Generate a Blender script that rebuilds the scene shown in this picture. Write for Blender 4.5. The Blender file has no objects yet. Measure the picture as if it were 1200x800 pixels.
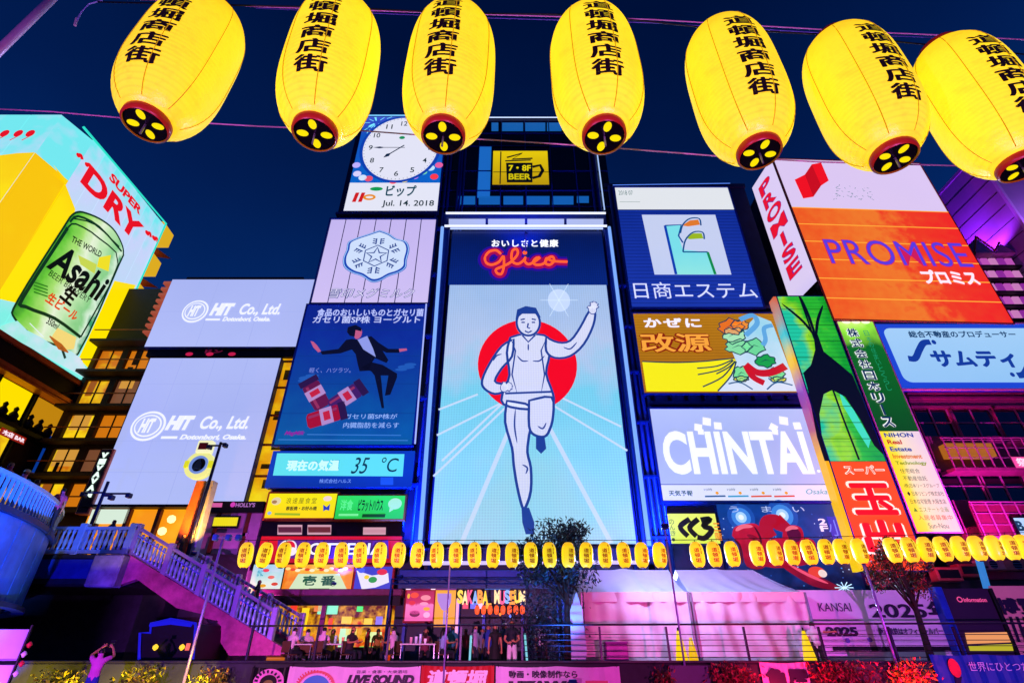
import bpy, bmesh, math, random
from mathutils import Vector, Matrix, geometry
R = math.radians
random.seed(7)
scene = bpy.context.scene
C = scene.collection

# ------------------------------------------------------------------ camera
F, PITCH, CAMZ = 614.0, R(31.1), 0.6
cam = bpy.data.cameras.new('camera')
cam_o = bpy.data.objects.new('camera', cam)
C.objects.link(cam_o)
cam.sensor_width = 36.0
cam.lens = F / 1200 * 36.0
cam.clip_start, cam.clip_end = 0.05, 3000
cam_o.location = (0, 0, CAMZ)
cam_o.rotation_euler = (R(90) + PITCH, 0, 0)
scene.camera = cam_o

# ------------------------------------------------------------------ world: deep blue city night sky
w = bpy.data.worlds.new('World')
scene.world = w
w.use_nodes = True
nt = w.node_tree
for n in list(nt.nodes):
    nt.nodes.remove(n)
out = nt.nodes.new('ShaderNodeOutputWorld')
bg = nt.nodes.new('ShaderNodeBackground')
tc = nt.nodes.new('ShaderNodeTexCoord')
sep = nt.nodes.new('ShaderNodeSeparateXYZ')
ramp = nt.nodes.new('ShaderNodeValToRGB')
ns = nt.nodes.new('ShaderNodeTexNoise'); ns.inputs['Scale'].default_value = 2.2; ns.inputs['Detail'].default_value = 4
add = nt.nodes.new('ShaderNodeMath'); add.operation = 'MULTIPLY_ADD'
add.inputs[1].default_value = 0.24; 
nt.links.new(tc.outputs['Generated'], sep.inputs[0])
nt.links.new(tc.outputs['Generated'], ns.inputs['Vector'])
nt.links.new(ns.outputs['Fac'], add.inputs[0])
nt.links.new(sep.outputs['Z'], add.inputs[2])
nt.links.new(add.outputs[0], ramp.inputs[0])
def lin(h, k=1.0):
    h = h.lstrip('#')
    c = [int(h[i:i + 2], 16) / 255 for i in (0, 2, 4)]
    return tuple(k * (x / 12.92 if x <= .04045 else ((x + .055) / 1.055) ** 2.4) for x in c) + (1.0,)
cr = ramp.color_ramp
cr.elements[0].position = 0.0; cr.elements[0].color = lin('#0a44a4')
cr.elements[1].position = 1.0; cr.elements[1].color = lin('#001038')
for p, h in ((.45, '#063088'), (.62, '#032866'), (.80, '#021c50')):
    e = cr.elements.new(p); e.color = lin(h)
nt.links.new(ramp.outputs[0], bg.inputs[0])
bg.inputs[1].default_value = 1.0
nt.links.new(bg.outputs[0], out.inputs[0])
vs = scene.view_settings
vs.view_transform = 'Standard'; vs.look = 'None'; vs.exposure = 0.0; vs.gamma = 1.0
scene.cycles.use_denoising = True
scene.cycles.max_bounces = 5
scene.cycles.diffuse_bounces = 2
scene.cycles.glossy_bounces = 3
scene.cycles.sample_clamp_indirect = 4.0
scene.cycles.caustics_reflective = False
scene.cycles.caustics_refractive = False

# ------------------------------------------------------------------ materials
MATS = {}
def mat(name, hexc, rough=.6, metal=0.0, noise=.25, scale=3.0, bump=0.0, spec=.4):
    if name in MATS: return MATS[name]
    m = bpy.data.materials.new(name); m.use_nodes = True
    t = m.node_tree; b = t.nodes['Principled BSDF']
    b.inputs['Roughness'].default_value = rough
    b.inputs['Metallic'].default_value = metal
    b.inputs['Specular IOR Level'].default_value = spec
    co = t.nodes.new('ShaderNodeTexCoord')
    nz = t.nodes.new('ShaderNodeTexNoise'); nz.inputs['Scale'].default_value = scale
    nz.inputs['Detail'].default_value = 6; nz.inputs['Roughness'].default_value = .65
    t.links.new(co.outputs['Object'], nz.inputs['Vector'])
    rp = t.nodes.new('ShaderNodeValToRGB')
    rp.color_ramp.elements[0].position = .3; rp.color_ramp.elements[1].position = .72
    rp.color_ramp.elements[0].color = lin(hexc, 1 - noise); rp.color_ramp.elements[1].color = lin(hexc, 1 + noise)
    t.links.new(nz.outputs['Fac'], rp.inputs[0]); t.links.new(rp.outputs[0], b.inputs['Base Color'])
    if bump:
        bp = t.nodes.new('ShaderNodeBump'); bp.inputs['Strength'].default_value = bump; bp.inputs['Distance'].default_value = .03
        t.links.new(nz.outputs['Fac'], bp.inputs['Height']); t.links.new(bp.outputs[0], b.inputs['Normal'])
    MATS[name] = m
    return m

def E(hexc, s=1.0, mis=False, base=None):
    """light-giving surface (lit letter, lamp, tube)"""
    k = ('E', hexc, s, mis)
    if k in MATS: return MATS[k]
    m = bpy.data.materials.new('lit_' + hexc.strip('#')); m.use_nodes = True
    b = m.node_tree.nodes['Principled BSDF']
    b.inputs['Base Color'].default_value = lin(hexc, .12)
    b.inputs['Roughness'].default_value = .45
    b.inputs['Emission Color'].default_value = lin(hexc)
    b.inputs['Emission Strength'].default_value = s
    m.cycles.emission_sampling = 'AUTO' if mis else 'NONE'
    MATS[k] = m
    return m

def ER(name, stops, axis=2, length=1.0, start=0.0, s=1.0, var=.10, nscale=.7, grid=0.0, gpitch=.12, stripes=0.0, spitch=.5, mis=True):
    """lit panel / screen print: colour ramp along one axis of the panel plus cloudy variation and LED pitch"""
    k = ('ER', name)
    if k in MATS: return MATS[k]
    m = bpy.data.materials.new(name); m.use_nodes = True
    t = m.node_tree; b = t.nodes['Principled BSDF']; L = t.links.new
    co = t.nodes.new('ShaderNodeTexCoord'); sp = t.nodes.new('ShaderNodeSeparateXYZ')
    L(co.outputs['Object'], sp.inputs[0])
    mr = t.nodes.new('ShaderNodeMapRange')
    mr.inputs['From Min'].default_value = start; mr.inputs['From Max'].default_value = start + length
    L(sp.outputs[axis], mr.inputs['Value'])
    nz = t.nodes.new('ShaderNodeTexNoise'); nz.inputs['Scale'].default_value = nscale; nz.inputs['Detail'].default_value = 3
    L(co.outputs['Object'], nz.inputs['Vector'])
    ma = t.nodes.new('ShaderNodeMath'); ma.operation = 'MULTIPLY_ADD'; ma.inputs[1].default_value = var * 2
    L(nz.outputs['Fac'], ma.inputs[0])
    sb = t.nodes.new('ShaderNodeMath'); sb.operation = 'SUBTRACT'; sb.inputs[1].default_value = var
    L(mr.outputs[0], sb.inputs[0]); L(sb.outputs[0], ma.inputs[2])
    rp = t.nodes.new('ShaderNodeValToRGB')
    c = rp.color_ramp
    c.elements[0].position = stops[0][0]; c.elements[0].color = lin(stops[0][1])
    c.elements[1].position = stops[-1][0]; c.elements[1].color = lin(stops[-1][1])
    for p, h in stops[1:-1]:
        e = c.elements.new(p); e.color = lin(h)
    L(ma.outputs[0], rp.inputs[0])
    col = rp.outputs[0]
    def mult(colsock, fac, ax, pitch, depth, sharp):
        f = t.nodes.new('ShaderNodeMath'); f.operation = 'MULTIPLY'; f.inputs[1].default_value = 2 * math.pi / pitch
        L(sp.outputs[ax], f.inputs[0])
        sn = t.nodes.new('ShaderNodeMath'); sn.operation = 'SINE'; L(f.outputs[0], sn.inputs[0])
        g = t.nodes.new('ShaderNodeMapRange'); g.inputs['From Min'].default_value = sharp; g.inputs['From Max'].default_value = 1
        g.inputs['To Min'].default_value = 1; g.inputs['To Max'].default_value = 1 - depth
        L(sn.outputs[0], g.inputs['Value'])
        mx = t.nodes.new('ShaderNodeVectorMath'); mx.operation = 'SCALE'
        L(colsock, mx.inputs[0]); L(g.outputs[0], mx.inputs['Scale'])
        return mx.outputs[0]
    if grid:
        col = mult(col, 1, 2, gpitch, grid, -.2); col = mult(col, 1, 0, gpitch, grid, -.2)
    if stripes:
        col = mult(col, 1, 2, spitch, stripes, .6)
    L(col, b.inputs['Emission Color'])
    b.inputs['Emission Strength'].default_value = s
    b.inputs['Base Color'].default_value = lin(stops[0][1], .15)
    b.inputs['Roughness'].default_value = .4
    m.cycles.emission_sampling = 'AUTO' if mis else 'NONE'
    MATS[k] = m
    return m
def EP(hexc, s=1.0, hex2=None, **kw):
    return ER('panel_%s_%s_%s' % (hexc, s, hex2) + str(sorted(kw.items())), [(0, hex2 or hexc), (1, hexc)], s=s, var=.35, nscale=.35, **kw)

# ------------------------------------------------------------------ scene helpers
def ray(px, py):
    x, y = (px - 600) / F, (400 - py) / F
    return Vector((x, math.cos(PITCH) - y * math.sin(PITCH), math.sin(PITCH) + y * math.cos(PITCH)))
CAM = Vector((0, 0, CAMZ))
def at(px, py, Y):
    d = ray(px, py); return CAM + d * (Y / d.y)
def atX(px, py, X):
    d = ray(px, py); return CAM + d * (X / d.x)
def atZ(px, py, Z):
    d = ray(px, py); return CAM + d * ((Z - CAMZ) / d.z)

def tag(o, label=None, cat=None, group=None, kind=None):
    if label: o['label'] = label
    if cat: o['category'] = cat
    if group: o['group'] = group
    if kind: o['kind'] = kind
    return o
def thing(name, label, cat, loc=(0, 0, 0), rz=0.0, group=None):
    o = bpy.data.objects.new(name, None); C.objects.link(o)
    o.empty_display_size = .2
    o.location = loc; o.rotation_euler = (0, 0, rz)
    return tag(o, label, cat, group)
def copy_tree(o, parent=None):
    c = o.copy(); C.objects.link(c); c.parent = parent
    for ch in KIDS.get(o.name, []):
        copy_tree(ch, c)
    return c
KIDS = {}
def link(o, parent):
    C.objects.link(o)
    if parent is not None:
        o.parent = parent; KIDS.setdefault(parent.name, []).append(o)
    return o

class MB:
    def __init__(s): s.v, s.f = [], []
    def add(s, verts, faces):
        n = len(s.v); s.v += [Vector(v) for v in verts]; s.f += [[i + n for i in f] for f in faces]; return s
    def box(s, a, b):
        x0, y0, z0 = [min(p, q) for p, q in zip(a, b)]; x1, y1, z1 = [max(p, q) for p, q in zip(a, b)]
        return s.add([(x0, y0, z0), (x1, y0, z0), (x1, y1, z0), (x0, y1, z0), (x0, y0, z1), (x1, y0, z1), (x1, y1, z1), (x0, y1, z1)],
                     [(0, 3, 2, 1), (4, 5, 6, 7), (0, 1, 5, 4), (1, 2, 6, 5), (2, 3, 7, 6), (3, 0, 4, 7)])
    def bbox(s, a, b, c=.02):
        """box with bevelled edges on top/vertical"""
        bm = bmesh.new(); m = MB().box(a, b)
        vs_ = [bm.verts.new(v) for v in m.v]
        for f in m.f: bm.faces.new([vs_[i] for i in f])
        bmesh.ops.bevel(bm, geom=bm.edges[:], offset=c, segments=1, affect='EDGES')
        bm.verts.index_update()
        s.add([v.co.copy() for v in bm.verts], [[v.index for v in f.verts] for f in bm.faces]); bm.free(); return s
    def tube(s, pts, r, n=8, cap=True):
        pts = [Vector(p) for p in pts]
        rs = r if isinstance(r, (list, tuple)) else [r] * len(pts)
        vs_, fs = [], []
        for i, p in enumerate(pts):
            d = (pts[min(i + 1, len(pts) - 1)] - pts[max(i - 1, 0)]).normalized()
            up = Vector((0, 0, 1)) if abs(d.z) < .95 else Vector((0, 1, 0))
            a = d.cross(up).normalized(); b_ = a.cross(d)
            for k in range(n):
                t_ = 2 * math.pi * k / n
                vs_.append(p + (a * math.cos(t_) + b_ * math.sin(t_)) * rs[i])
        for i in range(len(pts) - 1):
            for k in range(n):
                fs.append((i * n + k, i * n + (k + 1) % n, (i + 1) * n + (k + 1) % n, (i + 1) * n + k))
        if cap:
            fs.append(tuple(range(n))[::-1]); fs.append(tuple((len(pts) - 1) * n + k for k in range(n)))
        return s.add(vs_, fs)
    def lathe(s, prof, c=(0, 0, 0), n=24, capb=True, capt=True):
        cx, cy, cz = c; vs_, fs = [], []
        for r, z in prof:
            for k in range(n):
                t_ = 2 * math.pi * k / n
                vs_.append((cx + r * math.cos(t_), cy + r * math.sin(t_), cz + z))
        for i in range(len(prof) - 1):
            for k in range(n):
                fs.append((i * n + k, i * n + (k + 1) % n, (i + 1) * n + (k + 1) % n, (i + 1) * n + k))
        if capb: fs.append(tuple(range(n))[::-1])
        if capt: fs.append(tuple((len(prof) - 1) * n + k for k in range(n)))
        return s.add(vs_, fs)
    def prism(s, poly, y0, y1):
        """polygon in x,z extruded along y"""
        n = len(poly)
        vs_ = [(x, y0, z) for x, z in poly] + [(x, y1, z) for x, z in poly]
        fs = [tuple(range(n)), tuple(range(2 * n - 1, n - 1, -1))] + [(i, i + n, (i + 1) % n + n, (i + 1) % n) for i in range(n)]
        return s.add(vs_, fs)
    def prismz(s, poly, z0, z1):
        n = len(poly)
        vs_ = [(x, y, z0) for x, y in poly] + [(x, y, z1) for x, y in poly]
        fs = [tuple(range(n))[::-1], tuple(range(n, 2 * n))] + [(i, (i + 1) % n, (i + 1) % n + n, i + n) for i in range(n)]
        return s.add(vs_, fs)
    def build(s, name, m, parent=None, smooth=False, world=True):
        me = bpy.data.meshes.new(name)
        off = Vector((0, 0, 0))
        if world and parent is not None:
            q = parent
            while q is not None:
                off += q.location; q = q.parent
        me.from_pydata([v - off for v in s.v], [], s.f)
        ms = m if isinstance(m, (list, tuple)) else [m]
        for x in ms: me.materials.append(x)
        if smooth:
            me.polygons.foreach_set('use_smooth', [True] * len(me.polygons))
        me.update()
        return link(bpy.data.objects.new(name, me), parent)
def inst(src, parent=None, loc=None, name=None):
    """another object sharing src's mesh"""
    o = bpy.data.objects.new(name or src.name.split('.')[0], src.data)
    link(o, parent)
    if loc is not None: o.location = loc
    return o

TXT = {}
def text_raw(body, bold=.02, shear=0.0, space=1.0, extrude=0.0):
    k = (body, bold, shear, space, extrude)
    if k not in TXT:
        heavy = bold > .012 and any(ord(ch) > 0x2e80 for ch in body)
        c = bpy.data.curves.new('lettering', 'FONT'); c.body = body; c.offset = .006 if heavy else bold; c.shear = shear; c.space_character = space
        c.extrude = extrude; c.resolution_u = 4
        o = bpy.data.objects.new('lettering', c)
        me = bpy.data.meshes.new_from_object(o)
        vs_ = [v.co.copy() for v in me.vertices]; fs = [list(p.vertices) for p in me.polygons]
        bpy.data.objects.remove(o); bpy.data.curves.remove(c); bpy.data.meshes.remove(me)
        if heavy:      # thick strokes: eight shifted copies, each a hair in front of the last
            V0, F0, vs_, fs = vs_, fs, [], []
            for j in range(8):
                dx, dz = math.cos(j * math.pi / 4) * bold * .8, math.sin(j * math.pi / 4) * bold * .8; n = len(vs_)
                vs_ += [Vector((v.x + dx, v.y + dz, j * .0012)) for v in V0]; fs += [[i + n for i in f] for f in F0]
        xs = [v.x for v in vs_] or [0, 1]; ys = [v.y for v in vs_] or [0, 1]
        TXT[k] = (vs_, fs, min(xs), max(xs), min(ys), max(ys))
    return TXT[k]

LAY = .015
class Sign:
    """a board standing at its real place: local x along its face, local z up, local -y out of the face"""
    def __init__(s, name, label, cat, TL, TR, BR, BL, Y=30.0, rz=0.0, P0=None, group=None, parent=None):
        s.rz = rz; s.P0 = Vector(P0) if P0 else Vector((0, Y, 0))
        s.u = Vector((math.cos(rz), math.sin(rz), 0)); s.n = Vector((math.sin(rz), -math.cos(rz), 0))
        s.org = s.P0.copy(); s.org.z = 0
        s.ox = 0; s.oz = 0
        q = [s.P(*p) for p in (TL, TR, BR, BL)]
        x0 = (q[0][0] + q[3][0]) / 2; x1 = (q[1][0] + q[2][0]) / 2; z0 = (q[2][1] + q[3][1]) / 2; z1 = (q[0][1] + q[1][1]) / 2
        s.ox, s.oz = x0, z0; s.w, s.h = x1 - x0, z1 - z0
        loc = s.org + s.u * x0 + Vector((0, 0, z0))
        if parent is None:
            s.o = thing(name, label, cat, loc, rz, group)
        else:
            s.o = parent
        s.loc = loc
    def P(s, px, py):
        d = ray(px, py); t_ = (s.org - CAM).dot(s.n) / d.dot(s.n); p = CAM + d * t_
        return ((p - s.org).dot(s.u) - s.ox, p.z - s.oz)
    def N(s, a, b): return (a * s.w, (1 - b) * s.h)
    def mk(s, name, verts, faces, m, parent=None):
        me = bpy.data.meshes.new(name); me.from_pydata(verts, [], faces); me.materials.append(m); me.update()
        return link(bpy.data.objects.new(name, me), parent or s.o)
    def cab(s, m, d=.5, rim=.0, name='cabinet', front=.02):
        b = MB().bbox((-rim, front, -rim), (s.w + rim, d, s.h + rim), .03)
        o = b.build(name, m, s.o, world=False); return o
    def face(s, m, name='panel', x0=0, z0=0, x1=None, z1=None, lay=0, parent=None):
        x1 = s.w if x1 is None else x1; z1 = s.h if z1 is None else z1
        y = -lay * LAY
        return s.mk(name, [(x0, y, z0), (x1, y, z0), (x1, y, z1), (x0, y, z1)], [(0, 1, 2, 3)], m, parent)
    def frame(s, m, t_=.12, d=.18, name='frame', x0=0, z0=0, x1=None, z1=None):
        x1 = s.w if x1 is None else x1; z1 = s.h if z1 is None else z1
        b = MB()
        b.box((x0 - t_, -d * .5, z1), (x1 + t_, d * .5, z1 + t_)); b.box((x0 - t_, -d * .5, z0 - t_), (x1 + t_, d * .5, z0))
        b.box((x0 - t_, -d * .45, z0), (x0, d * .45, z1)); b.box((x1, -d * .45, z0), (x1 + t_, d * .45, z1))
        return b.build(name, m, s.o, world=False)
    def grid_tiles(s, m, nx, nz, gap=.02, name='panel_tile', d=.06, z0=0, z1=None, x0=0, x1=None):
        """separate tiles laid side by side with open joints"""
        z1 = s.h if z1 is None else z1; x1 = s.w if x1 is None else x1
        tw, th = (x1 - x0) / nx, (z1 - z0) / nz; src = None
        for i in range(nx):
            for j in range(nz):
                if src is None:
                    src = MB().box((gap / 2, 0, gap / 2), (tw - gap / 2, d, th - gap / 2)).build(name, m, s.o, world=False); o = src
                else:
                    o = inst(src, s.o)
                o.location = (x0 + i * tw, 0, z0 + j * th)
    def poly(s, pts, m, name='print', lay=1, px=True, parent=None):
        q = [s.P(*p) for p in pts] if px else pts
        tri = geometry.tessellate_polygon([[Vector((a, b, 0)) for a, b in q]])
        return s.mk(name, [(a, -lay * LAY, b) for a, b in q], [list(t_) for t_ in tri], m, parent)
    def polys(s, lst, m, name='print', lay=1, px=True, parent=None):
        vs_, fs = [], []
        for pts in lst:
            q = [s.P(*p) for p in pts] if px else pts
            n = len(vs_)
            vs_ += [(a, -lay * LAY, b) for a, b in q]
            fs += [[i + n for i in t_] for t_ in geometry.tessellate_polygon([[Vector((a, b, 0)) for a, b in q]])]
        return s.mk(name, vs_, fs, m, parent)
    def ell(s, c, rx, rz, m, name='print', lay=1, px=True, n=32, a0=0, ring=0, parent=None):
        cx, cz = s.P(*c) if px else c
        if px:
            rx = abs(s.P(c[0] + rx, c[1])[0] - cx); rz = abs(s.P(c[0], c[1] - rz)[1] - cz)
        pts = [(cx + rx * math.cos(2 * math.pi * k / n + a0), cz + rz * math.sin(2 * math.pi * k / n + a0)) for k in range(n)]
        if not ring: return s.poly(pts, m, name, lay, False, parent)
        inn = [(cx + (rx - ring) * math.cos(2 * math.pi * k / n + a0), cz + (rz - ring) * math.sin(2 * math.pi * k / n + a0)) for k in range(n)]
        vs_ = [(a, -lay * LAY, b) for a, b in pts + inn]
        return s.mk(name, vs_, [(k, (k + 1) % n, (k + 1) % n + n, k + n) for k in range(n)], m, parent)
    def line(s, pts, wd, m, name='print', lay=2, px=True, closed=False, taper=False, parent=None):
        q = [Vector(s.P(*p)) if px else Vector(p) for p in pts]
        if closed: q = q + [q[0]]
        vs_, fs = [], []
        n = len(q)
        for i, p in enumerate(q):
            a = q[(i - 1) if i else (n - 2 if closed else 0)]; b = q[(i + 1) if i < n - 1 else (1 if closed else n - 1)]
            d = (b - a); d = d.normalized() if d.length else Vector((1, 0))
            nrm = Vector((-d.y, d.x)); h = wd / 2 * ((1 - abs(2 * i / (n - 1) - 1) ** 3 * .8) if taper else 1)
            vs_ += [(p.x + nrm.x * h, -lay * LAY, p.y + nrm.y * h), (p.x - nrm.x * h, -lay * LAY, p.y - nrm.y * h)]
            if i: k = 2 * i; fs.append((k - 2, k, k + 1, k - 1))
        return s.mk(name, vs_, fs, m, parent)
    def neon(s, pts, r, m, name='neon_tube', out=.15, px=True, smooth_n=0, parent=None):
        q = [s.P(*p) if px else p for p in pts]
        if smooth_n: q = catmull(q, smooth_n)
        return MB().tube([(a, -out, b) for a, b in q], r, 6).build(name, m, parent or s.o, world=False)
    def text(s, body, p0, p1, m, bold=.02, shear=0.0, px=True, lay=3, name='lettering', vertical=False, space=1.0, out=None, depth=0.0, rot=0.0, parent=None):
        """fit text between bottom-left p0 and top-right p1"""
        a = s.P(*p0) if px else p0; b = s.P(*p1) if px else p1
        y = -(lay * LAY) if out is None else -out
        V_, F_ = [], []
        def put(t_, x0, z0, x1, z1):
            vs_, fs, mx, Mx, my, My = text_raw(t_, bold, shear, space, depth)
            kx = (x1 - x0) / max(Mx - mx, 1e-6); kz = (z1 - z0) / max(My - my, 1e-6); n = len(V_)
            for v in vs_: V_.append((x0 + (v.x - mx) * kx, y - v.z * abs(kz), z0 + (v.y - my) * kz))
            F_.extend([[i + n for i in f] for f in fs])
        if vertical:
            n = len(body); hh = (b[1] - a[1]) / n
            for i, ch in enumerate(body):
                if ch == ' ': continue
                z1 = b[1] - i * hh - hh * .06; z0 = z1 - hh * .88
                if ch in 'ー':
                    c_ = (a[0] + b[0]) / 2; ww = (b[0] - a[0]) * .09
                    n2 = len(V_); V_.extend([(c_ - ww, y, z0), (c_ + ww, y, z0), (c_ + ww, y, z1), (c_ - ww, y, z1)]); F_.append([n2, n2 + 1, n2 + 2, n2 + 3]); continue
                put(ch, a[0], z0, b[0], z1)
        else:
            put(body, a[0], a[1], b[0], b[1])
        if rot:
            cx, cz = (a[0] + b[0]) / 2, (a[1] + b[1]) / 2; c_, s_ = math.cos(rot), math.sin(rot)
            V_ = [(cx + (x - cx) * c_ - (z - cz) * s_, yy, cz + (x - cx) * s_ + (z - cz) * c_) for x, yy, z in V_]
        return s.mk(name, V_, F_, m, parent)

def catmull(q, n):
    q = [Vector(p) for p in q]; out_ = []
    for i in range(len(q) - 1):
        p0 = q[max(i - 1, 0)]; p1 = q[i]; p2 = q[i + 1]; p3 = q[min(i + 2, len(q) - 1)]
        for k in range(n):
            t_ = k / n
            out_.append(.5 * ((2 * p1) + (p2 - p0) * t_ + (2 * p0 - 5 * p1 + 4 * p2 - p3) * t_ ** 2 + (3 * p1 - p0 - 3 * p2 + p3) * t_ ** 3))
    out_.append(q[-1]); return [tuple(v) for v in out_]

def lamp_spot(loc, target, color, power, size=R(80), blend=.6, radius=.15):
    """a floodlight: fixture (housing + lens + yoke) with its own light"""
    t_ = thing('floodlight', None, None, loc)
    d = (Vector(target) - Vector(loc)).normalized()
    q = d.to_track_quat('-Z', 'Y')
    t_.rotation_mode = 'QUATERNION'; t_.rotation_quaternion = q
    h = MB().bbox((-.12, -.09, -.02), (.12, .09, .09), .015).build('housing', NAVY, t_, world=False)
    MB().box((-.10, -.07, -.026), (.10, .07, -.022)).build('lens', E(color, 1.0), t_, world=False)
    MB().tube([(-.13, 0, .02), (-.13, 0, .15), (.13, 0, .15), (.13, 0, .02)], .01, 6).build('yoke', NAVY, t_, world=False)
    l = bpy.data.lights.new('floodlight_beam', 'SPOT'); l.energy = power; l.color = lin(color)[:3]
    l.spot_size = size; l.spot_blend = blend; l.shadow_soft_size = .05
    lo = bpy.data.objects.new('floodlight_beam', l); link(lo, t_); lo.location = (0, 0, -.12)
    return t_

# common stuff
DARK = mat('dark_metal', '#101318', .5, .4, .2)
NAVY = mat('navy_paint', '#0b2a7a', .45, .2, .25, 2)
BLUEP = mat('blue_steel_paint', '#16409c', .4, .3, .2, 3)
CONC = mat('concrete', '#6b6f78', .85, 0, .3, 1.5, .4)
DCONC = mat('dark_concrete', '#2b3038', .85, 0, .35, 1.2, .4)
GLASSD = mat('dark_glass', '#060b14', .08, 0, .3, .6, 0, .8)
STEEL = mat('steel', '#8c94a4', .35, .7, .15, 5)
WHITEP = mat('white_paint', '#c8ccd6', .5, 0, .1, 4)
MAGP = mat('mauve_plaster', '#a58aa8', .8, 0, .2, 1.5, .2)
BRICK = mat('red_brick_skin', '#7d3a44', .8, 0, .3, 6, .4)
# =================================================================== ground, water, terrace
def st(o): return tag(o, kind='structure')
WATER = mat('river_water', '#04101a', .12, 0, .2, .6, .5, .8)
st(MB().box((-120, -2, -2.4), (120, 15.4, -2.0)).build('water', WATER))
st(MB().box((-600, -600, -3.2), (600, 900, -2.6)).build('ground', DCONC))
PAV = mat('paving', '#3c3f4a', .7, 0, .3, 2, .3)
st(MB().box((-120, 15.4, -2.6), (60, 19.55, -.8)).build('lower_walkway', PAV))
st(MB().box((-14.5, 19.6, -2.6), (60, 70, 0)).build('terrace_floor', PAV))
st(MB().box((-120, 24.9, -2.6), (-14.5, 90, -.01)).build('back_ground', DCONC))
st(MB().box((-60, -14, -2.6), (60, -2.0, -.45)).build('near_bank', PAV))
st(MB().box((-160, 28.6, 0.0), (-18.2, 120, 4.3)).build('street_level', PAV))

# =================================================================== facade buildings
def xz(px, py, Y): p = at(px, py, Y); return p.x, p.z
YW = 30.55
def building(name, label, x0, x1, z0, z1, y0, y1, m, parapet=.4, cat='building', rz=0):
    t_ = thing(name, label, cat, ((x0 + x1) / 2, y0, z0), rz)
    MB().box((x0, y0, z0), (x1, y1, z1)).build('wall', m, t_)
    MB().box((x0 - .08, y0 - .08, z1), (x1 + .08, y1 + .08, z1 + parapet)).build('parapet', m, t_)
    return t_
xs_l = xz(306, 627, YW)[0]; xs_r = xz(497, 640, YW)[0] - .1
ztop_c = xz(470, 137, YW)[1]
FACB = mat('facade_blue_panel', '#12204c', .55, .1, .3, 1.2, .2)
bD = building('signboard_building', 'narrow dark building carrying the clock, the snowflake board and the red ground floor shop', xs_l + .05, xs_r, 0, ztop_c - .6, YW, 44, FACB)
# Glico building
gx0 = xz(499, 640, YW)[0]; gx1 = xz(757, 640, YW)[0]
zg = xz(600, 143, YW)[1]
bE = building('central_building', 'tall central building behind the giant runner screen with glazed top floors', gx0, gx1, 0, zg, YW, 46, FACB)
# right hand building
fx0 = xz(764, 640, YW)[0]; fx1 = xz(1000, 640, YW)[0]
zf = xz(780, 221, YW)[1]
bF = building('right_building', 'dark blue building behind the stacked boards right of the runner screen', fx0, fx1 + .4, 0, zf + .1, YW, 45, FACB)

# steel structure: vertical tubes and ledges
def pipes(t_, xs, z0, z1, r=.09, y=YW - .22, m=BLUEP, name='vertical_pipe'):
    for x in xs: MB().tube([(x, y, z0), (x, y, z1)], r, 8).build(name, m, t_, smooth=True)
def ledges(t_, x0, x1, zs, m=NAVY, h=.22, d=.5, name='ledge'):
    for z in zs: MB().box((x0, YW - d, z), (x1, YW - .005, z + h)).build(name, m, t_)
x_gap = xz(486, 560, YW)[0]
pipes(bD, [xs_r - .25, xs_r - .55, x_gap - .35], 5.2, ztop_c - 1)
for z in (5.3, 9.1, 14.6, 19.2, 24.5, 29.0): MB().box((xs_r - 1.1, YW - .45, z), (xs_r, YW - .01, z + .14)).build('bracket', BLUEP, bD)
ledges(bD, xs_l + .1, xs_r - 1.0, [xz(400, 529, YW)[1], xz(400, 256, YW)[1] , xz(400, 577, YW)[1] + .1])
pipes(bE, [gx0 + .3, gx0 + .75, gx1 - .3, gx1 - .75, gx0 + .5], 4.6, zg - .2)
pipes(bF, [fx0 + .25, fx0 + .6, fx0 + .95], 4.4, zf, .11)
for z in [6.2, 9.6, 13, 16.5, 20, 23.5]: MB().box((fx0, YW - .4, z), (fx0 + 1.2, YW - .01, z + .12)).build('bracket', BLUEP, bF)
ledges(bF, fx0 + .9, fx1, [xz(800, 365, YW)[1] - .05, xz(830, 465, YW)[1], xz(830, 472, YW)[1] - .3, xz(830, 590, YW)[1] - .2])
# row of small cabinets between the second and third board on the right
za, zb = xz(830, 477, YW)[1], xz(830, 463, YW)[1]
for i in range(10):
    xx = fx0 + 1.3 + i * 1.05
    MB().bbox((xx, YW - .42, za + .1), (xx + .8, YW - .1, zb - .05), .03).build('service_box', NAVY, bF)

# Glico top floors: glass, mullions, light blue window band, cafe sign
sg = Sign('x', '', '', (522, 141), (708, 141), (714, 250), (515, 250), Y=YW - .02, parent=bE)
def on_building(sign, bld):
    """helper: local children of a Sign drawn straight onto building: shift by the difference of origins"""
    sign.o = bpy.data.objects.new('facade', None); C.objects.link(sign.o); sign.o.parent = bld
    sign.o.location = sign.loc - bld.location
    return sign
on_building(sg, bE); sg.o.name = 'glazed_storeys'
sg.face(GLASSD, 'glass')
tile = E('#1c78d8', .55)
for (a, b, c, d) in ((576, 144, 584, 154), (588, 144, 613, 154), (615, 144, 639, 154), (641, 144, 658, 154), (537, 230, 557, 240), (561, 230, 586, 240), (590, 230, 613, 240), (617, 230, 644, 240), (647, 230, 672, 240), (676, 230, 690, 238)):
    sg.poly([(a, b), (c, b), (c, d), (a, d)], tile, 'window_pane', 1)
sg.poly([(561, 172), (576, 172), (574, 232), (558, 232)], E('#1f74d6', .75), 'lit_column', 1)
for px in (537, 560, 587, 616, 646, 675, 697):
    a = sg.P(px, 205)[0]; MB().box((a - .04, -.1, 0), (a + .04, -.03, sg.h)).build('mullion', NAVY, sg.o, world=False)
for py in (157, 172, 201, 224, 243):
    a = sg.P(600, py)[1]; MB().box((0, -.09, a - .04), (sg.w, -.025, a + .04)).build('transom', NAVY, sg.o, world=False)
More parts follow.
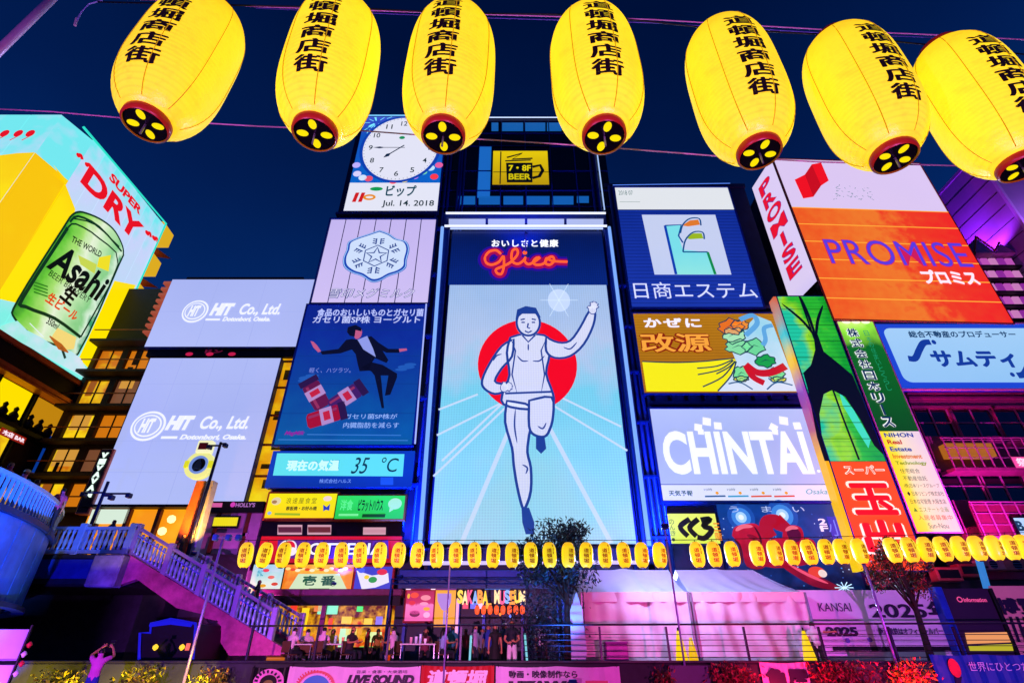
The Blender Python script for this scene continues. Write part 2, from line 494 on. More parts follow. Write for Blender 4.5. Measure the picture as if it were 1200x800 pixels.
sg.neon([(560, 140), (690, 140)], .05, E('#cfe2ff', 1.2), 'edge_light', .2)
sg.neon([(696, 155), (708, 248)], .05, E('#a9c8ff', 1.0), 'edge_light', .2)
YEL = '#d8b400'
s = Sign('cafe_sign', 'small yellow lit sign with a steaming beer mug inside the dark glass top floor', 'sign', (578, 177), (642, 177), (643, 217), (577, 217), Y=YW - .35)
s.cab(DARK, .25); s.face(ER('cafe_yellow', [(0, '#b89400'), (1, '#e6c800')], length=s.h, grid=0), 'panel')
K = E('#0c1210', .4)
s.poly([(593, 191), (624, 191), (624, 214), (594, 214)], K, 'mug'); s.line([(624, 196), (633, 194), (636, 200), (632, 207), (624, 209)], .3, K, 'mug_handle')
s.line([(594, 185), (612, 180), (600, 187), (624, 186)], .18, K, 'steam'); s.line([(592, 189), (622, 188)], .15, K, 'steam')
s.text('7・8F', (596, 201), (622, 194), E('#e6d200', 1), .03); s.text('BEER', (596, 211), (622, 204), E('#d0c000', 1), .03)
s.line([(587, 178), (586, 216)], .1, K, 'bar'); s.line([(578, 202), (643, 202)], .08, K, 'bar'); s.frame(DARK, .08, .1)

# Glico top rail band
s = Sign('light_rail', 'white lit double rail in four lengths above the giant runner screen', 'light rail', (521, 250), (709, 250), (712, 266), (518, 266), Y=YW - .3)
for py in (253, 268): s.neon([(523 - (py - 253) * .1, py), (709 + (py - 253) * .1, py)], .09, E('#dfe6ff', 1.3), 'tube', .3)
for i in range(4):
    a, b = 526 + i * 46, 526 + (i + 1) * 46 - 3
    s.poly([(a, 257), (b, 257), (b, 264), (a, 264)], E('#b7c4f5', .9), 'light_box', 3)
MB().box((0, 0, 0), (s.w, .25, s.h)).build('backing', NAVY, s.o, world=False)

# =================================================================== GIANT RUNNER SCREEN (a plain generic runner stands in)
g = Sign('giant_screen', 'tall cyan running track screen with a white runner before a red disc', 'billboard', (526, 271), (708, 271), (744, 637), (507, 637), Y=30.0)
g.cab(NAVY, .5, .0)
scr0 = g.P(0, 334)[1]
g.face(ER('screen_track', [(0, '#a9d8f2'), (.25, '#8fdcf4'), (.5, '#7ad6f2'), (.68, '#b9cdf0'), (1, '#a3c3ee')], length=scr0, var=.22, nscale=.35, grid=.10, gpitch=.16), 'screen', z1=scr0, x0=.12, x1=g.w - .12, lay=1)
g.face(ER('header_blue', [(0, '#0a2a86'), (1, '#04185a')], start=scr0, length=g.h - scr0, var=.15, mis=False, grid=.3, gpitch=.16), 'header', z0=scr0, lay=1)
WL = E('#d5dcfa', 1)
for a, b in (((592, 470), (512, 510)), ((592, 478), (508, 558)), ((598, 500), (541, 636)), ((640, 470), (735, 528)), ((638, 490), (716, 636)), ((560, 462), (514, 480)), ((650, 462), (728, 500)), ((600, 462), (518, 540))):
    g.line([a, b], .26 if b[1] > 600 else .13, E('#c6dcf6', 1), 'track_line', 2)
g.ell((655, 352), 13, 13, ER('glow_spot', [(0, '#e8f4ff'), (1, '#c8dcff')], length=2, mis=False), 'sun_spot', 2); 
for k in range(6):
    a_ = k * math.pi / 3; g.line([(655 - 22 * math.cos(a_), 352 - 22 * math.sin(a_)), (655 + 22 * math.cos(a_), 352 + 22 * math.sin(a_))], .12, E('#dcecff', 1), 'sun_ray', 3, taper=True)
g.ell((618, 426), 58, 51, E('#f0061e', 1.05, mis=True), 'red_disc', 3, n=48)
def figure(sign, parts, fill, edge, lay=4, ew=.16):
    for k, pts in enumerate(parts):
        q = catmull([sign.P(*p) for p in pts + [pts[0]]], 3)[:-1]
        sign.poly(q, fill, 'figure_fill', lay + 2 * (k % 2), False)
        sign.line(q, ew, edge, 'figure_outline', lay + 1 + 2 * (k % 2), False, closed=True)
FW = ER('figure_white', [(0, '#d6dcfa'), (1, '#dfe3fb')], length=20, grid=.08, gpitch=.16); FB = E('#1e3f96', 1)
# plain athlete, no face and no lettering: one arm up in a wave, the other bent in stride
figure(g, [
    [(602, 398), (588, 406), (574, 426), (565, 446), (568, 456), (580, 462), (592, 458), (590, 451), (580, 447), (588, 432), (600, 418)],       # arm bent at the hip
    [(640, 396), (654, 402), (668, 400), (680, 384), (690, 366), (697, 366), (695, 382), (684, 404), (668, 418), (650, 420), (640, 412)],      # arm up bent
    [(594, 470), (624, 478), (620, 510), (618, 530), (622, 548), (622, 575), (616, 594), (612, 594), (606, 570), (602, 545), (600, 525), (592, 495)],  # leg straight
    [(620, 470), (646, 466), (648, 488), (644, 504), (638, 512), (626, 510), (620, 500)],                                                            # raised thigh
    [(598, 396), (612, 392), (626, 392), (642, 396), (644, 416), (640, 438), (648, 462), (646, 474), (620, 480), (590, 474), (590, 458), (597, 440), (594, 414)],  # torso and shorts
], FW, FB)
g.ell((619, 379), 15, 16, FW, 'head', 8); g.ell((619, 379), 15, 16, FB, 'head_outline', 9, ring=.16)
g.poly([(604, 376), (606, 364), (616, 360), (628, 362), (634, 374), (628, 369), (612, 369)], FB, 'hair', 10)
g.line([(592, 462), (646, 460)], .14, FB, 'waistband', 10); g.line([(612, 394), (619, 402), (627, 394)], .12, FB, 'collar', 10)
g.poly([(611, 595), (620, 595), (626, 612), (626, 626), (616, 626), (612, 612)], FB, 'shoe', 6)
g.poly([(628, 512), (638, 512), (640, 526), (634, 532), (628, 526)], FB, 'shoe', 6)
for p, an in (((591, 455), 20), ((694, 364), 75)):
    for k in range(5):
        a_ = R(an + (k - 2) * 20 + (30 if k == 4 else 0)); ln = (8, 9.5, 10, 9, 7)[k]
        g.line([(p[0] + 3 * math.cos(a_), p[1] - 3 * math.sin(a_)), (p[0] + ln * math.cos(a_), p[1] - ln * math.sin(a_))], .3, FB, 'finger_outline', 8); g.line([(p[0] + 2 * math.cos(a_), p[1] - 2 * math.sin(a_)), (p[0] + (ln - .8) * math.cos(a_), p[1] - (ln - .8) * math.sin(a_))], .17, FW, 'finger', 9)
    g.ell(p, 5, 5.5, FB, 'hand_outline', 7.5); g.ell(p, 4.2, 4.7, FW, 'hand', 9)
for pts in ([(611, 379), (615, 379)], [(623, 379), (627, 379)], [(619, 380), (618, 385), (621, 386)], [(615, 389), (619, 391), (623, 389)], [(610, 376), (615, 375)], [(623, 375), (628, 376)]): g.line(pts, .11, FB, 'face_line', 10)
for pts in ([(612, 545), (618, 549), (616, 556)], [(630, 500), (636, 503), (640, 496)], [(606, 418), (612, 424), (619, 424)], [(624, 424), (632, 424), (638, 418)], [(660, 408), (668, 410), (676, 402)], [(578, 424), (582, 418), (588, 416)], [(619, 404), (619, 412)], [(604, 480), (603, 500), (606, 520)]): g.line(catmull([g.P(*p) for p in pts], 4), .10, FB, 'muscle_line', 10, False, taper=True)
g.line([(598, 396), (604, 412), (600, 440), (606, 462)], .1, FB, 'singlet_line', 10, taper=True); g.line([(640, 398), (634, 412), (638, 440), (634, 462)], .1, FB, 'singlet_line', 10, taper=True)
g.text('おいしさと健康', (576, 290), (654, 281), E('#f4f6ff', 1.2), .03, space=1.15)
RN = E('#ff5a22', 1.35)
def gl(pts): return [(550 + a / 9.23, 270 + b / 9.23) for a, b in pts]
for pts in ([(340, 262), (290, 225), (215, 240), (170, 300), (185, 360), (245, 380), (320, 350), (365, 290), (375, 330), (370, 420), (345, 480), (300, 470), (290, 430), (370, 395), (450, 350), (520, 270), (515, 215), (470, 225), (455, 290), (470, 350), (530, 370), (590, 330), (605, 300), (600, 345), (640, 375), (700, 350), (760, 305), (720, 310), (690, 350), (720, 380), (800, 370), (850, 310), (900, 295), (915, 340), (870, 380), (825, 365), (835, 310), (900, 340), (1060, 348)],):
    g.neon(gl(pts), .085, RN, 'neon_script', .10, smooth_n=4)
    g.line(catmull([g.P(*p) for p in gl(pts)], 4), .62, E('#b00a58', .8), 'neon_backing', 2, False)
    g.line(catmull([g.P(*p) for p in gl(pts)], 4), 1.05, E('#2a0ca0', .9), 'neon_backing', 1.6, False)
g.ell((550 + 600 / 9.23, 270 + 252 / 9.23), 2.6, 2.2, RN, 'neon_dot', 8)
g.neon([(528, 270), (706, 270)], .07, E('#b9ccff', 1.2), 'edge_light', .2)
# side tubes and dark blue casing
for (a, b) in (((519, 270), (493, 640)), ((713, 270), (759, 640))):
    g.neon([a, b], .12, E('#7fb0ff', 1.0), 'edge_light', .35)
for (x0, x1) in ((-.75, -.18), (g.w + .18, g.w + .75)):
    MB().bbox((x0, -.2, -.2), (x1, .5, g.h + .1), .05).build('side_casing', BLUEP, g.o, world=False)
MB().bbox((-.9, -.25, -1.0), (g.w + .9, .55, -.22), .05).build('bottom_casing', NAVY, g.o, world=False)
g.neon([(497, 661), (752, 660)], .1, E('#c9b8ff', 1.2), 'edge_light', .45)

# =================================================================== left stack
s = Sign('clock_billboard', 'square billboard with a big oval clock showing quarter to eight over a date line', 'clock', (429, 137), (520, 137), (516, 247), (401, 247))
s.cab(NAVY, .4, .1)
s.face(ER('clock_blue', [(0, '#0fa3d8'), (.25, '#0a63c8'), (.75, '#1450b8'), (1, '#3a4cc8')], length=s.h, nscale=1.6, var=.3), 'panel', z0=s.h * .27)
s.face(EP('#e4e6f4', grid=0), 'caption_panel', z1=s.h * .27)
random.seed(3)
for k in range(46):     # firework rays and bubbles printed round the dial
    a_ = random.uniform(0, 2 * math.pi); cx, cz = s.w * .16, s.h * .93
    r0 = random.uniform(.2, 1.2)
    x0, z0, x1, z1 = cx + r0 * math.cos(a_), cz + r0 * math.sin(a_), cx + (r0 + .5) * math.cos(a_), cz + (r0 + .5) * math.sin(a_)
    if 0 < min(x0, x1) and max(z0, z1) < s.h and min(z0, z1) > s.h * .6: s.line([(x0, z0), (x1, z1)], .07, E('#7fe8ff', 1), 'firework_ray', 1, False)
for (a, b, c) in ((.06, .36, '#d9d2ff'), (.13, .32, '#cfe4ff'), (.2, .31, '#e8506a'), (.48, .285, '#ff5a5a'), (.6, .30, '#f7e26a'), (.71, .335, '#d98cff'), (.8, .38, '#7ce0a8'), (.88, .42, '#bfe6ff'), (.93, .33, '#ff3a4a'), (.97, .45, '#e860a0'), (.03, .45, '#c0b0ff'), (.9, .93, '#8a4cff'), (.8, .96, '#b070ff'), (.7, .97, '#7a60ff')):
    s.ell((a * s.w, b * s.h), .34, .34, E(c, 1), 'bubble', 1.5, False, 16)
cc = (s.w * .50, s.h * .635); rx, rz_ = s.w * .435, s.h * .345
s.ell(cc, rx + .28, rz_ + .25, E('#0d3fae', 1), 'dial_rim', 2, False, 48)
s.ell(cc, rx, rz_, EP('#e3e4f4'), 'dial', 3, False, 48)
DG = E('#123a44', .6)
for k in range(12):
    a_ = math.pi / 2 - (k + 1) * math.pi / 6; r_ = .8
    px_, pz_ = cc[0] + rx * r_ * math.cos(a_), cc[1] + rz_ * r_ * math.sin(a_); wd = .55 if k + 1 > 9 else .34
    s.text(str(k + 1), (px_ - wd / 2, pz_ - .3), (px_ + wd / 2, pz_ + .3), DG, .01, px=False, lay=4, name='numeral')
for k in range(60):
    a_ = k * math.pi / 30; s.line([(cc[0] + rx * .95 * math.cos(a_), cc[1] + rz_ * .95 * math.sin(a_)), (cc[0] + rx * .98 * math.cos(a_), cc[1] + rz_ * .98 * math.sin(a_))], .04, DG, 'minute_mark', 4, False)
def hand(ang, ln, wd):
    dx, dz = math.cos(ang), math.sin(ang); n = (-dz, dx)
    P_ = lambda t_, k: (cc[0] + dx * t_ * rx + n[0] * k, cc[1] + dz * t_ * rz_ + n[1] * k)
    s.poly([P_(-.12, wd / 3), P_(ln * .6, wd / 3), P_(ln * .75, wd * 1.1), P_(ln, 0), P_(ln * .75, -wd * 1.1), P_(ln * .6, -wd / 3), P_(-.12, -wd / 3)], E('#0b2c50', .7), 'clock_hand', 5, False)
hand(math.pi / 2 - R(270), .74, .11); hand(math.pi / 2 - R(232), .52, .17)
s.text('●', (cc[0] - .25, cc[1] + 1.1), (cc[0] + .25, cc[1] + 1.5), E('#13905a', 1), px=False, lay=4, name='emblem')
for x in (.07, .135): s.poly([(s.w * x, s.h * .08), (s.w * x + .3, s.h * .08), (s.w * x + .45, s.h * .17), (s.w * x + .15, s.h * .17)], E('#d01c1c', 1), 'emblem', 2, False)
s.ell((s.w * .25, s.h * .125), .5, .33, E('#e89020', 1), 'emblem', 2, False, ring=.2); s.ell((s.w * .31, s.h * .205), .52, .22, E('#0f9a50', 1), 'emblem', 3, False)
s.text('ビップ', (s.w * .42, s.h * .13), (s.w * .75, s.h * .24), E('#0f4a5c', 1), .03, px=False)
s.text('Jul. 14. 2018', (s.w * .40, s.h * .025), (s.w * .96, s.h * .095), DG, .015, px=False)
s.neon([(430, 136.5), (520, 136.5)], .06, E('#7fd0ff', 1), 'edge_light', .1)

s = Sign('snowflake_billboard', 'pale lilac billboard with a big blue snowflake badge and outlined lettering under the clock', 'billboard', (388, 257), (511, 257), (502, 355), (364, 355))
s.cab(NAVY, .4, .08)
LIL = ER('lilac_board', [(0, '#cfc0f2'), (1, '#c4b6ee')], length=s.h, nscale=.6, var=.3)
s.grid_tiles(LIL, 7, 1, .07, 'board_panel', .05)
badge = [(445, 270), (456, 274), (465, 280), (476, 283), (480, 292), (477, 305), (476, 314), (468, 320), (456, 324), (445, 330), (435, 331), (424, 324), (412, 320), (403, 313), (402, 303), (406, 293), (408, 284), (418, 279), (430, 275)]
q = catmull([s.P(*p) for p in badge + [badge[0]]], 3)[:-1]
s.poly(q, E('#1546b4', 1), 'badge_rim', 2, False)
cx, cz = s.P(441, 300)
s.poly([(cx + (a - cx) * .9, cz + (b - cz) * .9 + .06) for a, b in q], E('#cfe0fb', 1), 'badge', 3, False)
DB = E('#1c3f8c', 1)
s.line([(cx + (a - cx) * .97, cz + (b - cz) * .97) for a, b in q], .06, E('#9fd0ff', 1), 'badge_line', 3.5, False, closed=True)
U = (max(a for a, b in q) - min(a for a, b in q)) / 5.8; sq = (max(b for a, b in q) - min(b for a, b in q)) / 5.8 / U / 1.25
hexp = [(cx + 1.2 * U * math.cos(k * math.pi / 3 + math.pi / 6), cz + 1.2 * U * sq * 1.2 * math.sin(k * math.pi / 3 + math.pi / 6)) for k in range(6)]
s.line(hexp, .09, DB, 'snowflake', 4, False, closed=True)
s.line([(cx + U * (.95 if k % 2 == 0 else .4) * math.cos(k * math.pi / 5 + math.pi / 2), cz + U * (.95 if k % 2 == 0 else .4) * 1.2 * sq * math.sin(k * math.pi / 5 + math.pi / 2)) for k in range(10)], .12, DB, 'star', 4, False, closed=True)
for k in range(6):
    a_ = k * math.pi / 3 + math.pi / 2; dx, dz = math.cos(a_) * U, math.sin(a_) * 1.15 * sq * U
    for sgn in (-1, 1):
        ox, oz = -math.sin(a_) * .2 * sgn * U, math.cos(a_) * .2 * sgn * U
        s.line([(cx + dx * 1.35 + ox, cz + dz * 1.35 + oz), (cx + dx * 2.1 + ox, cz + dz * 2.1 + oz)], .09, DB, 'snowflake', 4, False)
        for t_ in (1.45, 1.7, 1.95):
            s.line([(cx + dx * t_ + ox, cz + dz * t_ + oz), (cx + dx * (t_ + .12) + ox * 2.6, cz + dz * (t_ + .12) + oz * 2.6)], .09, DB, 'snowflake', 4, False)
s.text('雪印メグミルク', (385, 350), (487, 338), E('#2a3f8c', 1), .045, shear=.2); s.text('雪印メグミルク', (385.5, 349.5), (486.5, 338.5), E('#e4defc', 1), .0, shear=.2, lay=4)
s.frame(BLUEP, .1, .14)

s = Sign('yogurt_billboard', 'deep blue billboard of a dark suited person floating above red drink bottles', 'billboard', (361, 358), (500, 358), (482, 521), (321, 521))
s.cab(NAVY, .4, .08)
s.face(ER('deep_blue_print', [(0, '#0a5aa4'), (.35, '#0c4298'), (.75, '#0e2c96'), (.93, '#0c2288'), (1, '#0c2288')], length=s.h, nscale=.5, var=.25), 'panel')
s.text('食品のおいしいものとガセリ菌', (371, 371), (497, 362), E('#b8c4ff', 1), .03)
s.text('ガセリ菌SP株 ヨーグルト', (366, 379), (493, 370.5), E('#c4ceff', 1), .015)
BK = E('#0d1030', .7); SK = E('#c05a86', 1)
def yp(pts): return [(300 + a / 4.445, 350 + b / 4.444) for a, b in pts]
s.polys([yp([(470, 215), (500, 210), (540, 215), (600, 195), (640, 230), (690, 262), (750, 262), (748, 282), (680, 282), (660, 272), (690, 320), (680, 335), (620, 310), (600, 340), (590, 375), (540, 378), (530, 340), (520, 290), (500, 265), (440, 285), (345, 292), (335, 275), (430, 262)]),
         yp([(545, 360), (600, 330), (660, 345), (735, 390), (735, 410), (700, 500), (672, 505), (690, 400), (650, 400), (655, 440), (660, 500), (668, 570), (655, 570), (640, 500), (618, 400), (600, 378)])], BK, 'suit', 2)
s.poly(yp([(530, 215), (580, 195), (610, 260), (625, 305), (600, 290), (560, 265)]), E('#8f9be6', 1), 'shirt', 3)
s.ell((300 + 532 / 4.445, 350 + 182 / 4.444), 4.6, 6.5, SK, 'face', 3)
s.poly(yp([(475, 175), (480, 150), (520, 138), (550, 155), (550, 172), (520, 165), (515, 200), (490, 195)]), BK, 'hair', 4)
s.poly(yp([(285, 222), (300, 225), (320, 245), (340, 275), (325, 280), (300, 255)]), SK, 'hand', 3); s.poly(yp([(745, 262), (785, 260), (788, 270), (748, 278)]), SK, 'hand', 3)
for c0, a0, col in (((312, 498), R(125), '#6a1850'), ((470, 512), R(38), '#4a2070'), ((362, 612), R(20), '#b01038')):
    X0, Z0 = s.P(300 + c0[0] / 4.445, 350 + c0[1] / 4.444)
    rot = lambda a, b: (X0 + a * math.cos(a0) - b * math.sin(a0), Z0 + a * math.sin(a0) + b * math.cos(a0))
    s.poly([rot(-1.0, -.5), rot(.75, -.55), rot(.95, -.4), rot(1.2, -.38), rot(1.2, .38), rot(.95, .4), rot(.75, .55), rot(-1.0, .5), rot(-1.12, .3), rot(-1.12, -.3)], E(col, .8), 'bottle', 3, False); s.poly([rot(-1.0, .16), rot(.75, .18), rot(.75, .36), rot(-1.0, .33)], E('#a03468', .8), 'bottle_shine', 3.5, False)
    s.poly([rot(-.3, -.56), rot(.45, -.56), rot(.45, .56), rot(-.3, .56)], E('#b890d0', .9), 'bottle_label', 4, False)
    s.poly([rot(.85, -.62), rot(1.3, -.62), rot(1.3, .62), rot(.85, .62)], E('#2a1448', 1), 'bottle_cap', 4, False)
    s.poly([rot(-.1, -.3), rot(.3, -.3), rot(.3, .3), rot(-.1, .3)], E('#c02040', 1), 'bottle_print', 5, False)
s.text('軽く、ハツラツ。', (362, 437), (412, 431), E('#7f8fe0', 1), .0)
s.text('ガセリ菌SP株が', (404, 491), (466, 485), E('#9ec0ff', 1), .0); s.text('内臓脂肪を減らす', (402, 501.5), (468, 495), E('#9ec0ff', 1), .0)
s.text('MegMilk', (333, 511), (358, 505), E('#8c1c9c', 1), .03, shear=.4); s.line([(360, 509), (470, 510)], .05, E('#3f7fd0', 1), 'rule', 2); s.line([(326, 515), (478, 516)], .05, E('#3f7fd0', 1), 'rule', 2)
for (a, b, c_, d_) in ((362, 443, 12, 2.6), (358, 446, 9, 2.2), (366, 440, 8, 1.8), (476, 430, 10, 2.4), (481, 427, 7, 1.8), (470, 433, 7, 1.6)): s.ell((a, b), c_, d_, E('#2058b4', 1), 'cloud', .8, n=18)
for k in range(1, 5): z_ = s.h * k / 5; s.line([(0, z_), (s.w, z_)], .03, E('#0a3484', 1), 'print_seam', .6, False)
s.frame(BLUEP, .12, .16); s.neon([(500, 358), (487, 521)], .05, E('#a8b8ff', 1), 'edge_light', .2)

s = Sign('temperature_display', 'blue temperature board reading 35 degrees in a pale cyan display', 'display board', (319, 528), (485, 528), (484, 571), (311, 571))
s.cab(mat('sign_blue', '#123fc0', .5, 0, .15, 1), .5); s.face(EP('#0b3fc4', .85, '#0a35a4'), 'panel')
q = [s.P(325, 531), s.P(474, 532), s.P(472, 558), s.P(320, 557)]
s.poly(q, E('#5fe0ee', 1, mis=True), 'display', 2, False)
s.text('現在の気温', (335, 552), (399, 539), E('#c4f4ff', 1.1), .05, lay=4); s.text('現在の気温', (336, 551), (400, 538), E('#4abfdd', 1), .0, lay=3)
s.text('35', (411, 555), (434, 536), E('#0a3a5c', .8), .0, shear=.3); s.text('°C', (446, 553), (468, 536), E('#0a3a5c', .8), .0, shear=.15)
s.text('株式会社ハルス', (374, 566), (412, 561), E('#7fa8ff', 1), .0); s.poly([(446, 559), (461, 559), (461, 568), (446, 568)], E('#1a55d8', 1), 'patch', 2)

s = Sign('yellow_eatery_sign', 'yellow lit sign with small pictures at both ends under the temperature board', 'sign', (316, 578), (396, 578), (390, 607), (310, 606))
s.cab(mat('orange_paint', '#c0561a', .5), .4, .12); s.face(EP('#f6e800', 1, '#ffd800'), 'panel')
s.text('浪速屋食堂', (335, 590), (372, 583), E('#6a6410', 1), .0, space=1.3); s.text('鉄板焼・お好み焼', (335, 598), (372, 593), E('#2a2a10', 1), .03)
s.ell((324, 587), 5.5, 4.5, E('#e2d2a8', 1), 'dish_picture', 2); s.ell((322, 588), 3, 2, E('#a87c50', 1), 'dish_picture', 3)
s.ell((384, 584), 5, 3, E('#f4d8c8', 1), 'flower_picture', 2); s.poly([(379, 591), (383, 594), (387, 590), (386, 598), (382, 597), (379, 599)], E('#2a3fb0', 1), 'ribbon_picture', 2)
s.ell((316, 601), 2.4, 2, E('#8fb8e0', 1), 'dot', 2); s.line([(322, 602), (352, 602.5)], .12, E('#9ab81c', 1), 'rule', 2)
s = Sign('green_eatery_sign', 'green lit sign with black katakana and a pale speech bubble beside the yellow one', 'sign', (397, 580), (475, 581), (472, 608), (391, 607))
s.cab(mat('orange_paint', '#c0561a', .5), .4, .1); s.face(EP('#2fe060', 1, '#28c850'), 'panel')
s.text('洋食', (398, 598), (415, 585), E('#5ff48a', 1), .03); s.text('ピラットハウス', (419, 599), (450, 585), E('#0a2c14', 1), .03)
s.ell((463, 590), 8, 6.5, E('#a8eeb4', 1), 'speech_bubble', 2); s.poly([(457, 594), (461, 597), (456, 600)], E('#a8eeb4', 1), 'speech_bubble', 2)
s.poly([(425, 602), (452, 602), (451, 606), (424, 606)], E('#0c4a20', 1), 'caption', 2); s.line([(397, 603), (420, 603)], .12, E('#7cf4a0', 1), 'rule', 2)

# small windows under them
sw = Sign('x', '', '', (304, 608), (474, 608), (470, 628), (302, 628), Y=YW - .05, parent=bD); on_building(sw, bD); sw.o.name = 'upper_window_band'
sw.face(DARK, 'wall_strip')
for (a, b, c, d, col) in ((326, 616, 354, 625, '#5c2438'), (361, 616, 388, 625, '#6a2a2c'), (426, 619, 452, 625, '#c890a0')):
    sw.poly([(a, b), (c, b), (c, d), (a, d)], E(col, 1), 'window', 2)
    q = [sw.P(a, b), sw.P(c, b), sw.P(c, d), sw.P(a, d)]; sw.line(q, .12, E('#d8a4b4', .9), 'window_frame', 3, False, closed=True)

s = Sign('burger_shop_sign', 'wide red shop sign with round badge and outlined white letters behind the lantern row', 'sign', (306, 628), (471, 628), (468, 659), (300, 659), Y=29.6)
s.cab(mat('red_paint', '#a01020', .5), .6); s.face(EP('#d4101c', 1, '#b80c1c'), 'panel')
s.poly([(326, 632), (455, 632), (456, 654), (324, 654)], E('#6a2aa0', .7), 'band', 1.5)
s.ell((337, 642), 11, 10, E('#f2e8f2', 1), 'badge', 2); s.ell((338, 641), 8, 7.5, E('#e0182c', 1), 'badge', 3); s.ell((342, 646), 6, 5, E('#f6eef6', 1), 'badge', 4)
s.text('LOTTERIA', (350, 651), (452, 635), E('#2a1050', 1), .09); s.text('LOTTERIA', (351, 650), (451, 636), E('#f0eaff', 1.1), .02, lay=4)
s = Sign('poster_board', 'pale cyan poster board with small red fish drawings left of the wide noodle board', 'poster', (297, 661), (333, 661), (328, 695), (291, 694), Y=29.6)
s.cab(DARK, .3); s.face(ER('poster_cyan', [(0, '#f4e0a8'), (.3, '#e8f0e8'), (1, '#4ac8e0')], length=s.h, nscale=1.2, var=.4), 'panel')
for (a, b, c) in ((312, 668, '#e8404a'), (318, 676, '#f07060'), (308, 686, '#f0a020'), (322, 684, '#e04838'), (300, 690, '#ff8a20')): s.ell((a, b), 4, 2, E(c, 1), 'fish_drawing', 2, n=12)
s.text('かに', (301, 675), (310, 667), E('#1c9ab8', 1), .02)
s = Sign('noodle_shop_board', 'orange and cream board with big green characters above the open shop front', 'sign', (334, 661), (414, 661), (412, 694), (330, 695), Y=29.6)
s.cab(DARK, .3); s.face(ER('orange_food', [(0, '#f07810'), (.5, '#ffc23a'), (1, '#f08a1a')], axis=0, length=s.w, nscale=2.5, var=.5), 'panel')
s.poly([(350, 672), (398, 672), (408, 693), (336, 694)], E('#cfe8b8', 1), 'plate', 2)
s.text('壱番', (354, 686), (394, 674), E('#0f5a3a', 1), .04, space=1.6); s.line([(362, 690.5), (386, 690.5)], .12, E('#5a8a50', 1), 'rule', 3)
for k in range(14): s.ell((338 + k * 5.6, 666 + (k % 3)), 3.2, 1.8, E(('#ffe27a', '#e8501c', '#fff0c0')[k % 3], 1), 'topping', 2.5, n=10)
s = Sign('comic_board', 'small red framed board with blue white and green shapes right of the noodle board', 'sign', (417, 664), (460, 663), (458, 691), (415, 691), Y=29.6)
s.cab(mat('red_paint', '#a01020', .5), .3, .12); s.face(E('#3040c8', 1), 'panel')
s.poly([(418, 668), (436, 674), (455, 671), (456, 682), (440, 688), (424, 690)], E('#e6e4f4', 1), 'shape', 2); s.ell((437, 679), 5, 3.6, E('#1c9a4a', 1), 'shape', 3); s.ell((448, 670), 6, 3.5, E('#e02848', 1), 'shape', 3); s.ell((424, 668), 4, 3, E('#4060f0', 1), 'shape', 3); s.ell((430, 676), 3, 2.4, E('#f0d020', 1), 'shape', 4)

# shop awning and lit interior of the left ground floor
t_ = thing('open_noodle_shop', 'open warm lit shop with counter below the noodle board', 'shop front', (-9, YW - .6, 0))
x0, x1 = xz(308, 740, 30)[0], xz(458, 740, 30)[0]
zc = xz(380, 699, 30)[1]
MB().bbox((x0 - .6, 29.2, zc), (x1 + .5, YW, zc + .3), .03).build('canopy', mat('mauve_metal', '#7a3060', .5), t_)
MB().box((x0 - .5, 29.25, zc - .45), (x1 + .45, 29.4, zc - .02)).build('canopy_valance', DARK, t_)
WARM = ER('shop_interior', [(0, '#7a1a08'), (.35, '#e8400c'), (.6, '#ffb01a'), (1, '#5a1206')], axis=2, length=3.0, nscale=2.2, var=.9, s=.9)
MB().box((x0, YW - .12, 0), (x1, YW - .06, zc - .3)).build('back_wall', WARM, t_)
random.seed(5)
zz = lambda py: xz(380, py, 30.2)[1]
for (a, b, c, d, col) in ((368, 707, 378, 716, '#e87a3a'), (372, 708, 396, 719, '#86f0c8'), (418, 710, 425, 716, '#4af07c'), (350, 712, 362, 738, '#ffd21a'), (394, 732, 400, 742, '#ff7a1a'), (405, 736, 418, 744, '#e8c860'), (428, 740, 447, 752, '#d8f0a0'), (395, 736, 410, 764, '#bff0c0'), (420, 757, 438, 768, '#7ae86a'), (450, 708, 455, 734, '#ffb81a'), (384, 724, 390, 736, '#ff4a2a'), (440, 722, 448, 732, '#8a78ff'), (458, 704, 459, 712, '#ff2a3a'), (340, 708, 348, 716, '#ff3a28'), (400, 722, 412, 730, '#ffd050'), (426, 724, 436, 734, '#ffcf4a')):
    p0, p1 = at(a, d, 30.1), at(c, b, 30.1)
    MB().box((p0.x, YW - .5, p0.z), (p1.x, YW - .32, p1.z)).build('display_light', E(col, 1.1, mis=(a in (372, 350, 428))), t_)
MB().bbox((x0 + 1.2, 29.2, 0), (x1 - .3, 29.7, 1.05), .03).build('counter', mat('counter_wood', '#3a1a10', .5), t_)
for x in (x0 + .1, (x0 + x1) / 2 - .3, x1 - .2): MB().box((x, 29.5, 0), (x + .22, 29.7, zc - .1)).build('pillar', mat('mauve_metal', '#7a3060', .5), t_)

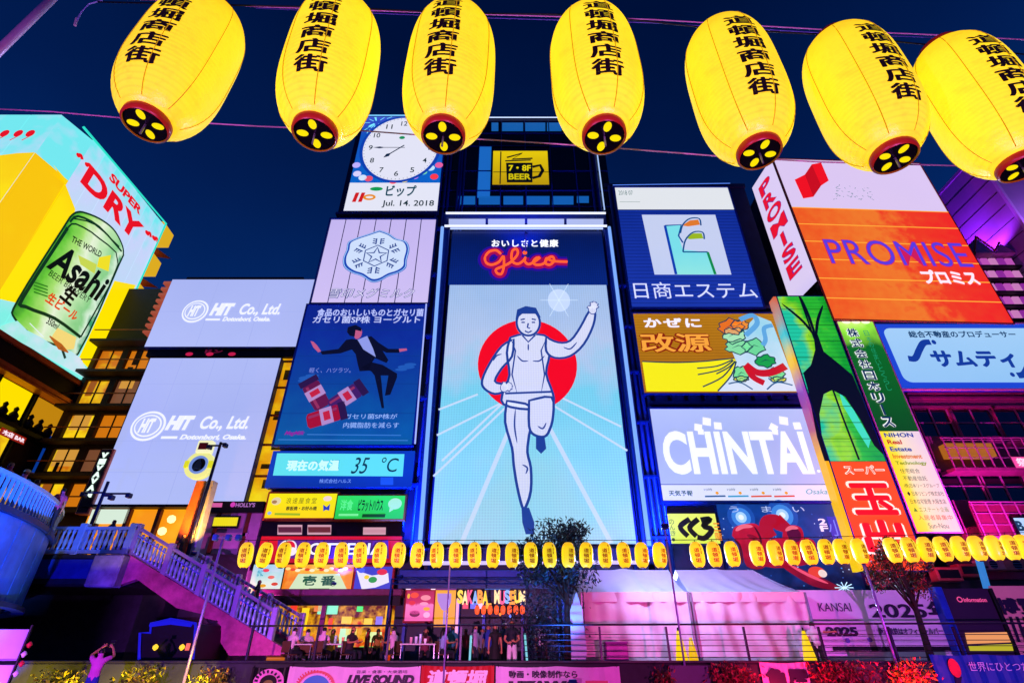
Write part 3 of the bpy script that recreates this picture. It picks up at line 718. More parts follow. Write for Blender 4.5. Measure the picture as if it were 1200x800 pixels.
# =================================================================== right stack
s = Sign('estate_billboard', 'dark blue striped billboard with a pale square house emblem and thin white lettering', 'billboard', (720, 221), (852, 219), (895, 360), (741, 361))
s.cab(NAVY, .5, .1)
zt = s.P(790, 246)[1]
s.face(ER('estate_blue', [(0, '#1a36a8'), (1, '#0e2a8e')], length=s.h, nscale=.4, var=.3, stripes=.45, spitch=.32), 'panel', z1=zt); s.face(EP('#e2e6ea'), 'top_panel', z0=zt + .05)
s.text('2018 07', (725, 229), (741, 224), E('#5a7a7a', 1), .0); s.line([(726, 237), (750, 237)], .06, E('#9aaaa8', 1), 'rule', 2)
s.poly([(752, 252), (838, 252), (857, 322), (767, 322)], ER('emblem_square', [(0, '#bfcdf2'), (1, '#c6d0ee')], length=6, nscale=1.5, var=.3), 'emblem_panel', 2)
s.poly([(779, 265), (798, 264), (795, 277), (800, 293), (829, 296), (838, 322), (792, 322)], ER('emblem_cyan', [(0, '#a8f0d8'), (1, '#7adfe8')], length=5), 'emblem', 3)
s.line([(779, 265), (798, 264), (795, 277), (800, 285)], .13, E('#0c4a9a', 1), 'emblem_line', 4); s.line([(779, 265), (792, 322)], .2, E('#0f3fae', 1), 'emblem_line', 4); s.line([(829, 296), (838, 322)], .2, E('#0f8a4a', 1), 'emblem_line', 4)
s.poly([(799, 265), (808, 259), (818, 258), (820, 264), (806, 266)], E('#e07a2a', 1), 'emblem_flap', 4); s.poly([(803, 279), (812, 274), (822, 274), (824, 280), (808, 281)], E('#9ab81c', 1), 'emblem_flap', 4)
for pts in ([(797, 274), (800, 264), (808, 257), (819, 257), (821, 265)], [(800, 296), (803, 282), (812, 273), (823, 273), (825, 281)], [(800, 296), (829, 296)]): s.line(catmull([s.P(*p) for p in pts], 4), .12, E('#12508c', 1), 'emblem_line', 5, False)
s.text('日商エステム', (744, 350), (883, 331), E('#d5dcff', 1.1), .0)
s.frame(BLUEP, .12, .16)
s.neon([(718, 218), (855, 216)], .03, E('#5a8cff', 1), 'edge_light', .1)

s = Sign('cold_remedy_billboard', 'golden billboard with orange lettering, a yellow sheet and pale swirls at its right end', 'billboard', (740, 368), (905, 367), (935, 460), (757, 461))
s.cab(NAVY, .5, .08); s.face(ER('gold_print', [(0, '#a86a08'), (1, '#b87a0a')], length=s.h, nscale=1.0, var=.3, stripes=.3, spitch=.22), 'panel')
def kp(pts): return [(740 + a / 6, 365 + b / 6) for a, b in pts]
KB = E('#143c50', 1)
s.poly(kp([(75, 352), (300, 360), (500, 352), (640, 338), (720, 330), (735, 350), (700, 440), (610, 562), (105, 562)]), E('#f8ee10', 1, mis=True), 'sheet', 2)
s.poly(kp([(610, 562), (700, 440), (735, 350), (690, 240), (760, 150), (880, 30), (980, 70), (1000, 110), (1170, 560)]), ER('pale_cloud', [(0, '#d8e4f6'), (1, '#8fd4ea')], length=s.h, nscale=.8, var=.4), 'cloud', 1.5)
for pts in ([(75, 352), (300, 360), (500, 352), (640, 338), (720, 330)], [(460, 400), (600, 385), (710, 340)], [(465, 445), (620, 410), (715, 345)], [(500, 530), (640, 460), (725, 355)], [(595, 440), (680, 395), (728, 350)], [(605, 560), (700, 450), (735, 352)]):
    s.line(catmull([s.P(*p) for p in kp(pts)], 4), .09, KB, 'fold_line', 3, False)
for pts, col, wd in (([(760, 60), (850, 30), (880, 90), (800, 170)], '#5fa8e0', .35), ([(990, 100), (930, 120), (940, 200), (920, 240)], '#5fa8e0', .3), ([(960, 470), (1000, 500), (1060, 490)], '#1f5a8c', .09), ([(680, 510), (760, 500), (850, 550)], '#1f5a8c', .09), ([(950, 550), (1020, 500), (1130, 520)], '#1f5a8c', .09), ([(800, 375), (880, 430), (980, 430), (1080, 385)], '#c81428', .5), ([(800, 380), (850, 460), (930, 505)], '#c81428', .42)):
    s.line(catmull([s.P(*p) for p in kp(pts)], 5), wd, E(col, 1), 'swirl', 4, False)
for (a, b, rx_, rz2, col) in ((700, 110, 15, 9, '#e8701c'), (760, 100, 10, 7, '#f09030'), (720, 170, 13, 9, '#a8e8b8'), (860, 250, 13, 9, '#6cd898'), (750, 250, 15, 8, '#86e0a4'), (940, 350, 12, 7, '#18a04a'), (770, 440, 9, 9, '#7adf98'), (1020, 440, 9, 8, '#7adf98'), (770, 475, 9, 3, '#e8e040'), (1030, 480, 9, 3, '#e8e040')):
    c0_ = (740 + a / 6, 365 + b / 6); rgk = random.Random(a * 7 + b)
    pk = [s.P(c0_[0] + rx_ * (1 + .16 * math.sin(j * 2.4 + a)) * math.cos(j * math.pi / 9), c0_[1] - rz2 * (1 + .2 * math.cos(j * 1.9 + b)) * math.sin(j * math.pi / 9)) for j in range(18)]
    s.poly(pk, E(col, 1), 'swirl_shape', 3, False); s.line(pk, .085, KB, 'swirl_outline', 3.6, False, closed=True)
    s.line([(c0_[0] - rx_ * .5, c0_[1] + rz2 * .2), (c0_[0], c0_[1] - rz2 * .2), (c0_[0] + rx_ * .5, c0_[1])], .06, KB, 'swirl_line', 3.7, taper=True)
s.text('かぜに', (755, 384), (820, 373), E('#f0ecff', 1.1), .04, space=1.2); s.text('改源', (751, 414), (831, 390), E('#8a1c00', 1), .10); s.text('改源', (752, 413), (830, 391), E('#f0a038', 1.1), .02, lay=4)
s.frame(BLUEP, .1, .14)

s = Sign('rental_billboard', 'wide pale blue billboard with huge white block letters and a weather strip below', 'billboard', (762, 480), (946, 478), (978, 585), (777, 587))
s.cab(NAVY, .6, .1, front=.03)
zt = s.P(870, 567)[1]
s.face(ER('rental_blue', [(0, '#b4c0f4'), (.6, '#a8b6ee'), (1, '#b4c2f6')], length=s.h, nscale=.4, var=.2), 'panel', z0=zt); s.face(EP('#dfe3fa'), 'weather_strip', z1=zt - .04)
s.text('CHINTAI', (781, 556), (940, 505), E('#f1f3fb', 1.1), .035, space=1.0); s.ell((959, 552), 2.0, 1.8, E('#f1f3fb', 1.1), 'full_stop', 3, n=12)
for (a, b, r_) in ((818, 501, 4.2), (828, 494, 4.6), (841, 499, 4.2), (906, 501, 4.2), (918, 493, 4.8), (934, 499, 4.2), (821, 506, 3.2), (908, 506, 3.2)):
    q = s.P(a, b); h_ = r_ * .055; a_ = (a * 7 % 10) / 10
    s.poly([(q[0] + h_ * 1.4 * math.cos(a_ + k * math.pi / 2), q[1] + h_ * 1.4 * math.sin(a_ + k * math.pi / 2)) for k in range(4)], E('#f4f2f6', 1.1), 'confetti_square', 3, False)
s.text('天気予報', (784, 581), (811, 574.5), E('#14506a', 1), .02)
for k, col in enumerate(('#2a5f9c', '#2a9ad0', '#e05030', '#e04838')):
    a = 826 + k * 27; s.line([(a, 581.5), (a + 24, 581)], .09, E(col, 1), 'weather_line', 2); s.ell((a + 14, 577.5), 2.0, 1.8, E('#f0a020', 1), 'sun_icon', 3, n=8); s.text('10時', (a - 1, 575), (a + 8, 572), E('#30506c', 1), .0)
s.text('Osaka', (945, 579), (968, 573), E('#4a9ab0', 1), .0, shear=.3)
s.frame(BLUEP, .1, .14, x0=-.05, z0=-.05)

s = Sign('brush_sign', 'small yellow green sign with three black brush strokes above the lantern row', 'sign', (781, 602), (837, 601), (845, 636), (788, 637), Y=29.9)
s.cab(NAVY, .4); s.face(EP('#e8f06a', 1, '#d8ec4a'), 'panel')
BB = E('#121810', .6)
for pts in ([(808, 608), (797, 617), (806, 628)], [(818, 608), (808, 618), (816, 628)], [(821, 609), (832, 608), (824, 616), (834, 620), (826, 630), (817, 629)]): s.line(catmull([s.P(*p) for p in pts], 5), .28, BB, 'brush_stroke', 2, False)
s.text('のんき', (786, 628), (789, 608), E('#3a7a3a', 1), .0, vertical=True); s.text('三階', (839, 634), (842.5, 612), E('#f08a20', 1), .02, vertical=True); s.ell((789, 632), 2, 2, E('#204a20', 1), 'seal', 2, n=8)

s = Sign('crab_picture_board', 'dark blue picture board of a huge red crab under spotlights, behind small lanterns', 'billboard', (841, 592), (984, 589), (1014, 692), (858, 694), Y=30.0)
s.cab(NAVY, .5); s.face(ER('night_picture', [(0, '#061038'), (.4, '#0a2a70'), (.8, '#103f9c'), (1, '#0a3a8c')], length=s.h, nscale=.9, var=.7), 'panel')
def cp(pts): return [(820 + a / 6, 590 + b / 6) for a, b in pts]
RD = ER('crab_red', [(0, '#7a0620'), (1, '#d8183c')], length=s.h, nscale=1.5, var=.6)
for pts in ([(225, 225), (245, 165), (330, 140), (400, 145), (440, 200), (450, 260), (460, 440), (330, 440), (290, 300)], [(580, 240), (590, 180), (650, 150), (710, 170), (730, 230), (720, 300), (600, 300)], [(600, 410), (760, 480), (900, 540), (980, 590), (960, 605), (800, 580), (660, 500), (580, 440)], [(440, 250), (760, 240), (820, 330), (780, 420), (460, 440)]):
    s.poly(catmull([s.P(*p) for p in cp(pts + [pts[0]])], 4)[:-1], RD, 'crab_shell', 2, False)
s.line(catmull([s.P(*p) for p in cp([(500, 240), (465, 180), (480, 130), (540, 125), (560, 150), (600, 115)])], 5), .75, E('#b0102c', 1), 'crab_claw', 3, False)
s.ell((820 + 660 / 6, 590 + 215 / 6), 8, 9, E('#5a0a38', 1), 'crab_joint', 3)
for pts, wd, col in (([(250, 190), (300, 160), (370, 160)], .22, '#f06a80'), ([(600, 190), (640, 168), (690, 172)], .2, '#f06a80'), ([(620, 425), (760, 500), (900, 560)], .16, '#f05070'), ([(240, 250), (280, 300), (300, 420)], .14, '#50061c'), ([(380, 160), (420, 230), (430, 300)], .12, '#50061c'), ([(330, 220), (400, 260), (380, 330)], .3, '#8a0c2a'), ([(480, 260), (520, 330), (500, 400)], .25, '#6a0822')):
    s.line(catmull([s.P(*p) for p in cp(pts)], 4), wd, E(col, 1), 'crab_shading', 3.4, False, taper=True)
rgc = random.Random(8)
for k in range(60): a_, b_ = rgc.uniform(845, 1000), rgc.uniform(594, 690); s.ell((a_, b_), .5 + rgc.random() * .6, .5 + rgc.random() * .5, E(('#3f86e0', '#a8c8ff', '#2a5ac0')[k % 3], 1), 'sparkle_dot', 1.7, n=6)
for (a, b, r_) in ((290, 95, 8), (580, 80, 9)):
    for k, (kk, col) in enumerate(((2.0, '#1a4fae'), (1.4, '#3f86e0'), (.8, '#a8d4ff'), (.4, '#ecf6ff'))): s.ell((820 + a / 6, 590 + b / 6), r_ * kk, r_ * kk, E(col, 1), 'spotlight_glow', 1.1 + .2 * k, n=20)
s.ell((820 + 820 / 6, 590 + 480 / 6), 10, 6.5, E('#e8402c', 1), 'bowl_picture', 3); s.ell((820 + 860 / 6, 590 + 490 / 6), 5, 4.5, E('#f0d8d0', 1), 'bowl_picture', 4)
for k in range(5):
    a_ = k * math.pi / 5; q0 = (820 + 1010 / 6, 590 + 590 / 6); s.line([(q0[0] - 11 * math.cos(a_), q0[1] - 7 * math.sin(a_)), (q0[0] + 11 * math.cos(a_), q0[1] + 7 * math.sin(a_))], .2, E('#bfe4ff', 1.4), 'sparkle', 5, taper=True)
s.text('2F', (962, 623), (966.5, 607), E('#dfe6ff', 1), .03, vertical=True); s.text('うまい', (855, 600), (941, 593), E('#b8c8f4', 1), .0, space=3.4)
s.poly([(968, 605), (984, 605), (992, 632), (976, 632)], E('#1a34b8', 1), 'tag', 2); s.text('小', (973, 628), (985, 609), E('#5a7cf0', 1), .0)

# ------------------------------------------------------------------ tall green and orange corner sign
s = Sign('leaf_and_parlour_sign', 'tall narrow sign, glowing green leaf picture above and orange red lettering below', 'sign', (911, 348), (966, 347), (1085, 668), (1013, 668), Y=29.3)
s.cab(NAVY, .7)
zo = s.P(1000, 540)[1]
s.face(ER('leaf_green', [(0, '#20c8a0'), (.3, '#9ce010'), (.6, '#2fc024'), (1, '#10a01c')], axis=0, length=s.w, nscale=.5, var=.8, stripes=.3, spitch=.3), 'leaf_panel', z0=zo)
def lp(pts): return [(900 + a / 4, 340 + b / 4) for a, b in pts]
DKL = E('#04142c', .5)
s.poly([(953, 392), (958, 392), (965, 412), (985, 428), (999, 440), (1004, 452), (1022, 497), (1036, 534), (1024, 522), (1008, 492), (990, 465), (975, 457), (965, 462), (960, 485), (963, 512), (972, 540), (966, 540), (957, 512), (951, 480), (946, 455), (941, 437), (950, 428), (955, 410)], DKL, 'leaf_gap', 2)
for pts in ([(916, 356), (940, 376), (956, 396)], [(938, 348), (948, 372), (956, 396)], [(964, 358), (958, 376), (956, 396)]): s.line(catmull([s.P(*p) for p in pts], 5), .2, DKL, 'leaf_gap', 2, False, taper=True)
for pts in ([(145, 30), (205, 200), (240, 290)], [(300, 460), (350, 600), (425, 795)]): s.line([s.P(*p) for p in lp(pts)], .12, DKL, 'leaf_vein', 3, False)
s.poly(lp([(330, 470), (400, 560), (480, 700), (470, 740), (420, 660), (350, 540)]), E('#40e0c0', 1), 'leaf_light', 1.5)
for k in range(9):
    b = s.P(940, 362 + k * 19)[1]; s.line([(0, b), (s.w, b)], .045, E('#0a5a18', 1), 'panel_joint', 1.8, False)
s.face(ER('parlour_orange', [(0, '#f0481c'), (1, '#f0601c')], length=s.h, var=.3), 'orange_panel', z1=zo - .03, lay=.5)
s.text('スーパー', (990, 556), (1034, 545), E('#fff0dc', 1.1), .06); s.text('スーパー', (991, 555.3), (1033, 545.7), E('#e02010', 1), .0, lay=4)
zA, zB = s.P(1000, 655)[1], s.P(1000, 561)[1]; s.text('玉出', (s.w * .10, zA), (s.w * .92, zB), E('#fff0dc', 1.1), .07, px=False, vertical=True); s.text('玉出', (s.w * .14, zA + .12), (s.w * .88, zB - .12), E('#e81420', 1), .04, px=False, lay=5, vertical=True)
ss = s; b = MB().box((-.25, 0, 0), (-.02, .7, s.h)).build('side_strip', ER('strip_yellow', [(0, '#f0c800'), (.35, '#f0b010'), (.45, '#b04a80'), (.6, '#8a4ac0'), (.72, '#f0c020'), (.82, '#20c0d0'), (1, '#e05a20')], length=s.h, var=.05), s.o, world=False)
s.frame(NAVY, .06, .1)

s = Sign('leasing_sign', 'dark green vertical sign with white outlined characters above a white and yellow tenant list', 'sign', (979, 377), (1022, 377), (1127, 622), (1077, 624), Y=29.5)
s.cab(DARK, .5); zo = s.P(1050, 504.5)[1]
s.face(ER('lease_green', [(0, '#064a18'), (.75, '#0a6a20'), (.92, '#9af040'), (1, '#d8ff80')], start=zo, length=s.h - zo, var=.12), 'green_panel', z0=zo)
s.text('株式会社日本リース', (995, 499), (1037.5, 383), E('#e4f0ea', 1.1), .07, vertical=True) if False else None
wv = s.w * .27
s.text('株式会社日本リース', (s.w * .14, zo + .15), (s.w * .14 + wv * 1.25, s.h - .5), E('#e8f4f0', 1.1), .10, px=False, vertical=True)
s.text('株式会社日本リース', (s.w * .14 + .05, zo + .15), (s.w * .14 + wv * 1.25 - .05, s.h - .5), E('#10305a', 1), .025, px=False, vertical=True, lay=4)
s.text('日本の住まいとくらし', (s.w * .62, zo + 2.6), (s.w * .75, s.h - .7), E('#1a9a6a', 1), .0, px=False, vertical=True)
for k in range(3): s.ell((s.w * (.25 + .27 * k), s.h - .05), .28, .13, E('#f4ffd0', 1.3), 'lamp_glow', 3, False, 12)
s.face(ER('list_white', [(0, '#f0e020'), (.22, '#f0e840'), (.4, '#eae6c8'), (1, '#dfd0ee')], axis=0, length=s.w, var=.2, nscale=.4), 'list_panel', z1=zo - .03, lay=.3)
rows = [('NIHON', '#16309c', .09, .8), ('Real', '#c02020', .1, .45), ('Estate', '#2a3a9c', .1, .62), ('Investment', '#d8701c', .1, .8), ('Technology', '#8a9a10', .1, .85), ('住宅総合', '#3a2a2a', .14, .6), ('不動産信託', '#3a2a2a', .14, .7), ('(株)日本リースグループ', '#2a2410', .1, .92), ('◆ 日本リビング株式会社', '#2a2410', .1, .95), ('日本住宅管理 大阪支店', '#2a2410', .1, .92), ('▲ エステート企画', '#5a8a20', .1, .9), ('入居者募集中', '#e05a30', .14, .92), ('Sun-Nou', '#2a5a4a', .3, .75)]
for k, (tx, col, a, b_) in enumerate(rows):
    zt = zo * (1 - (k + .35) / 13.4); s.text(tx, (s.w * a, zt - zo / 13.4 * .62), (s.w * b_, zt), E(col, 1), .03 if k < 5 else .0, px=False)
s.frame(mat('pale_frame', '#a8a0b8', .5), .06, .1)

# ------------------------------------------------------------------ Promise building: front board slightly turned, side board
PC = at(904, 186, 29.2)
RZF = R(2.4)
f = Sign('loan_front_billboard', 'big front billboard, white band with a red folded emblem above orange slats and purple letters', 'billboard', (904, 186), (1073, 192), (1192, 378), (980, 375), rz=-RZF if False else RZF, P0=(PC.x, PC.y, 0))
f.cab(DARK, .6)
zo = f.P(1010, 246)[1]
f.face(EP('#dcc8f0', 1, '#d6c4f4'), 'white_band', z0=zo)
nsl = 6; OR = ER('orange_slats', [(0, '#ee5a1c'), (.45, '#f07a26'), (.7, '#ee3c1c'), (1, '#f0281c')], axis=0, length=f.w, nscale=1.2, var=.35)
for k in range(nsl):
    z0 = zo * k / nsl; MB().box((0, -.03, z0 + .06), (f.w, .04, z0 + zo / nsl - .02)).build('slat', OR, f.o, world=False)
    MB().box((0, -.05, z0 + zo / nsl - .02), (f.w, .02, z0 + zo / nsl + .05)).build('slat_edge', E('#ffae3a', 1), f.o, world=False)
f.poly([(931, 211), (943, 205), (953, 231), (941, 233)], E('#f0101c', 1), 'emblem', 2); f.poly([(943, 205), (951, 193), (962, 218), (953, 231)], E('#c80c18', 1), 'emblem', 2); f.poly([(951, 193), (962, 191), (971, 212), (962, 218)], E('#f0101c', 1), 'emblem', 2)
f.text('PROMISE', (974, 310), (1125, 285), E('#c81c5c', 1), .015, lay=4, space=1.05); f.text('PROMISE', (974.7, 309.3), (1124.3, 285.7), E('#5a3ce0', 1), -.005, lay=5, space=1.05)
f.text('プロミス', (1084, 333), (1140, 318), E('#f4dcec', 1.2), .05, lay=4)
random.seed(11)
for k in range(46):
    a, b = random.uniform(976, 1022), random.uniform(218, 234); f.line([(a, b), (a + random.uniform(-3, 3), b + random.uniform(-2, 2))], .06, E('#8f9ab0', 1), 'faint_mark', 2)
f.frame(mat('red_frame', '#8c1424', .5), .07, .12)
s = Sign('loan_side_billboard', 'narrow white side billboard with red letters running downward round the corner', 'billboard', (880, 222), (903, 187), (964, 350), (920, 350), rz=R(90 + 6), P0=(PC.x - .02, PC.y, 0)) if False else None
# side board: plane through the corner running away from the river
dS = Vector((-.10, 1, 0)).normalized(); rzS = math.atan2(-dS.y, -dS.x)
s = Sign('loan_side_billboard', 'narrow white side billboard with red letters running downward round the corner', 'billboard', (882, 219), (903, 187), (964, 345), (922, 345), rz=rzS, P0=(PC.x - .03, PC.y, 0))
s.cab(DARK, .3); s.face(EP('#dccdf2', 1, '#d4c6f4'), 'panel')
x0_, x1_ = s.w * .2, s.w * .78
VT = E('#e81430', 1); VS = E('#7a1c8c', 1)
for k, ch in enumerate('PROMISE'):
    hh = s.h * .80 / 7; z1 = s.h * .93 - k * hh
    cxx, hw = (x0_ + x1_) / 2, (x1_ - x0_) / 2 * {'I': .22, 'M': 1.1, 'O': 1.08}.get(ch, .85)
    s.text(ch, (cxx - hw - .06, z1 - hh * .86), (cxx + hw + .06, z1), VS, .05, px=False, lay=2); s.text(ch, (cxx - hw, z1 - hh * .84), (cxx + hw, z1 - .03), VT, .02, px=False, lay=3)
# the block behind the loan boards and the red brick storeys below them
hx0 = xz(1060, 455, 30.6)[0]
def xr(px, py, Y): return at(px, py, Y)
p0 = PC
bP = thing('corner_block', 'dark upper block carrying the white and orange corner billboards', 'building', (p0.x + 5, 30.2, 0))
zl = at(975, 350, 29.2).z
MB().box((p0.x + .35, 30.35, zl - .6), (p0.x + f.w - .3, 41, p0.z - .3)).build('wall', DCONC, bP)
MB().box((p0.x + .3, 30.3, p0.z - .3), (p0.x + f.w - .25, 41, p0.z - .05)).build('parapet', DCONC, bP)
MB().box((p0.x + f.w - .28, 30.25, zl - 1), (p0.x + f.w - .05, 30.45, p0.z - .2)).build('corner_trim', mat('red_frame', '#8c1424', .5), bP)

s = Sign('real_estate_sign', 'long pale blue sign with blue frame, curved hooks and bold blue katakana', 'sign', (1023, 378), (1225, 381), (1262, 456), (1053, 455), Y=29.8)
s.cab(mat('sign_blue', '#123fc0', .5, 0, .15, 1), .5); s.face(E('#1c46d0', 1, mis=False), 'rim_panel')
x0_, z0_, x1_, z1_ = .5, .45, s.w - .4, s.h - .35; rr = .5
pts = []
for cx, cz, a0 in ((x1_ - rr, z1_ - rr, 0), (x0_ + rr, z1_ - rr, 90), (x0_ + rr, z0_ + rr, 180), (x1_ - rr, z0_ + rr, 270)):
    for k in range(5): a_ = R(a0 + k * 22.5); pts.append((cx + rr * math.cos(a_), cz + rr * math.sin(a_)))
s.poly(pts, ER('estate_sky', [(0, '#8fc4f0'), (1, '#a4d0f6')], length=s.h), 'panel', 1, False)
NB = E('#123a9c', 1)
s.text('総合不動産のプロデューサー', (1066, 396), (1187, 388), E('#16406c', 1), .03); s.text('サムティ', (1096, 431), (1184, 411), NB, .05)
s.line(catmull([s.P(*p) for p in [(1064, 420), (1072, 420), (1077, 410), (1082, 402), (1090, 401)]], 5), .42, NB, 'hook', 2, False); s.ell((1094, 401), 2.6, 2.6, NB, 'hook_dot', 2)
s.line(catmull([s.P(*p) for p in [(1192, 440), (1200, 438), (1206, 425)]], 5), .42, NB, 'hook', 2, False); s.ell((1186, 439), 2.6, 2.6, NB, 'hook_dot', 2)
s.frame(mat('pale_trim', '#d8c8b0', .5), .1, .14)

# red brick storeys with windows and balcony railings
PLUM = mat('plum_tile', '#8a3c5c', .6, 0, .25, 2.5, .3)
bH = thing('plum_building', 'plum tiled building with dark windows and railed balconies under the long blue sign', 'building', (22, YW, 0))
hz1 = at(1100, 383, YW).z
HX0, HX1 = xz(1066, 470, YW)[0], 37.8
wins = []   # (z0,z1) rows and x ranges in px at given py
row1 = [(1074, 1112, 478, 511), (1120, 1165, 478, 511), (1170, 1225, 478, 511)]
row2 = [(1101, 1152, 552, 586), (1152, 1202, 552, 588)]
# wall built as bands and piers round real recessed openings
def wall_with_openings(parent, x0, x1, z0, z1, y, thick, ops, m):
    zs = sorted({z0, z1} | {o[2] for o in ops} | {o[3] for o in ops}); b = MB()
    for i in range(len(zs) - 1):
        a, c = zs[i], zs[i + 1]; mid = (a + c) / 2
        cur = x0
        for o in sorted([o for o in ops if o[2] < mid < o[3]], key=lambda o: o[0]):
            if o[0] > cur: b.box((cur, y, a), (o[0], y + thick, c))
            cur = o[1]
        if cur < x1: b.box((cur, y, a), (x1, y + thick, c))
    return b.build('wall', m, parent)
ops = []
for (a, b_, c, d) in row1 + row2:
    q0, q1 = at(a, d, YW), at(b_, c, YW); x0 = at(a + (d - c) * .3, d, YW).x; x1 = at(b_ + (d - c) * .45, d, YW).x
    ops.append((x0, x1, q0.z, q1.z))
for k in range(4):
    o = ops[3]; ops.append((HX0 + 1.6 + k * 3.3, HX0 + 4.2 + k * 3.3, 5.6, 7.0))
wall_with_openings(bH, HX0, HX1, 4.2, hz1, YW, .35, ops, PLUM)
MB().box((HX0 + .01, YW + .36, 0), (HX1, 42, hz1 - .05)).build('core', DCONC, bH)
for o in ops:
    MB().box((o[0], YW + .25, o[2]), (o[1], YW + .29, o[3])).build('window_glass', GLASSD, bH)
    fr = MB(); m_ = (o[0] + o[1]) / 2
    fr.box((m_ - .04, YW + .18, o[2]), (m_ + .04, YW + .24, o[3])); fr.box((o[0], YW + .18, o[2]), (o[0] + .07, YW + .24, o[3])); fr.box((o[1] - .07, YW + .18, o[2]), (o[1], YW + .24, o[3])); fr.box((o[0], YW + .17, o[2]), (o[1], YW + .23, o[2] + .07)); fr.box((o[0], YW + .17, (o[2] + o[3]) / 2), (o[1], YW + .23, (o[2] + o[3]) / 2 + .06))
    fr.build('window_frame', mat('plum_frame', '#a06084', .5), bH)
    MB().box((o[0] - .12, YW - .1, o[3]), (o[1] + .12, YW - .005, o[3] + .14)).build('lintel', PLUM, bH)
for zb in (at(1120, 468, YW).z, at(1120, 462, YW).z): MB().box((HX0, YW - .12, zb), (HX1, YW - .006, zb + .16)).build('string_course', PLUM, bH)
RAILM = mat('balcony_rail', '#b46a90', .4, .3, .1)
def balcony(z0, z1, nb, solid):
    t0 = MB().box((HX0, YW - 1.1, z0 - .18), (HX1, YW - .01, z0)).build('balcony_slab', PLUM, bH)
    for z in (z1, z0 + (z1 - z0) * .66, z0 + (z1 - z0) * .33, z1 - .14): MB().tube([(HX0, YW - 1.05, z), (HX1, YW - 1.05, z)], .035 if z == z1 else .022, 6).build('rail', RAILM, bH)
    src = None
    for k in range(nb):
        x = HX0 + .1 + k * (HX1 - HX0 - .2) / (nb - 1)
        if src is None: src = MB().box((x - .025, YW - 1.08, z0), (x + .025, YW - 1.02, z1)).build('baluster', RAILM, bH); x00 = x; l0 = src.location.copy()
        else:
            o = inst(src, bH); o.location = (l0.x + x - x00, l0.y, l0.z)
    if solid: MB().box((HX0, YW - .98, z0 + .05), (HX1, YW - .93, z1 - .15)).build('balcony_panel', solid, bH)
balcony(at(1130, 548, YW - 1).z, at(1130, 513, YW - 1).z, 22, None)
balcony(at(1130, 628, YW - 1).z, at(1130, 588, YW - 1).z, 16, mat('red_mesh_panel', '#6a1a30', .6))
MB().box((HX0 + .3, YW - .9, at(1100, 540, YW).z), (HX0 + 3.0, YW - .3, at(1100, 525, YW).z)).build('lit_blind', E('#a8641c', .9), bH)
s = Sign('bar_sign', 'small light blue sign with dark letter B on the balcony at the right edge', 'sign', (1188, 607), (1215, 606), (1222, 626), (1197, 628), Y=29.2); s.cab(DARK, .2); s.face(E('#a8d8f4', 1), 'panel'); s.text('BAR', (1193, 622), (1216, 610), E('#0c3a50', 1), .05)
s = Sign('pink_banner', 'small bright pink banner with white figures hung on the upper balcony', 'banner', (1185, 535), (1212, 535), (1216, 548), (1190, 548), Y=29.3); s.cab(DARK, .06); s.face(E('#f04a9c', 1), 'panel'); s.text('祭', (1193, 546.5), (1200, 536.5), E('#ffe0f0', 1), .03)
# ducts and air conditioners above the white hoarding
for (a, b_, c, d, col, fan) in ((1101, 1124, 664, 680, '#a04a44', 0), (1128, 1148, 660, 675, '#8c2a2c', 0), (1153, 1175, 655, 667, '#b08088', 1), (1180, 1204, 655, 668, '#b06a64', 1)):
    q0, q1 = at(a, d, 29.4), at(b_, c, 29.4)
    t_ = thing('air_conditioner', 'outdoor air conditioner box above the white hoarding, %s' % ({1101: 'leftmost and lowest', 1128: 'second from the left', 1153: 'third, with a round fan grille', 1180: 'rightmost, with a round fan grille'}[a]), 'air conditioner', (q0.x, 29.4, q0.z), 0, 'air conditioners on the plum building')
    MB().bbox((q0.x, 29.4, q0.z), (q1.x, 30, q1.z), .03).build('casing', mat('ac_' + col, col, .6), t_)
    cx, cz = (q0.x + q1.x) / 2, (q0.z + q1.z) / 2; r_ = (q1.z - q0.z) * .42
    if fan:
        n = 20; MB().add([(cx + r_ * math.cos(2 * math.pi * k / n), 29.385, cz + r_ * math.sin(2 * math.pi * k / n)) for k in range(n)], [list(range(n))]).build('fan_opening', DARK, t_)
        for k in range(4): MB().box((cx - r_, 29.37, cz - r_ + k * r_ * .55 + .04), (cx + r_, 29.378, cz - r_ + k * r_ * .55 + .06)).build('grille_bar', STEEL, t_)
    else: MB().box((q0.x + .12, 29.38, q0.z + .12), (q1.x - .12, 29.395, q1.z - .12)).build('grille', DARK, t_)
t_ = thing('drain_pipe', 'light blue vertical pipe beside the air conditioners', 'pipe', (xz(1150, 660, 29.3)[0], 29.3, 3))
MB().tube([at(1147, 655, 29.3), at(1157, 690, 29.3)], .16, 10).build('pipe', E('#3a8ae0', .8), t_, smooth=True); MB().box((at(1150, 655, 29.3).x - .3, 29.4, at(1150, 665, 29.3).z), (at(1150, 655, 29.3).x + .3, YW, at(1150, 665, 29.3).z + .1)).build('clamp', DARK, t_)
MB().box((fx1 + .45, YW, 0), (HX1, YW + .3, 4.15)).build('ground_floor_wall', DCONC, bH)

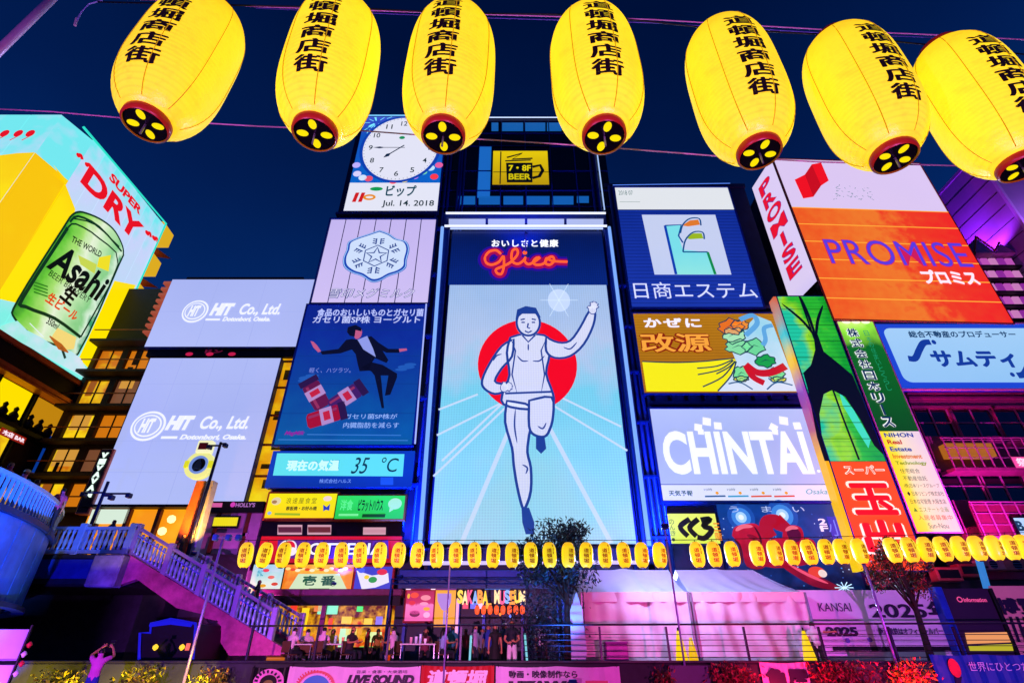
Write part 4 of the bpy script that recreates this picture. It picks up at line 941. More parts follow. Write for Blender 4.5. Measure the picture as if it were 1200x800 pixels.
# lighting truss behind the marquees that carries the floodlights
tr_ = thing('lighting_truss', 'slim blue lighting truss on posts in front of the building line', 'truss', (0, 28.5, 0))
for dz in (0, .22): MB().tube([(-6, 28.5, 3.75 + dz), (12, 28.5, 3.75 + dz)], .03, 6).build('chord', BLUEP, tr_)
for k in range(36): x_ = -6 + k * .5; MB().tube([(x_, 28.5, 3.75 + .22 * (k % 2)), (x_ + .5, 28.5, 3.97 - .22 * (k % 2))], .015, 4).build('lattice_bar', BLUEP, tr_)
for x_ in (-6, 2.2, 12): MB().tube([(x_, 28.5, 0), (x_, 28.5, 3.97)], .05, 8).build('post', BLUEP, tr_)
MB().box((.95, 28.0, 26.4), (1.05, 30.3, 26.46)).build('lamp_bracket', BLUEP, bE)
# purple lit tower behind, and the tiered roof by the right edge
bI = thing('purple_tower', 'plain tall tower washed in purple light behind the orange billboard', 'building', (44, 34, 0))
PUR = mat('tower_plaster', '#8a80a0', .8, 0, .15, .25, .1)
MB().box((38.5, 29.2, 0), (64, 62, 36.2)).build('wall', PUR, bI)
MB().box((38.4, 29.1, 36.2), (64, 62, 36.5)).build('parapet', PUR, bI)
MB().box((38.36, 29.06, 0), (38.56, 29.3, 36.1)).build('corner_strip', mat('tower_plaster_pale', '#a89cc0', .8, 0, .15, .25, .1), bI)
for k in range(12): MB().box((38.47, 29.5, 20 + k * 1.35), (38.495, 61, 20.05 + k * 1.35)).build('joint', DCONC, bI)
t_ = thing('tiered_roof_tower', 'tiered roof tower with lit pink bays and dark eaves at the right edge', 'building', (36, 31, 19.6))
tz = 20.9; tx_ = 34.95; ty = 30.7
for k in range(5):
    z = tz + k * 1.2
    MB().box((tx_, ty, z), (38.3, 34.5, z + .14)).build('eave', DARK, t_)
    for j in range(5):
        x = tx_ + .25 + j * .62; MB().box((x, ty + .3, z + .3), (x + .46, ty + .48, z + 1.02)).build('bay', E(('#d860d0', '#a030b0', '#e890d8')[(j * 2 + k) % 3], .7), t_)
MB().box((tx_ + .15, ty + .5, 19.5), (38.25, 34.5, tz + 6.0)).build('wall', DARK, t_)
zt = tz + 6.01
PPR = mat('pale_pink_roof', '#b888b0', .6)
MB().prism([(tx_ + .1, zt), (tx_ + 1.8, zt), (tx_ + .95, zt + 1.5)], ty - .1, 34.5).build('gable', PPR, t_); MB().prism([(tx_ + 1.85, zt), (38.3, zt), (tx_ + 2.6, zt + .9)], ty - .1, 34.5).build('gable', PPR, t_)
MB().tube([(tx_ - .4, ty - .15, zt - .8), (tx_ + .1, ty - .15, zt - .1), (tx_ + .95, ty - .15, zt + 1.6), (tx_ + 1.8, ty - .15, zt + .2), (tx_ + 2.5, ty - .15, zt + 1.0)], .08, 6).build('ridge', mat('orange_paint', '#c0561a', .5), t_)
MB().box((40.95, 27.4, 24.9), (41.05, 29.2, 24.96)).build('lamp_bracket', DARK, bI)
# =================================================================== HIT boards and buildings at the left
def hit_logo(s, c, r, tx0, tx1, small):
    W1 = E('#e9ecfd', 1.1)
    s.ell(c, r, r * .86, W1, 'round_emblem', 2); s.ell(c, r * .88, r * .74, E('#b4c0f4', 1), 'round_emblem', 3); s.ell(c, r * .78, r * .64, W1, 'round_emblem', 4); s.ell(c, r * .70, r * .56, E('#b4c0f4', 1), 'round_emblem', 5)
    s.text('HiT', (c[0] - r * .62, c[1] + r * .42), (c[0] + r * .55, c[1] - r * .42), W1, .05, shear=.25, lay=6)
    (a, b), (c_, d) = tx0, tx1
    xm = a + (c_ - a) * .37
    s.text('HIT', (a, b), (xm, d), W1, .07, shear=.25); s.text('Co., Ltd.', (xm + 2, b + (b - d) * .08), (c_, d + .5), W1, .03, shear=.25)
    (a, b), (c_, d) = small
    s.text('Dotonbori, Osaka.', (a, b), (c_, d), W1, .045, shear=.25); s.line([(tx0[0] - 4, (b + d) / 2), (a - 2, (b + d) / 2)], .16, W1, 'dash', 2)
def board_seams(s, nx, nz):
    m = E('#a2aee8', 1)
    for i in range(1, nx): s.line([(s.w * i / nx, 0), (s.w * i / nx, s.h)], .035, m, 'print_seam', .6, False)
    for i in range(1, nz): s.line([(0, s.h * i / nz), (s.w, s.h * i / nz)], .03, m, 'print_seam', .6, False)
s = Sign('company_billboard', 'pale periwinkle billboard with small white round emblem, the upper of the two at left', 'billboard', (203, 327), (367, 328), (351, 407), (169, 405), Y=30.2)
PER = ER('periwinkle', [(0, '#b0bcf5'), (.5, '#a8b4f0'), (1, '#b2bef6')], length=12, nscale=.15, var=.35)
s.cab(NAVY, .5, .05); board_seams(s, 3, 2); s.face(PER, 'panel'); hit_logo(s, (229, 365), 15, (245, 371), (331, 357), (258, 377), (319, 372)) if False else None
hit_logo(s, (229, 365), 15, (245, 370), (331, 355.5), ((260, 377.5), (318, 371.5)))
s = Sign('company_billboard', 'very large pale periwinkle billboard with white round emblem, the lower of the two at left', 'billboard', (175, 419), (327, 420), (287, 590), (107, 594), Y=30.2)
s.cab(NAVY, .5, .05); board_seams(s, 4, 5); s.face(PER, 'panel'); hit_logo(s, (174, 499), 20, (193, 504), (294, 487), ((210, 516), (290, 509)))
# red letters seen in the gap
s2 = Sign('red_letter_strip', 'dark strip between the two pale billboards with dim red letters', 'sign', (174, 408), (350, 409), (349, 418), (171, 417), Y=30.5); s2.cab(DARK, .3); s2.face(DARK, 'panel'); 
for k, x in enumerate((222, 246, 272)): s2.ell((x, 415), 4.5, 2.2, E('#c81c4c', .9), 'red_letter', 2, n=10)
s2.text('ドン', (240, 414), (262, 410), E('#6a1038', .9), .05)

hx0_, hx1_ = xz(110, 590, 30.8)[0] + .2, xz(286, 590, 30.8)[0] + .3
bh = building('left_building', 'plain dark building behind the two pale periwinkle billboards', hx0_, xz(322, 450, 30.8)[0], 4.3, xz(280, 330, 30.8)[1], 30.85, 44, DCONC)
# warm shop floor under the big pale board
LW = ER('warm_wall', [(0, '#ff9a10'), (.5, '#ffc81a'), (1, '#e89210')], axis=0, length=8, nscale=.5, var=.5, s=.95)
t_ = thing('warm_lit_shop', 'long yellow lit shop under the very large pale billboard', 'shop front', (hx0_ + 4, 30.4, 4.3))
p0, p1 = at(96, 640, 30.5), at(222, 594, 30.5)
MB().box((hx0_, 30.5, 4.3), (hx1_ - 2.4, 30.84, p1.z - .1)).build('lit_wall', LW, t_)
for k in range(6): x = hx0_ + .6 + k * 1.7; MB().bbox((x, 30.2, 4.3), (x + .22, 30.48, p1.z - .15), .02).build('post', mat('dark_wood', '#5a2c10', .5), t_)
for a, b in ((201, 608), (227, 614), (190, 622)):
    p = at(a, b, 30.0); bm_ = MB().lathe([(0.02, -.22), (.16, -.16), (.22, 0), (.16, .16), (.02, .22)], (p.x, p.y, p.z), 12); bm_.build('globe_lamp', E('#fff0a0', 1.6, mis=True), t_, smooth=True)
p = at(126, 605, 30.2); MB().box((p.x - 1.0, 30.2, p.z - .35), (p.x + 1.1, 30.4, p.z + .4)).build('white_menu', E('#d8ecd8', 1), t_)
MB().box((hx0_ - .2, 29.9, p1.z - .12), (hx1_ - 2.3, 30.84, p1.z + .02)).build('eave', DARK, t_)

# mauve building with slatted window, right of the warm shop
q0, q1 = at(240, 690, 30.3), at(307, 587, 30.3)
mx0 = at(232, 640, 30.3).x
t_ = thing('mauve_building', 'mauve lit small building with a bright slatted window beside the burger shop', 'building', ((mx0 + xs_l) / 2, 30.3, 0))
MB().box((mx0, 30.3, 0), (xs_l - .1, 30.84, at(270, 600, 30.3).z)).build('wall', MAGP, t_)
MB().box((mx0 - .05, 30.1, at(270, 600, 30.1).z), (xs_l - .05, 30.8, at(270, 587, 30.1).z)).build('fascia', DARK, t_)
sF = Sign('x', '', '', (241, 588), (306, 588), (304, 599), (239, 599), Y=30.08, parent=t_); on_building(sF, t_); sF.o.name = 'fascia_print'
sF.poly([(243, 589), (261, 589), (260, 594), (242, 594)], E('#d05a9c', 1), 'lit_patch', 1); sF.text('HOLLY\'S', (276, 594), (300, 589), E('#a86ab8', 1), .03); sF.ell((273, 591), 3, 3, E('#c83ab0', 1), 'dot', 1, n=12)
sF.poly([(253, 604), (283, 604), (279, 619), (248, 618)], DARK, 'slat_window', 1)
for k in range(11): a = 253 + k * 2.5; sF.line([(a, 606), (a - 2.2, 616)], .16, E('#e8d818', 1), 'slat', 2)
sF.o.name = 'window_and_fascia'
MB().box((mx0 + .1, 30.2, at(270, 628, 30.2).z), (xs_l - .6, 30.29, at(270, 624, 30.2).z)).build('ledge', MAGP, t_)
MB().box((mx0 + .05, 30.15, 0), (xs_l - .15, 30.28, at(270, 640, 30.2).z - .4)).build('dark_plinth', DCONC, t_)

# narrow yellow lit stair block between the pale boards and the yogurt board
bC = thing('yellow_stair_tower', 'narrow stair tower with glowing yellow lit walls and dark openings right of the big pale board', 'building', (-13, 32, 0))
c0, c1 = at(291, 585, 31.0), at(330, 420, 31.0)
cx0, cx1 = at(288, 585, 31).x, at(312, 585, 31).x + .3
YW2 = ER('yellow_lit_wall', [(0, '#ffb400'), (.5, '#ffe21a'), (1, '#d88a08')], length=14, nscale=.6, var=.8, s=.9)  # yellow light on the walls is done as a glow in their colour
ops2 = []
for k, (a, b) in enumerate(((431, 445), (462, 472), (479, 492), (513, 527), (548, 549), (560, 572))):
    z0, z1 = at(300, b, 31).z, at(300, a, 31).z; xm = cx0 + .25 + (k % 2) * .35; ops2.append((xm, xm + .75, z0, max(z1, z0 + .4)))
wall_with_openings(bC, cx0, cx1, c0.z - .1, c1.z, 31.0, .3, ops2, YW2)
MB().box((cx0, 31.32, 0), (cx1, 36, c1.z)).build('core', DCONC, bC)
for z in [c0.z + 1.3 + k * 1.95 for k in range(6)]: MB().box((cx0 - .05, 30.9, z), (cx1, 30.99, z + .13)).build('landing', mat('dark_wood', '#5a2c10', .5), bC)
MB().box((cx1 - .1, 30.85, c0.z), (cx1 + .05, 30.99, c1.z + .2)).build('corner_post', mat('pale_trim', '#d8c8b0', .5), bC)

# ---- brown building with balconies seen between the beer billboard and the pale boards
bB = thing('brown_balcony_building', 'brown building with lit balconies stacked behind the beer billboard', 'building', (-34, 38, 4.3))
YB = 37.0
bx0, bx1 = at(86, 600, YB).x - 4, at(128, 590, YB).x + 1.2
bz1 = at(178, 335, YB).z
BRN = mat('brown_facade', '#3a2014', .7, 0, .3, 1)
ops3 = []
L0 = 4.4
rng = random.Random(9)
lev = [at(150, y, YB).z for y in (602, 560, 520, 480, 440, 405)]
for i in range(len(lev) - 1):
    zb, zt = lev[i] + .5, lev[i + 1] - .35
    x = bx0 + .6
    while x < bx1 - 2.2:
        ops3.append((x, x + 1.9, zb, zt)); x += 2.4
wall_with_openings(bB, bx0, bx1, 4.3, lev[-1], YB, .4, ops3, BRN)
LB = ER('lit_room', [(0, '#ffb010'), (.4, '#ffd81a'), (1, '#c86a10')], length=16, start=0, nscale=.7, var=1.2, s=.95)
for k, o in enumerate(ops3):
    MB().box((o[0], YB + .3, o[2]), (o[1], YB + .36, o[3])).build('lit_window', (LB, E('#d8780f', .9), LB, E('#7a4a30', .9))[k % 4], bB)
    if rng.random() < .75:
        f0, f1 = rng.uniform(.0, .3), rng.uniform(.35, 1.0); h0 = rng.uniform(.3, .75); MB().box((o[0] + (o[1] - o[0]) * f0, YB + .26, o[3] - (o[3] - o[2]) * h0), (o[0] + (o[1] - o[0]) * f1, YB + .285, o[3])).build('blind', (E('#a85a18', .8), E('#fff0a0', .95), mat('curtain_brown', '#5a3018', .8), E('#e0a040', .85))[rng.randrange(4)], bB)
    if rng.random() < .6:
        a_ = o[0] + (o[1] - o[0]) * rng.uniform(.1, .6); MB().bbox((a_, YB + .22, o[2]), (a_ + rng.uniform(.25, .6), YB + .255, o[2] + rng.uniform(.4, 1.1)), .02).build('furniture', DARK, bB)
    MB().box(((o[0] + o[1]) / 2 - .04, YB + .2, o[2]), ((o[0] + o[1]) / 2 + .04, YB + .28, o[3])).build('mullion', DARK, bB)
for z in lev: MB().box((bx0, YB - 1.0, z - .12), (bx1, YB - .01, z + .1)).build('balcony_slab', BRN, bB); MB().tube([(bx0, YB - .95, z + .95), (bx1, YB - .95, z + .95)], .05, 6).build('rail', mat('orange_paint', '#c0561a', .5), bB)
MB().box((bx0, YB + .41, 4.3), (bx1, 50, bz1)).build('core', DARK, bB)
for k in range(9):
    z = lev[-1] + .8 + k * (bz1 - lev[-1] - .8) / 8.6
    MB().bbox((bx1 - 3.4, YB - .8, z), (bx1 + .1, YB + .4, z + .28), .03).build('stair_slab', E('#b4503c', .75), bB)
s = Sign('vertical_white_sign', 'black vertical sign with white angular letters leaning beside the yellow lit shops', 'sign', (120, 527), (131, 527), (103, 600), (89, 600), Y=30.0)
s.cab(mat('pinkish_edge', '#c87a5a', .5), .5, .08); s.face(DARK, 'panel'); s.text('VIVAVAN', (s.w * .15, s.h * .22), (s.w * .85, s.h * .96), E('#e4fff0', 1.2), .08, px=False, vertical=True)

# =================================================================== beer billboard building (left, nearer)
A = 34.0
RZ9 = R(90)
Zt, Zb = 1.056 * A + CAMZ, .553 * A + CAMZ
Y0, Y1 = .786 * A, 1.12 * A
bA = thing('corner_tower', 'corner building at far left carrying the wrap round beer billboard over lit dining floors', 'building', (-A - 5, Y0 + 4, 4.3))
MB().prismz([(-60, .754 * A + .3), (-1.025 * A - 1.2, .754 * A + .3), (-A - .6, Y0 + 2.6), (-A - .6, Y1 - .1), (-60, Y1 - .1)], Zb - .6, Zt - .4).build('upper_wall', DCONC, bA)
ob = Sign('beer_billboard', 'huge wrap round lit billboard with a green beer can on yellow and red lettering above', 'billboard', (97, 149), (194, 262), (109, 450), (-3, 386), rz=RZ9, P0=(-A, 0, 0))
SKY = ER('beer_ice', [(0, '#7ff0e4'), (.4, '#b8dcf0'), (.8, '#c8d4f8'), (1, '#74e8ee')], length=Zt - Zb, var=.45, nscale=.35)
# right face as separate vertical panels
npan = 7; wS = ob.w
zmid = ob.h
ob.grid_tiles(SKY, npan, 1, .06, 'board_panel', .12)
ob.cab(DCONC, .5, .05, front=.14)
YB2 = ER('beer_yellow', [(0, '#ffe800'), (.6, '#ffe200'), (1, '#f8c400')], length=Zt - Zb, var=.3, nscale=.3)
def bp(x, y): return ob.P(x, y)
def zp(pts): return [(a / 3.633, 230 + b / 3.636) for a, b in pts]   # from the 0..150 x 230..450 view
# yellow ground left part and right strip
ob.poly([ob.P(*p) for p in [(62, 193), (76, 215), (88, 245), (85, 262)]] + [ob.P(*p) for p in [(20, 355), (-2, 350)]] + [(0.0, ob.P(0, 350)[1])] + [(0.0, ob.P(63, 195)[1])], YB2, 'yellow_ground', 1, False)
ob.poly([(134, 329), (159, 334), (109, 437), (92, 420)], YB2, 'yellow_strip', 1)
# can
can = zp([(320, 70), (350, 68), (420, 95), (480, 140), (515, 200), (523, 245), (505, 290), (330, 670), (255, 640), (150, 600), (60, 520), (75, 440), (270, 130), (300, 85)])
cq = catmull([ob.P(*p) for p in can + [can[0]]], 4)[:-1]
GR = ER('can_green', [(0, '#2f8c28'), (.12, '#6ac83a'), (.3, '#a8e070'), (.45, '#e8f4d8'), (.6, '#c0e8b0'), (.8, '#8ad08a'), (.92, '#d8f0d8'), (1, '#3aa070')], axis=0, length=max(a for a, b in cq) - min(a for a, b in cq), start=min(a for a, b in cq), nscale=.8, var=.15)
ob.poly(cq, GR, 'beer_can', 2, False)
DGN = E('#0c3a1c', .8)
ob.line(cq, .16, DGN, 'can_outline', 3, False, closed=True)
for pts, wd in (([(295, 110), (330, 85), (420, 130), (515, 235)], .18), ([(285, 135), (320, 118), (420, 180), (500, 290), (340, 600)], .14), ([(285, 135), (95, 430), (105, 470), (230, 520), (340, 600)], .26), ([(310, 95), (400, 120), (505, 215)], .12)):
    ob.line(catmull([ob.P(*p) for p in zp(pts)], 3), wd, DGN, 'can_line', 4, False)
def slant(t_, x0, y0, x1, y1, hgt, m, bold=.05, lay=5, shear=0.2, parent=None):
    """text whose baseline runs between two photo points, hgt = letter height in metres"""
    a, b = Vector(ob.P(*zp([(x0, y0)])[0])), Vector(ob.P(*zp([(x1, y1)])[0])); d = b - a; ln = d.length; d.normalize(); n = Vector((-d.y, d.x))
    vs_, fs, mx, Mx, my, My = text_raw(t_, bold, shear); kx = ln / (Mx - mx); kz = hgt / (My - my)
    ob.mk('lettering', [((a + d * (v.x - mx) * kx + n * (v.y - my) * kz).x, -lay * LAY - v.z, (a + d * (v.x - mx) * kx + n * (v.y - my) * kz).y) for v in vs_], fs, m)
BT = E('#0a1408', .7)
slant('Asahi', 190, 302, 425, 462, 2.5, BT, .03, shear=.35)
slant('BEER BREWERY', 200, 335, 375, 458, .5, BT, .0); slant('生', 245, 430, 300, 475, 1.5, BT, .05); slant('生ビール', 185, 445, 315, 535, .9, E('#e04a10', 1), .04); slant('350ml', 190, 540, 240, 570, .5, BT, .02)
slant('SUPER DRY', 255, 190, 345, 235, .45, BT, .02) if False else slant('THE WORLD', 300, 195, 425, 262, .55, BT, .02)
ob.poly(zp([(420, 260), (470, 250), (460, 320), (410, 300)]), E('#f0e020', 1), 'gold_patch', 3); ob.poly(zp([(330, 250), (410, 290), (400, 330), (340, 290)]), E('#c8d850', 1), 'gold_patch', 3)
for k in range(4): ob.line(zp([(140, 365 + k * 14), (200, 385 + k * 14)]), .1, E('#2a7a1c', 1), 'can_small_print', 4)
# ice heap
ICE = ER('ice', [(0, '#86f0d8'), (.5, '#b8e8ee'), (1, '#d8e4f4')], axis=0, length=ob.w, nscale=.8, var=.7)
ice = zp([(-20, 560), (30, 540), (70, 530), (110, 570), (170, 600), (230, 640), (300, 660), (340, 690), (360, 730), (400, 760), (398, 796), (0, 575)])
ob.poly(ice, ICE, 'ice_heap', 5)
ob.poly(zp([(240, 560), (320, 600), (310, 650), (270, 655), (210, 605)]), E('#f4d87a', 1), 'amber_glint', 6); ob.line(zp([(205, 595), (250, 640), (285, 665)]), .5, E('#b8601c', 1), 'amber_glint', 7, taper=True); ob.line(zp([(255, 640), (272, 690)]), .22, E('#123a30', 1), 'glint_line', 7); ob.line(zp([(120, 540), (180, 600)]), .3, E('#e8f4ff', 1), 'glint_line', 7, taper=True)
# red lettering on the upper band, baseline slanting with the board (true horizontal)
RL = E('#e8101c', 1, mis=False)
def hz(t_, pa, pb, m, bold, shear=0):
    """level text between pixel bottom-left and top-right"""
    ob.text(t_, pa, pb, m, bold, shear, lay=3)
q = ob.P(96, 212); q2 = ob.P(163, 258)
ob.text('DRY', ob.P(93, 213), (ob.P(169, 265)[0], ob.P(112, 200)[1]), RL, .04, px=False, lay=3)
zt_ = ob.P(135, 203)[1]; ob.text('SUPER', (ob.P(127, 209)[0], ob.P(127, 210)[1]), (ob.P(168, 243)[0], ob.P(132, 203)[1]), RL, .045, px=False, lay=3)
for (a, b) in ((91, 182), (101, 193), (172, 273), (180, 279)):
    ob.ell((a, b), 3.6, 3.0, RL, 'quote_mark', 3, n=14); sg_ = -1 if a < 120 else 1; ob.line(catmull([ob.P(a - 3 * sg_ * -1 * 0, b), ob.P(a + 3.4, b + .5), ob.P(a + (4 if sg_ > 0 else 4.5), b + 5)], 4), .3, RL, 'quote_mark', 3, False)
ob.neon([(97, 149), (194, 262), (109, 450)], .1, E('#2ae0c8', 1), 'edge_light', .05)
# left frontal and chamfer faces
fl = Sign('beer_billboard_front', 'cyan and yellow front face of the wrap round beer billboard at the left edge', 'billboard', (-40, 135), (72, 135), (-180, 386), (-330, 386), Y=.754 * A)
fl.o.name = 'beer_front_billboard'
fl.w2 = fl.P(73, 135)[0]
W_, Z0_, Z1_ = fl.P(72, 135)[0], Zb - fl.oz, Zt - fl.oz
pw = 2.4; x = W_
src = None
while x > W_ - 14:
    o = MB().box((x - pw + .06, 0, Z0_), (x, .12, Z1_)).build('board_panel', SKY, fl.o, world=False); x -= pw
fl.poly([(W_, fl.P(41.6, 179)[1]), fl.P(20, 180), fl.P(-20, 185), (W_ - 14, fl.P(0, 190)[1] - 2), (W_ - 14, Z0_ + 3), (W_, Z0_ + 3)], YB2, 'yellow_ground', 2, False)
for a in (22, 36, 6): fl.ell((a, 157), 5, 4, RL, 'quote_mark', 3, n=14); fl.line([(a, 160), (a - 10, 165)], .5, RL, 'quote_mark', 3, taper=True)
# chamfer
P1 = Vector((fl.ox + W_ - .02, .754 * A, 0)); P2 = Vector((-A, ob.ox + .02, 0)); dv = (P2 - P1)
ch = MB(); ch.add([(P1.x, P1.y, Zb), (P2.x, P2.y, Zb), (P2.x, P2.y, Zt), (P1.x, P1.y, Zt)], [(0, 1, 2, 3)]); ch.build('corner_panel', SKY, ob.o.copy() if False else bA)
zc_ = ob.oz + ob.P(65, 196)[1]; zc1_ = fl.oz + fl.P(41.6, 179)[1]
nv = Vector((dv.y, -dv.x, 0)).normalized() * .03
ch = MB(); ch.add([(P1.x + nv.x, P1.y + nv.y, Zb + 2), (P2.x + nv.x, P2.y + nv.y, Zb + 2), (P2.x + nv.x, P2.y + nv.y, zc_), (P1.x + nv.x, P1.y + nv.y, zc1_)], [(0, 1, 2, 3)]); ch.build('corner_yellow', YB2, bA)
# soffit and dining floors beneath
XA = -A
TR = mat('copper_trim', '#c8703a', .4, .5, .2)
MB().box((XA - .4, Y0 - 1, Zb - .55), (XA + .15, Y1 + .5, Zb - .2)).build('copper_gutter', TR, bA)
MB().box((XA - .7, Y0 - 1, Zb - 1.8), (XA - .05, Y1 + .4, Zb - .56)).build('soffit', DARK, bA)
MB().box((XA - .5, Y0 - 1, Zb - 2.1), (XA + .12, Y1 - .2, Zb - 1.82)).build('copper_rail', TR, bA)
MB().prismz([(-60, .754 * A + .3), (-1.025 * A, .754 * A + .3), (XA - .9, Y0 + .1), (XA - .9, Y1 - .6), (-60, Y1 - .6)], 4.3, Zb - .6).build('lower_wall', mat('brown_facade', '#3a2014', .7, 0, .3, 1), bA)
floors = [(Zb - 2.3, Zb - 4.9), (Zb - 5.4, Zb - 7.6), (Zb - 8.6, Zb - 11.0), (Zb - 11.6, 4.5)]
rr_ = random.Random(4)
for fi, (za_, zb_) in enumerate(floors):
    MB().box((XA - 1.0, Y0 - 1.5, za_), (XA + (.05 if fi < 3 else 1.2), Y1 - .4, za_ + .28)).build('floor_beam', TR if fi % 2 == 0 else DARK, bA)
    y = Y0 - 1.3; k = 0
    while y < Y1 - 2.2:
        wd = 2.9
        if not (fi == 1 and k == 3):
            col = [LB, E('#ffd400', 1), E('#ffe000', 1), E('#c88a10', .9)][(k + fi * 2) % 4] if fi < 3 else [E('#d83a10', .9), LB, E('#ff9a1a', 1), E('#e0501c', .9)][k % 4]
            z0_ = zb_ if fi > 0 else zb_ + .3
            MB().box((XA - .95, y + .15, z0_ + .2), (XA - .88, y + wd, za_ - .05)).build('lit_window', col, bA)
            if fi < 2:
                for j in range(3): yy = y + .4 + j * .9; MB().lathe([(.05, 0), (.28, .1), (.3, .5), (.12, .75), (.16, .95), (.05, 1.1)], (XA - .75, yy, z0_ - .2), 8).build('seated_silhouette', DARK, bA, smooth=True)
        MB().box((XA - .9, y - .05, zb_), (XA - .7, y + .13, za_)).build('mullion', DARK, bA)
        y += wd + .25; k += 1
MB().bbox((XA - .5, Y1 - .7, 4.3), (XA + .1, Y1 - .2, Zb - 2), .05).build('corner_column', TR, bA)
# yellow fins on the far edge of the beer board
for k in range(5):
    z = Zb + 1.0 + k * 3.6
    MB().add([(XA - .3, Y1 + .05, z), (XA + .1, Y1 + 1.4, z + .4), (XA + .1, Y1 + 1.4, z + 2.0), (XA - .3, Y1 + .05, z + 2.6), (XA - 2, Y1 + .05, z), (XA - 2, Y1 + 1.4, z + .4), (XA - 2, Y1 + 1.4, z + 2.0), (XA - 2, Y1 + .05, z + 2.6)], [(0, 1, 2, 3), (4, 7, 6, 5), (0, 4, 5, 1), (1, 5, 6, 2), (2, 6, 7, 3), (3, 7, 4, 0)]).build('side_hood', E('#e8b41c', .9), bA)
    MB().add([(XA, Y1 + .1, z - .7), (XA + .2, Y1 + 2.2, z - .35), (XA - 1.6, Y1 + 1.0, z - .9)], [(0, 1, 2)]).build('hood_bracket', mat('orange_paint', '#c0561a', .5), bA)
s = Sign('shop_letters', 'row of white letters on a red strip above the bridge crowd at far left', 'sign', (2, 503), (33, 511), (28, 519), (-4, 510), rz=RZ9, P0=(XA + .3, 0, 0)); s.face(E('#a01810', .8), 'panel'); s.text('本店 BAR', (s.w * .08, s.h * .15), (s.w * .95, s.h * .85), E('#ffe4f0', 1.1), .05, px=False)

# =================================================================== bridge: round balcony, deck, stairs
BC = (-27.3, 14.2); BR = 11.8; DK = 4.4
t_ = thing('bridge', 'bridge with a round blue lit balcony and a straight span behind it', 'bridge', (-24, 18, 0))
BLW = mat('balcony_panel_metal', '#3f86e0', .35, .45, .4, .7, .2)
def arc(r, a0, a1, n): return [(BC[0] + r * math.cos(R(a0 + (a1 - a0) * k / n)), BC[1] + r * math.sin(R(a0 + (a1 - a0) * k / n))) for k in range(n + 1)]
na = 26; A0, A1 = -60, 95
for k in range(na):
    a0, a1 = A0 + (A1 - A0) * k / na + .12, A0 + (A1 - A0) * (k + 1) / na - .12
    o_, i_ = arc(BR, a0, a1, 3), arc(BR - .15, a0, a1, 3)
    MB().prismz(o_ + i_[::-1], 2.05, DK + .05).build('curved_panel', BLW, t_)
MB().prismz(arc(BR - .1, -90, 120, 60) + [(BC[0] - 20, BC[1] + 11), (BC[0] - 20, BC[1] - 11)], DK - .35, DK).build('deck', PAV, t_)
MB().prismz(arc(BR - .5, -90, 120, 60) + [(BC[0] - 20, BC[1] + 11), (BC[0] - 20, BC[1] - 11)], 1.85, 2.3).build('soffit', DCONC, t_)
def ring(r0, r1, z0, z1, name, m, a0=A0, a1=A1):
    o_, i_ = arc(r1, a0, a1, 60), arc(r0, a0, a1, 60)
    return MB().prismz(o_ + i_[::-1], z0, z1).build(name, m, t_)
RAILB = mat('rail_blue_steel', '#a0c4f4', .35, .4, .1)
ring(BR - .22, BR + .12, DK + .06, DK + .24, 'base_rail', mat('rail_dark_blue', '#22345e', .5, .3)); ring(BR - .14, BR + .10, DK + 1.02, DK + 1.14, 'handrail', RAILB); ring(BR - .2, BR + .16, 2.0, 2.14, 'lower_rim', mat('rail_dark_blue', '#22345e', .5, .3))
src = None
for k in range(130):
    a = R(A0 + (A1 - A0) * k / 129)
    if src is None: src = MB().box((-.02, -.05, 0), (.02, .05, .8)).build('baluster', RAILB, t_, world=False); o = src
    else: o = inst(src, t_)
    o.location = (BC[0] + (BR - .02) * math.cos(a) + 24, BC[1] + (BR - .02) * math.sin(a) - 18, DK + .23); o.rotation_euler = (0, 0, a + math.pi / 2)
# straight span behind, reaching the stair head
sx0, sx1, SY = -24.5, -16.5, 24.0
MB().box((-60, SY, DK - 1.15), (sx1, 28.6, DK)).build('span', DCONC, t_)
SPL = mat('stone_pale', '#8d86a0', .8, 0, .5, 1.6, .6)
MB().bbox((sx1 - 1.1, SY - .45, DK - 1.3), (sx1 + .15, SY + .1, DK - .05), .06).build('corbel', SPL, t_)
MB().box((-60, SY - .06, DK - .95), (sx1 - 1.12, SY - .005, DK - .2)).build('blue_fascia', mat('fascia_blue', '#2a3fa0', .6), t_)
for z0, z1, r_ in ((DK + 1.04, DK + 1.16, 0), (DK + .05, DK + .2, 0)): MB().box((-27, SY + .02, z0), (sx1, SY + .2, z1)).build('rail', RAILB, t_)
BAL = [(.045, 0), (.075, .06), (.05, .14), (.085, .34), (.06, .5), (.045, .66), (.075, .78), (.05, .86)]
src = None
for k in range(42):
    x = sx1 - .15 - k * .22
    if src is None: src = MB().lathe(BAL, (0, 0, 0), 8).build('baluster', RAILB, t_, smooth=True, world=False); o = src
    else: o = inst(src, t_)
    o.location = (x + 24, SY + .11 - 18, DK + .19)
BALSRC = src
for k in (0, 10, 20, 30): x = sx1 - .2 - k * .22; MB().bbox((x - .15, SY - .03, DK), (x + .15, SY + .28, DK + 1.3), .03).build('newel_post', RAILB, t_)

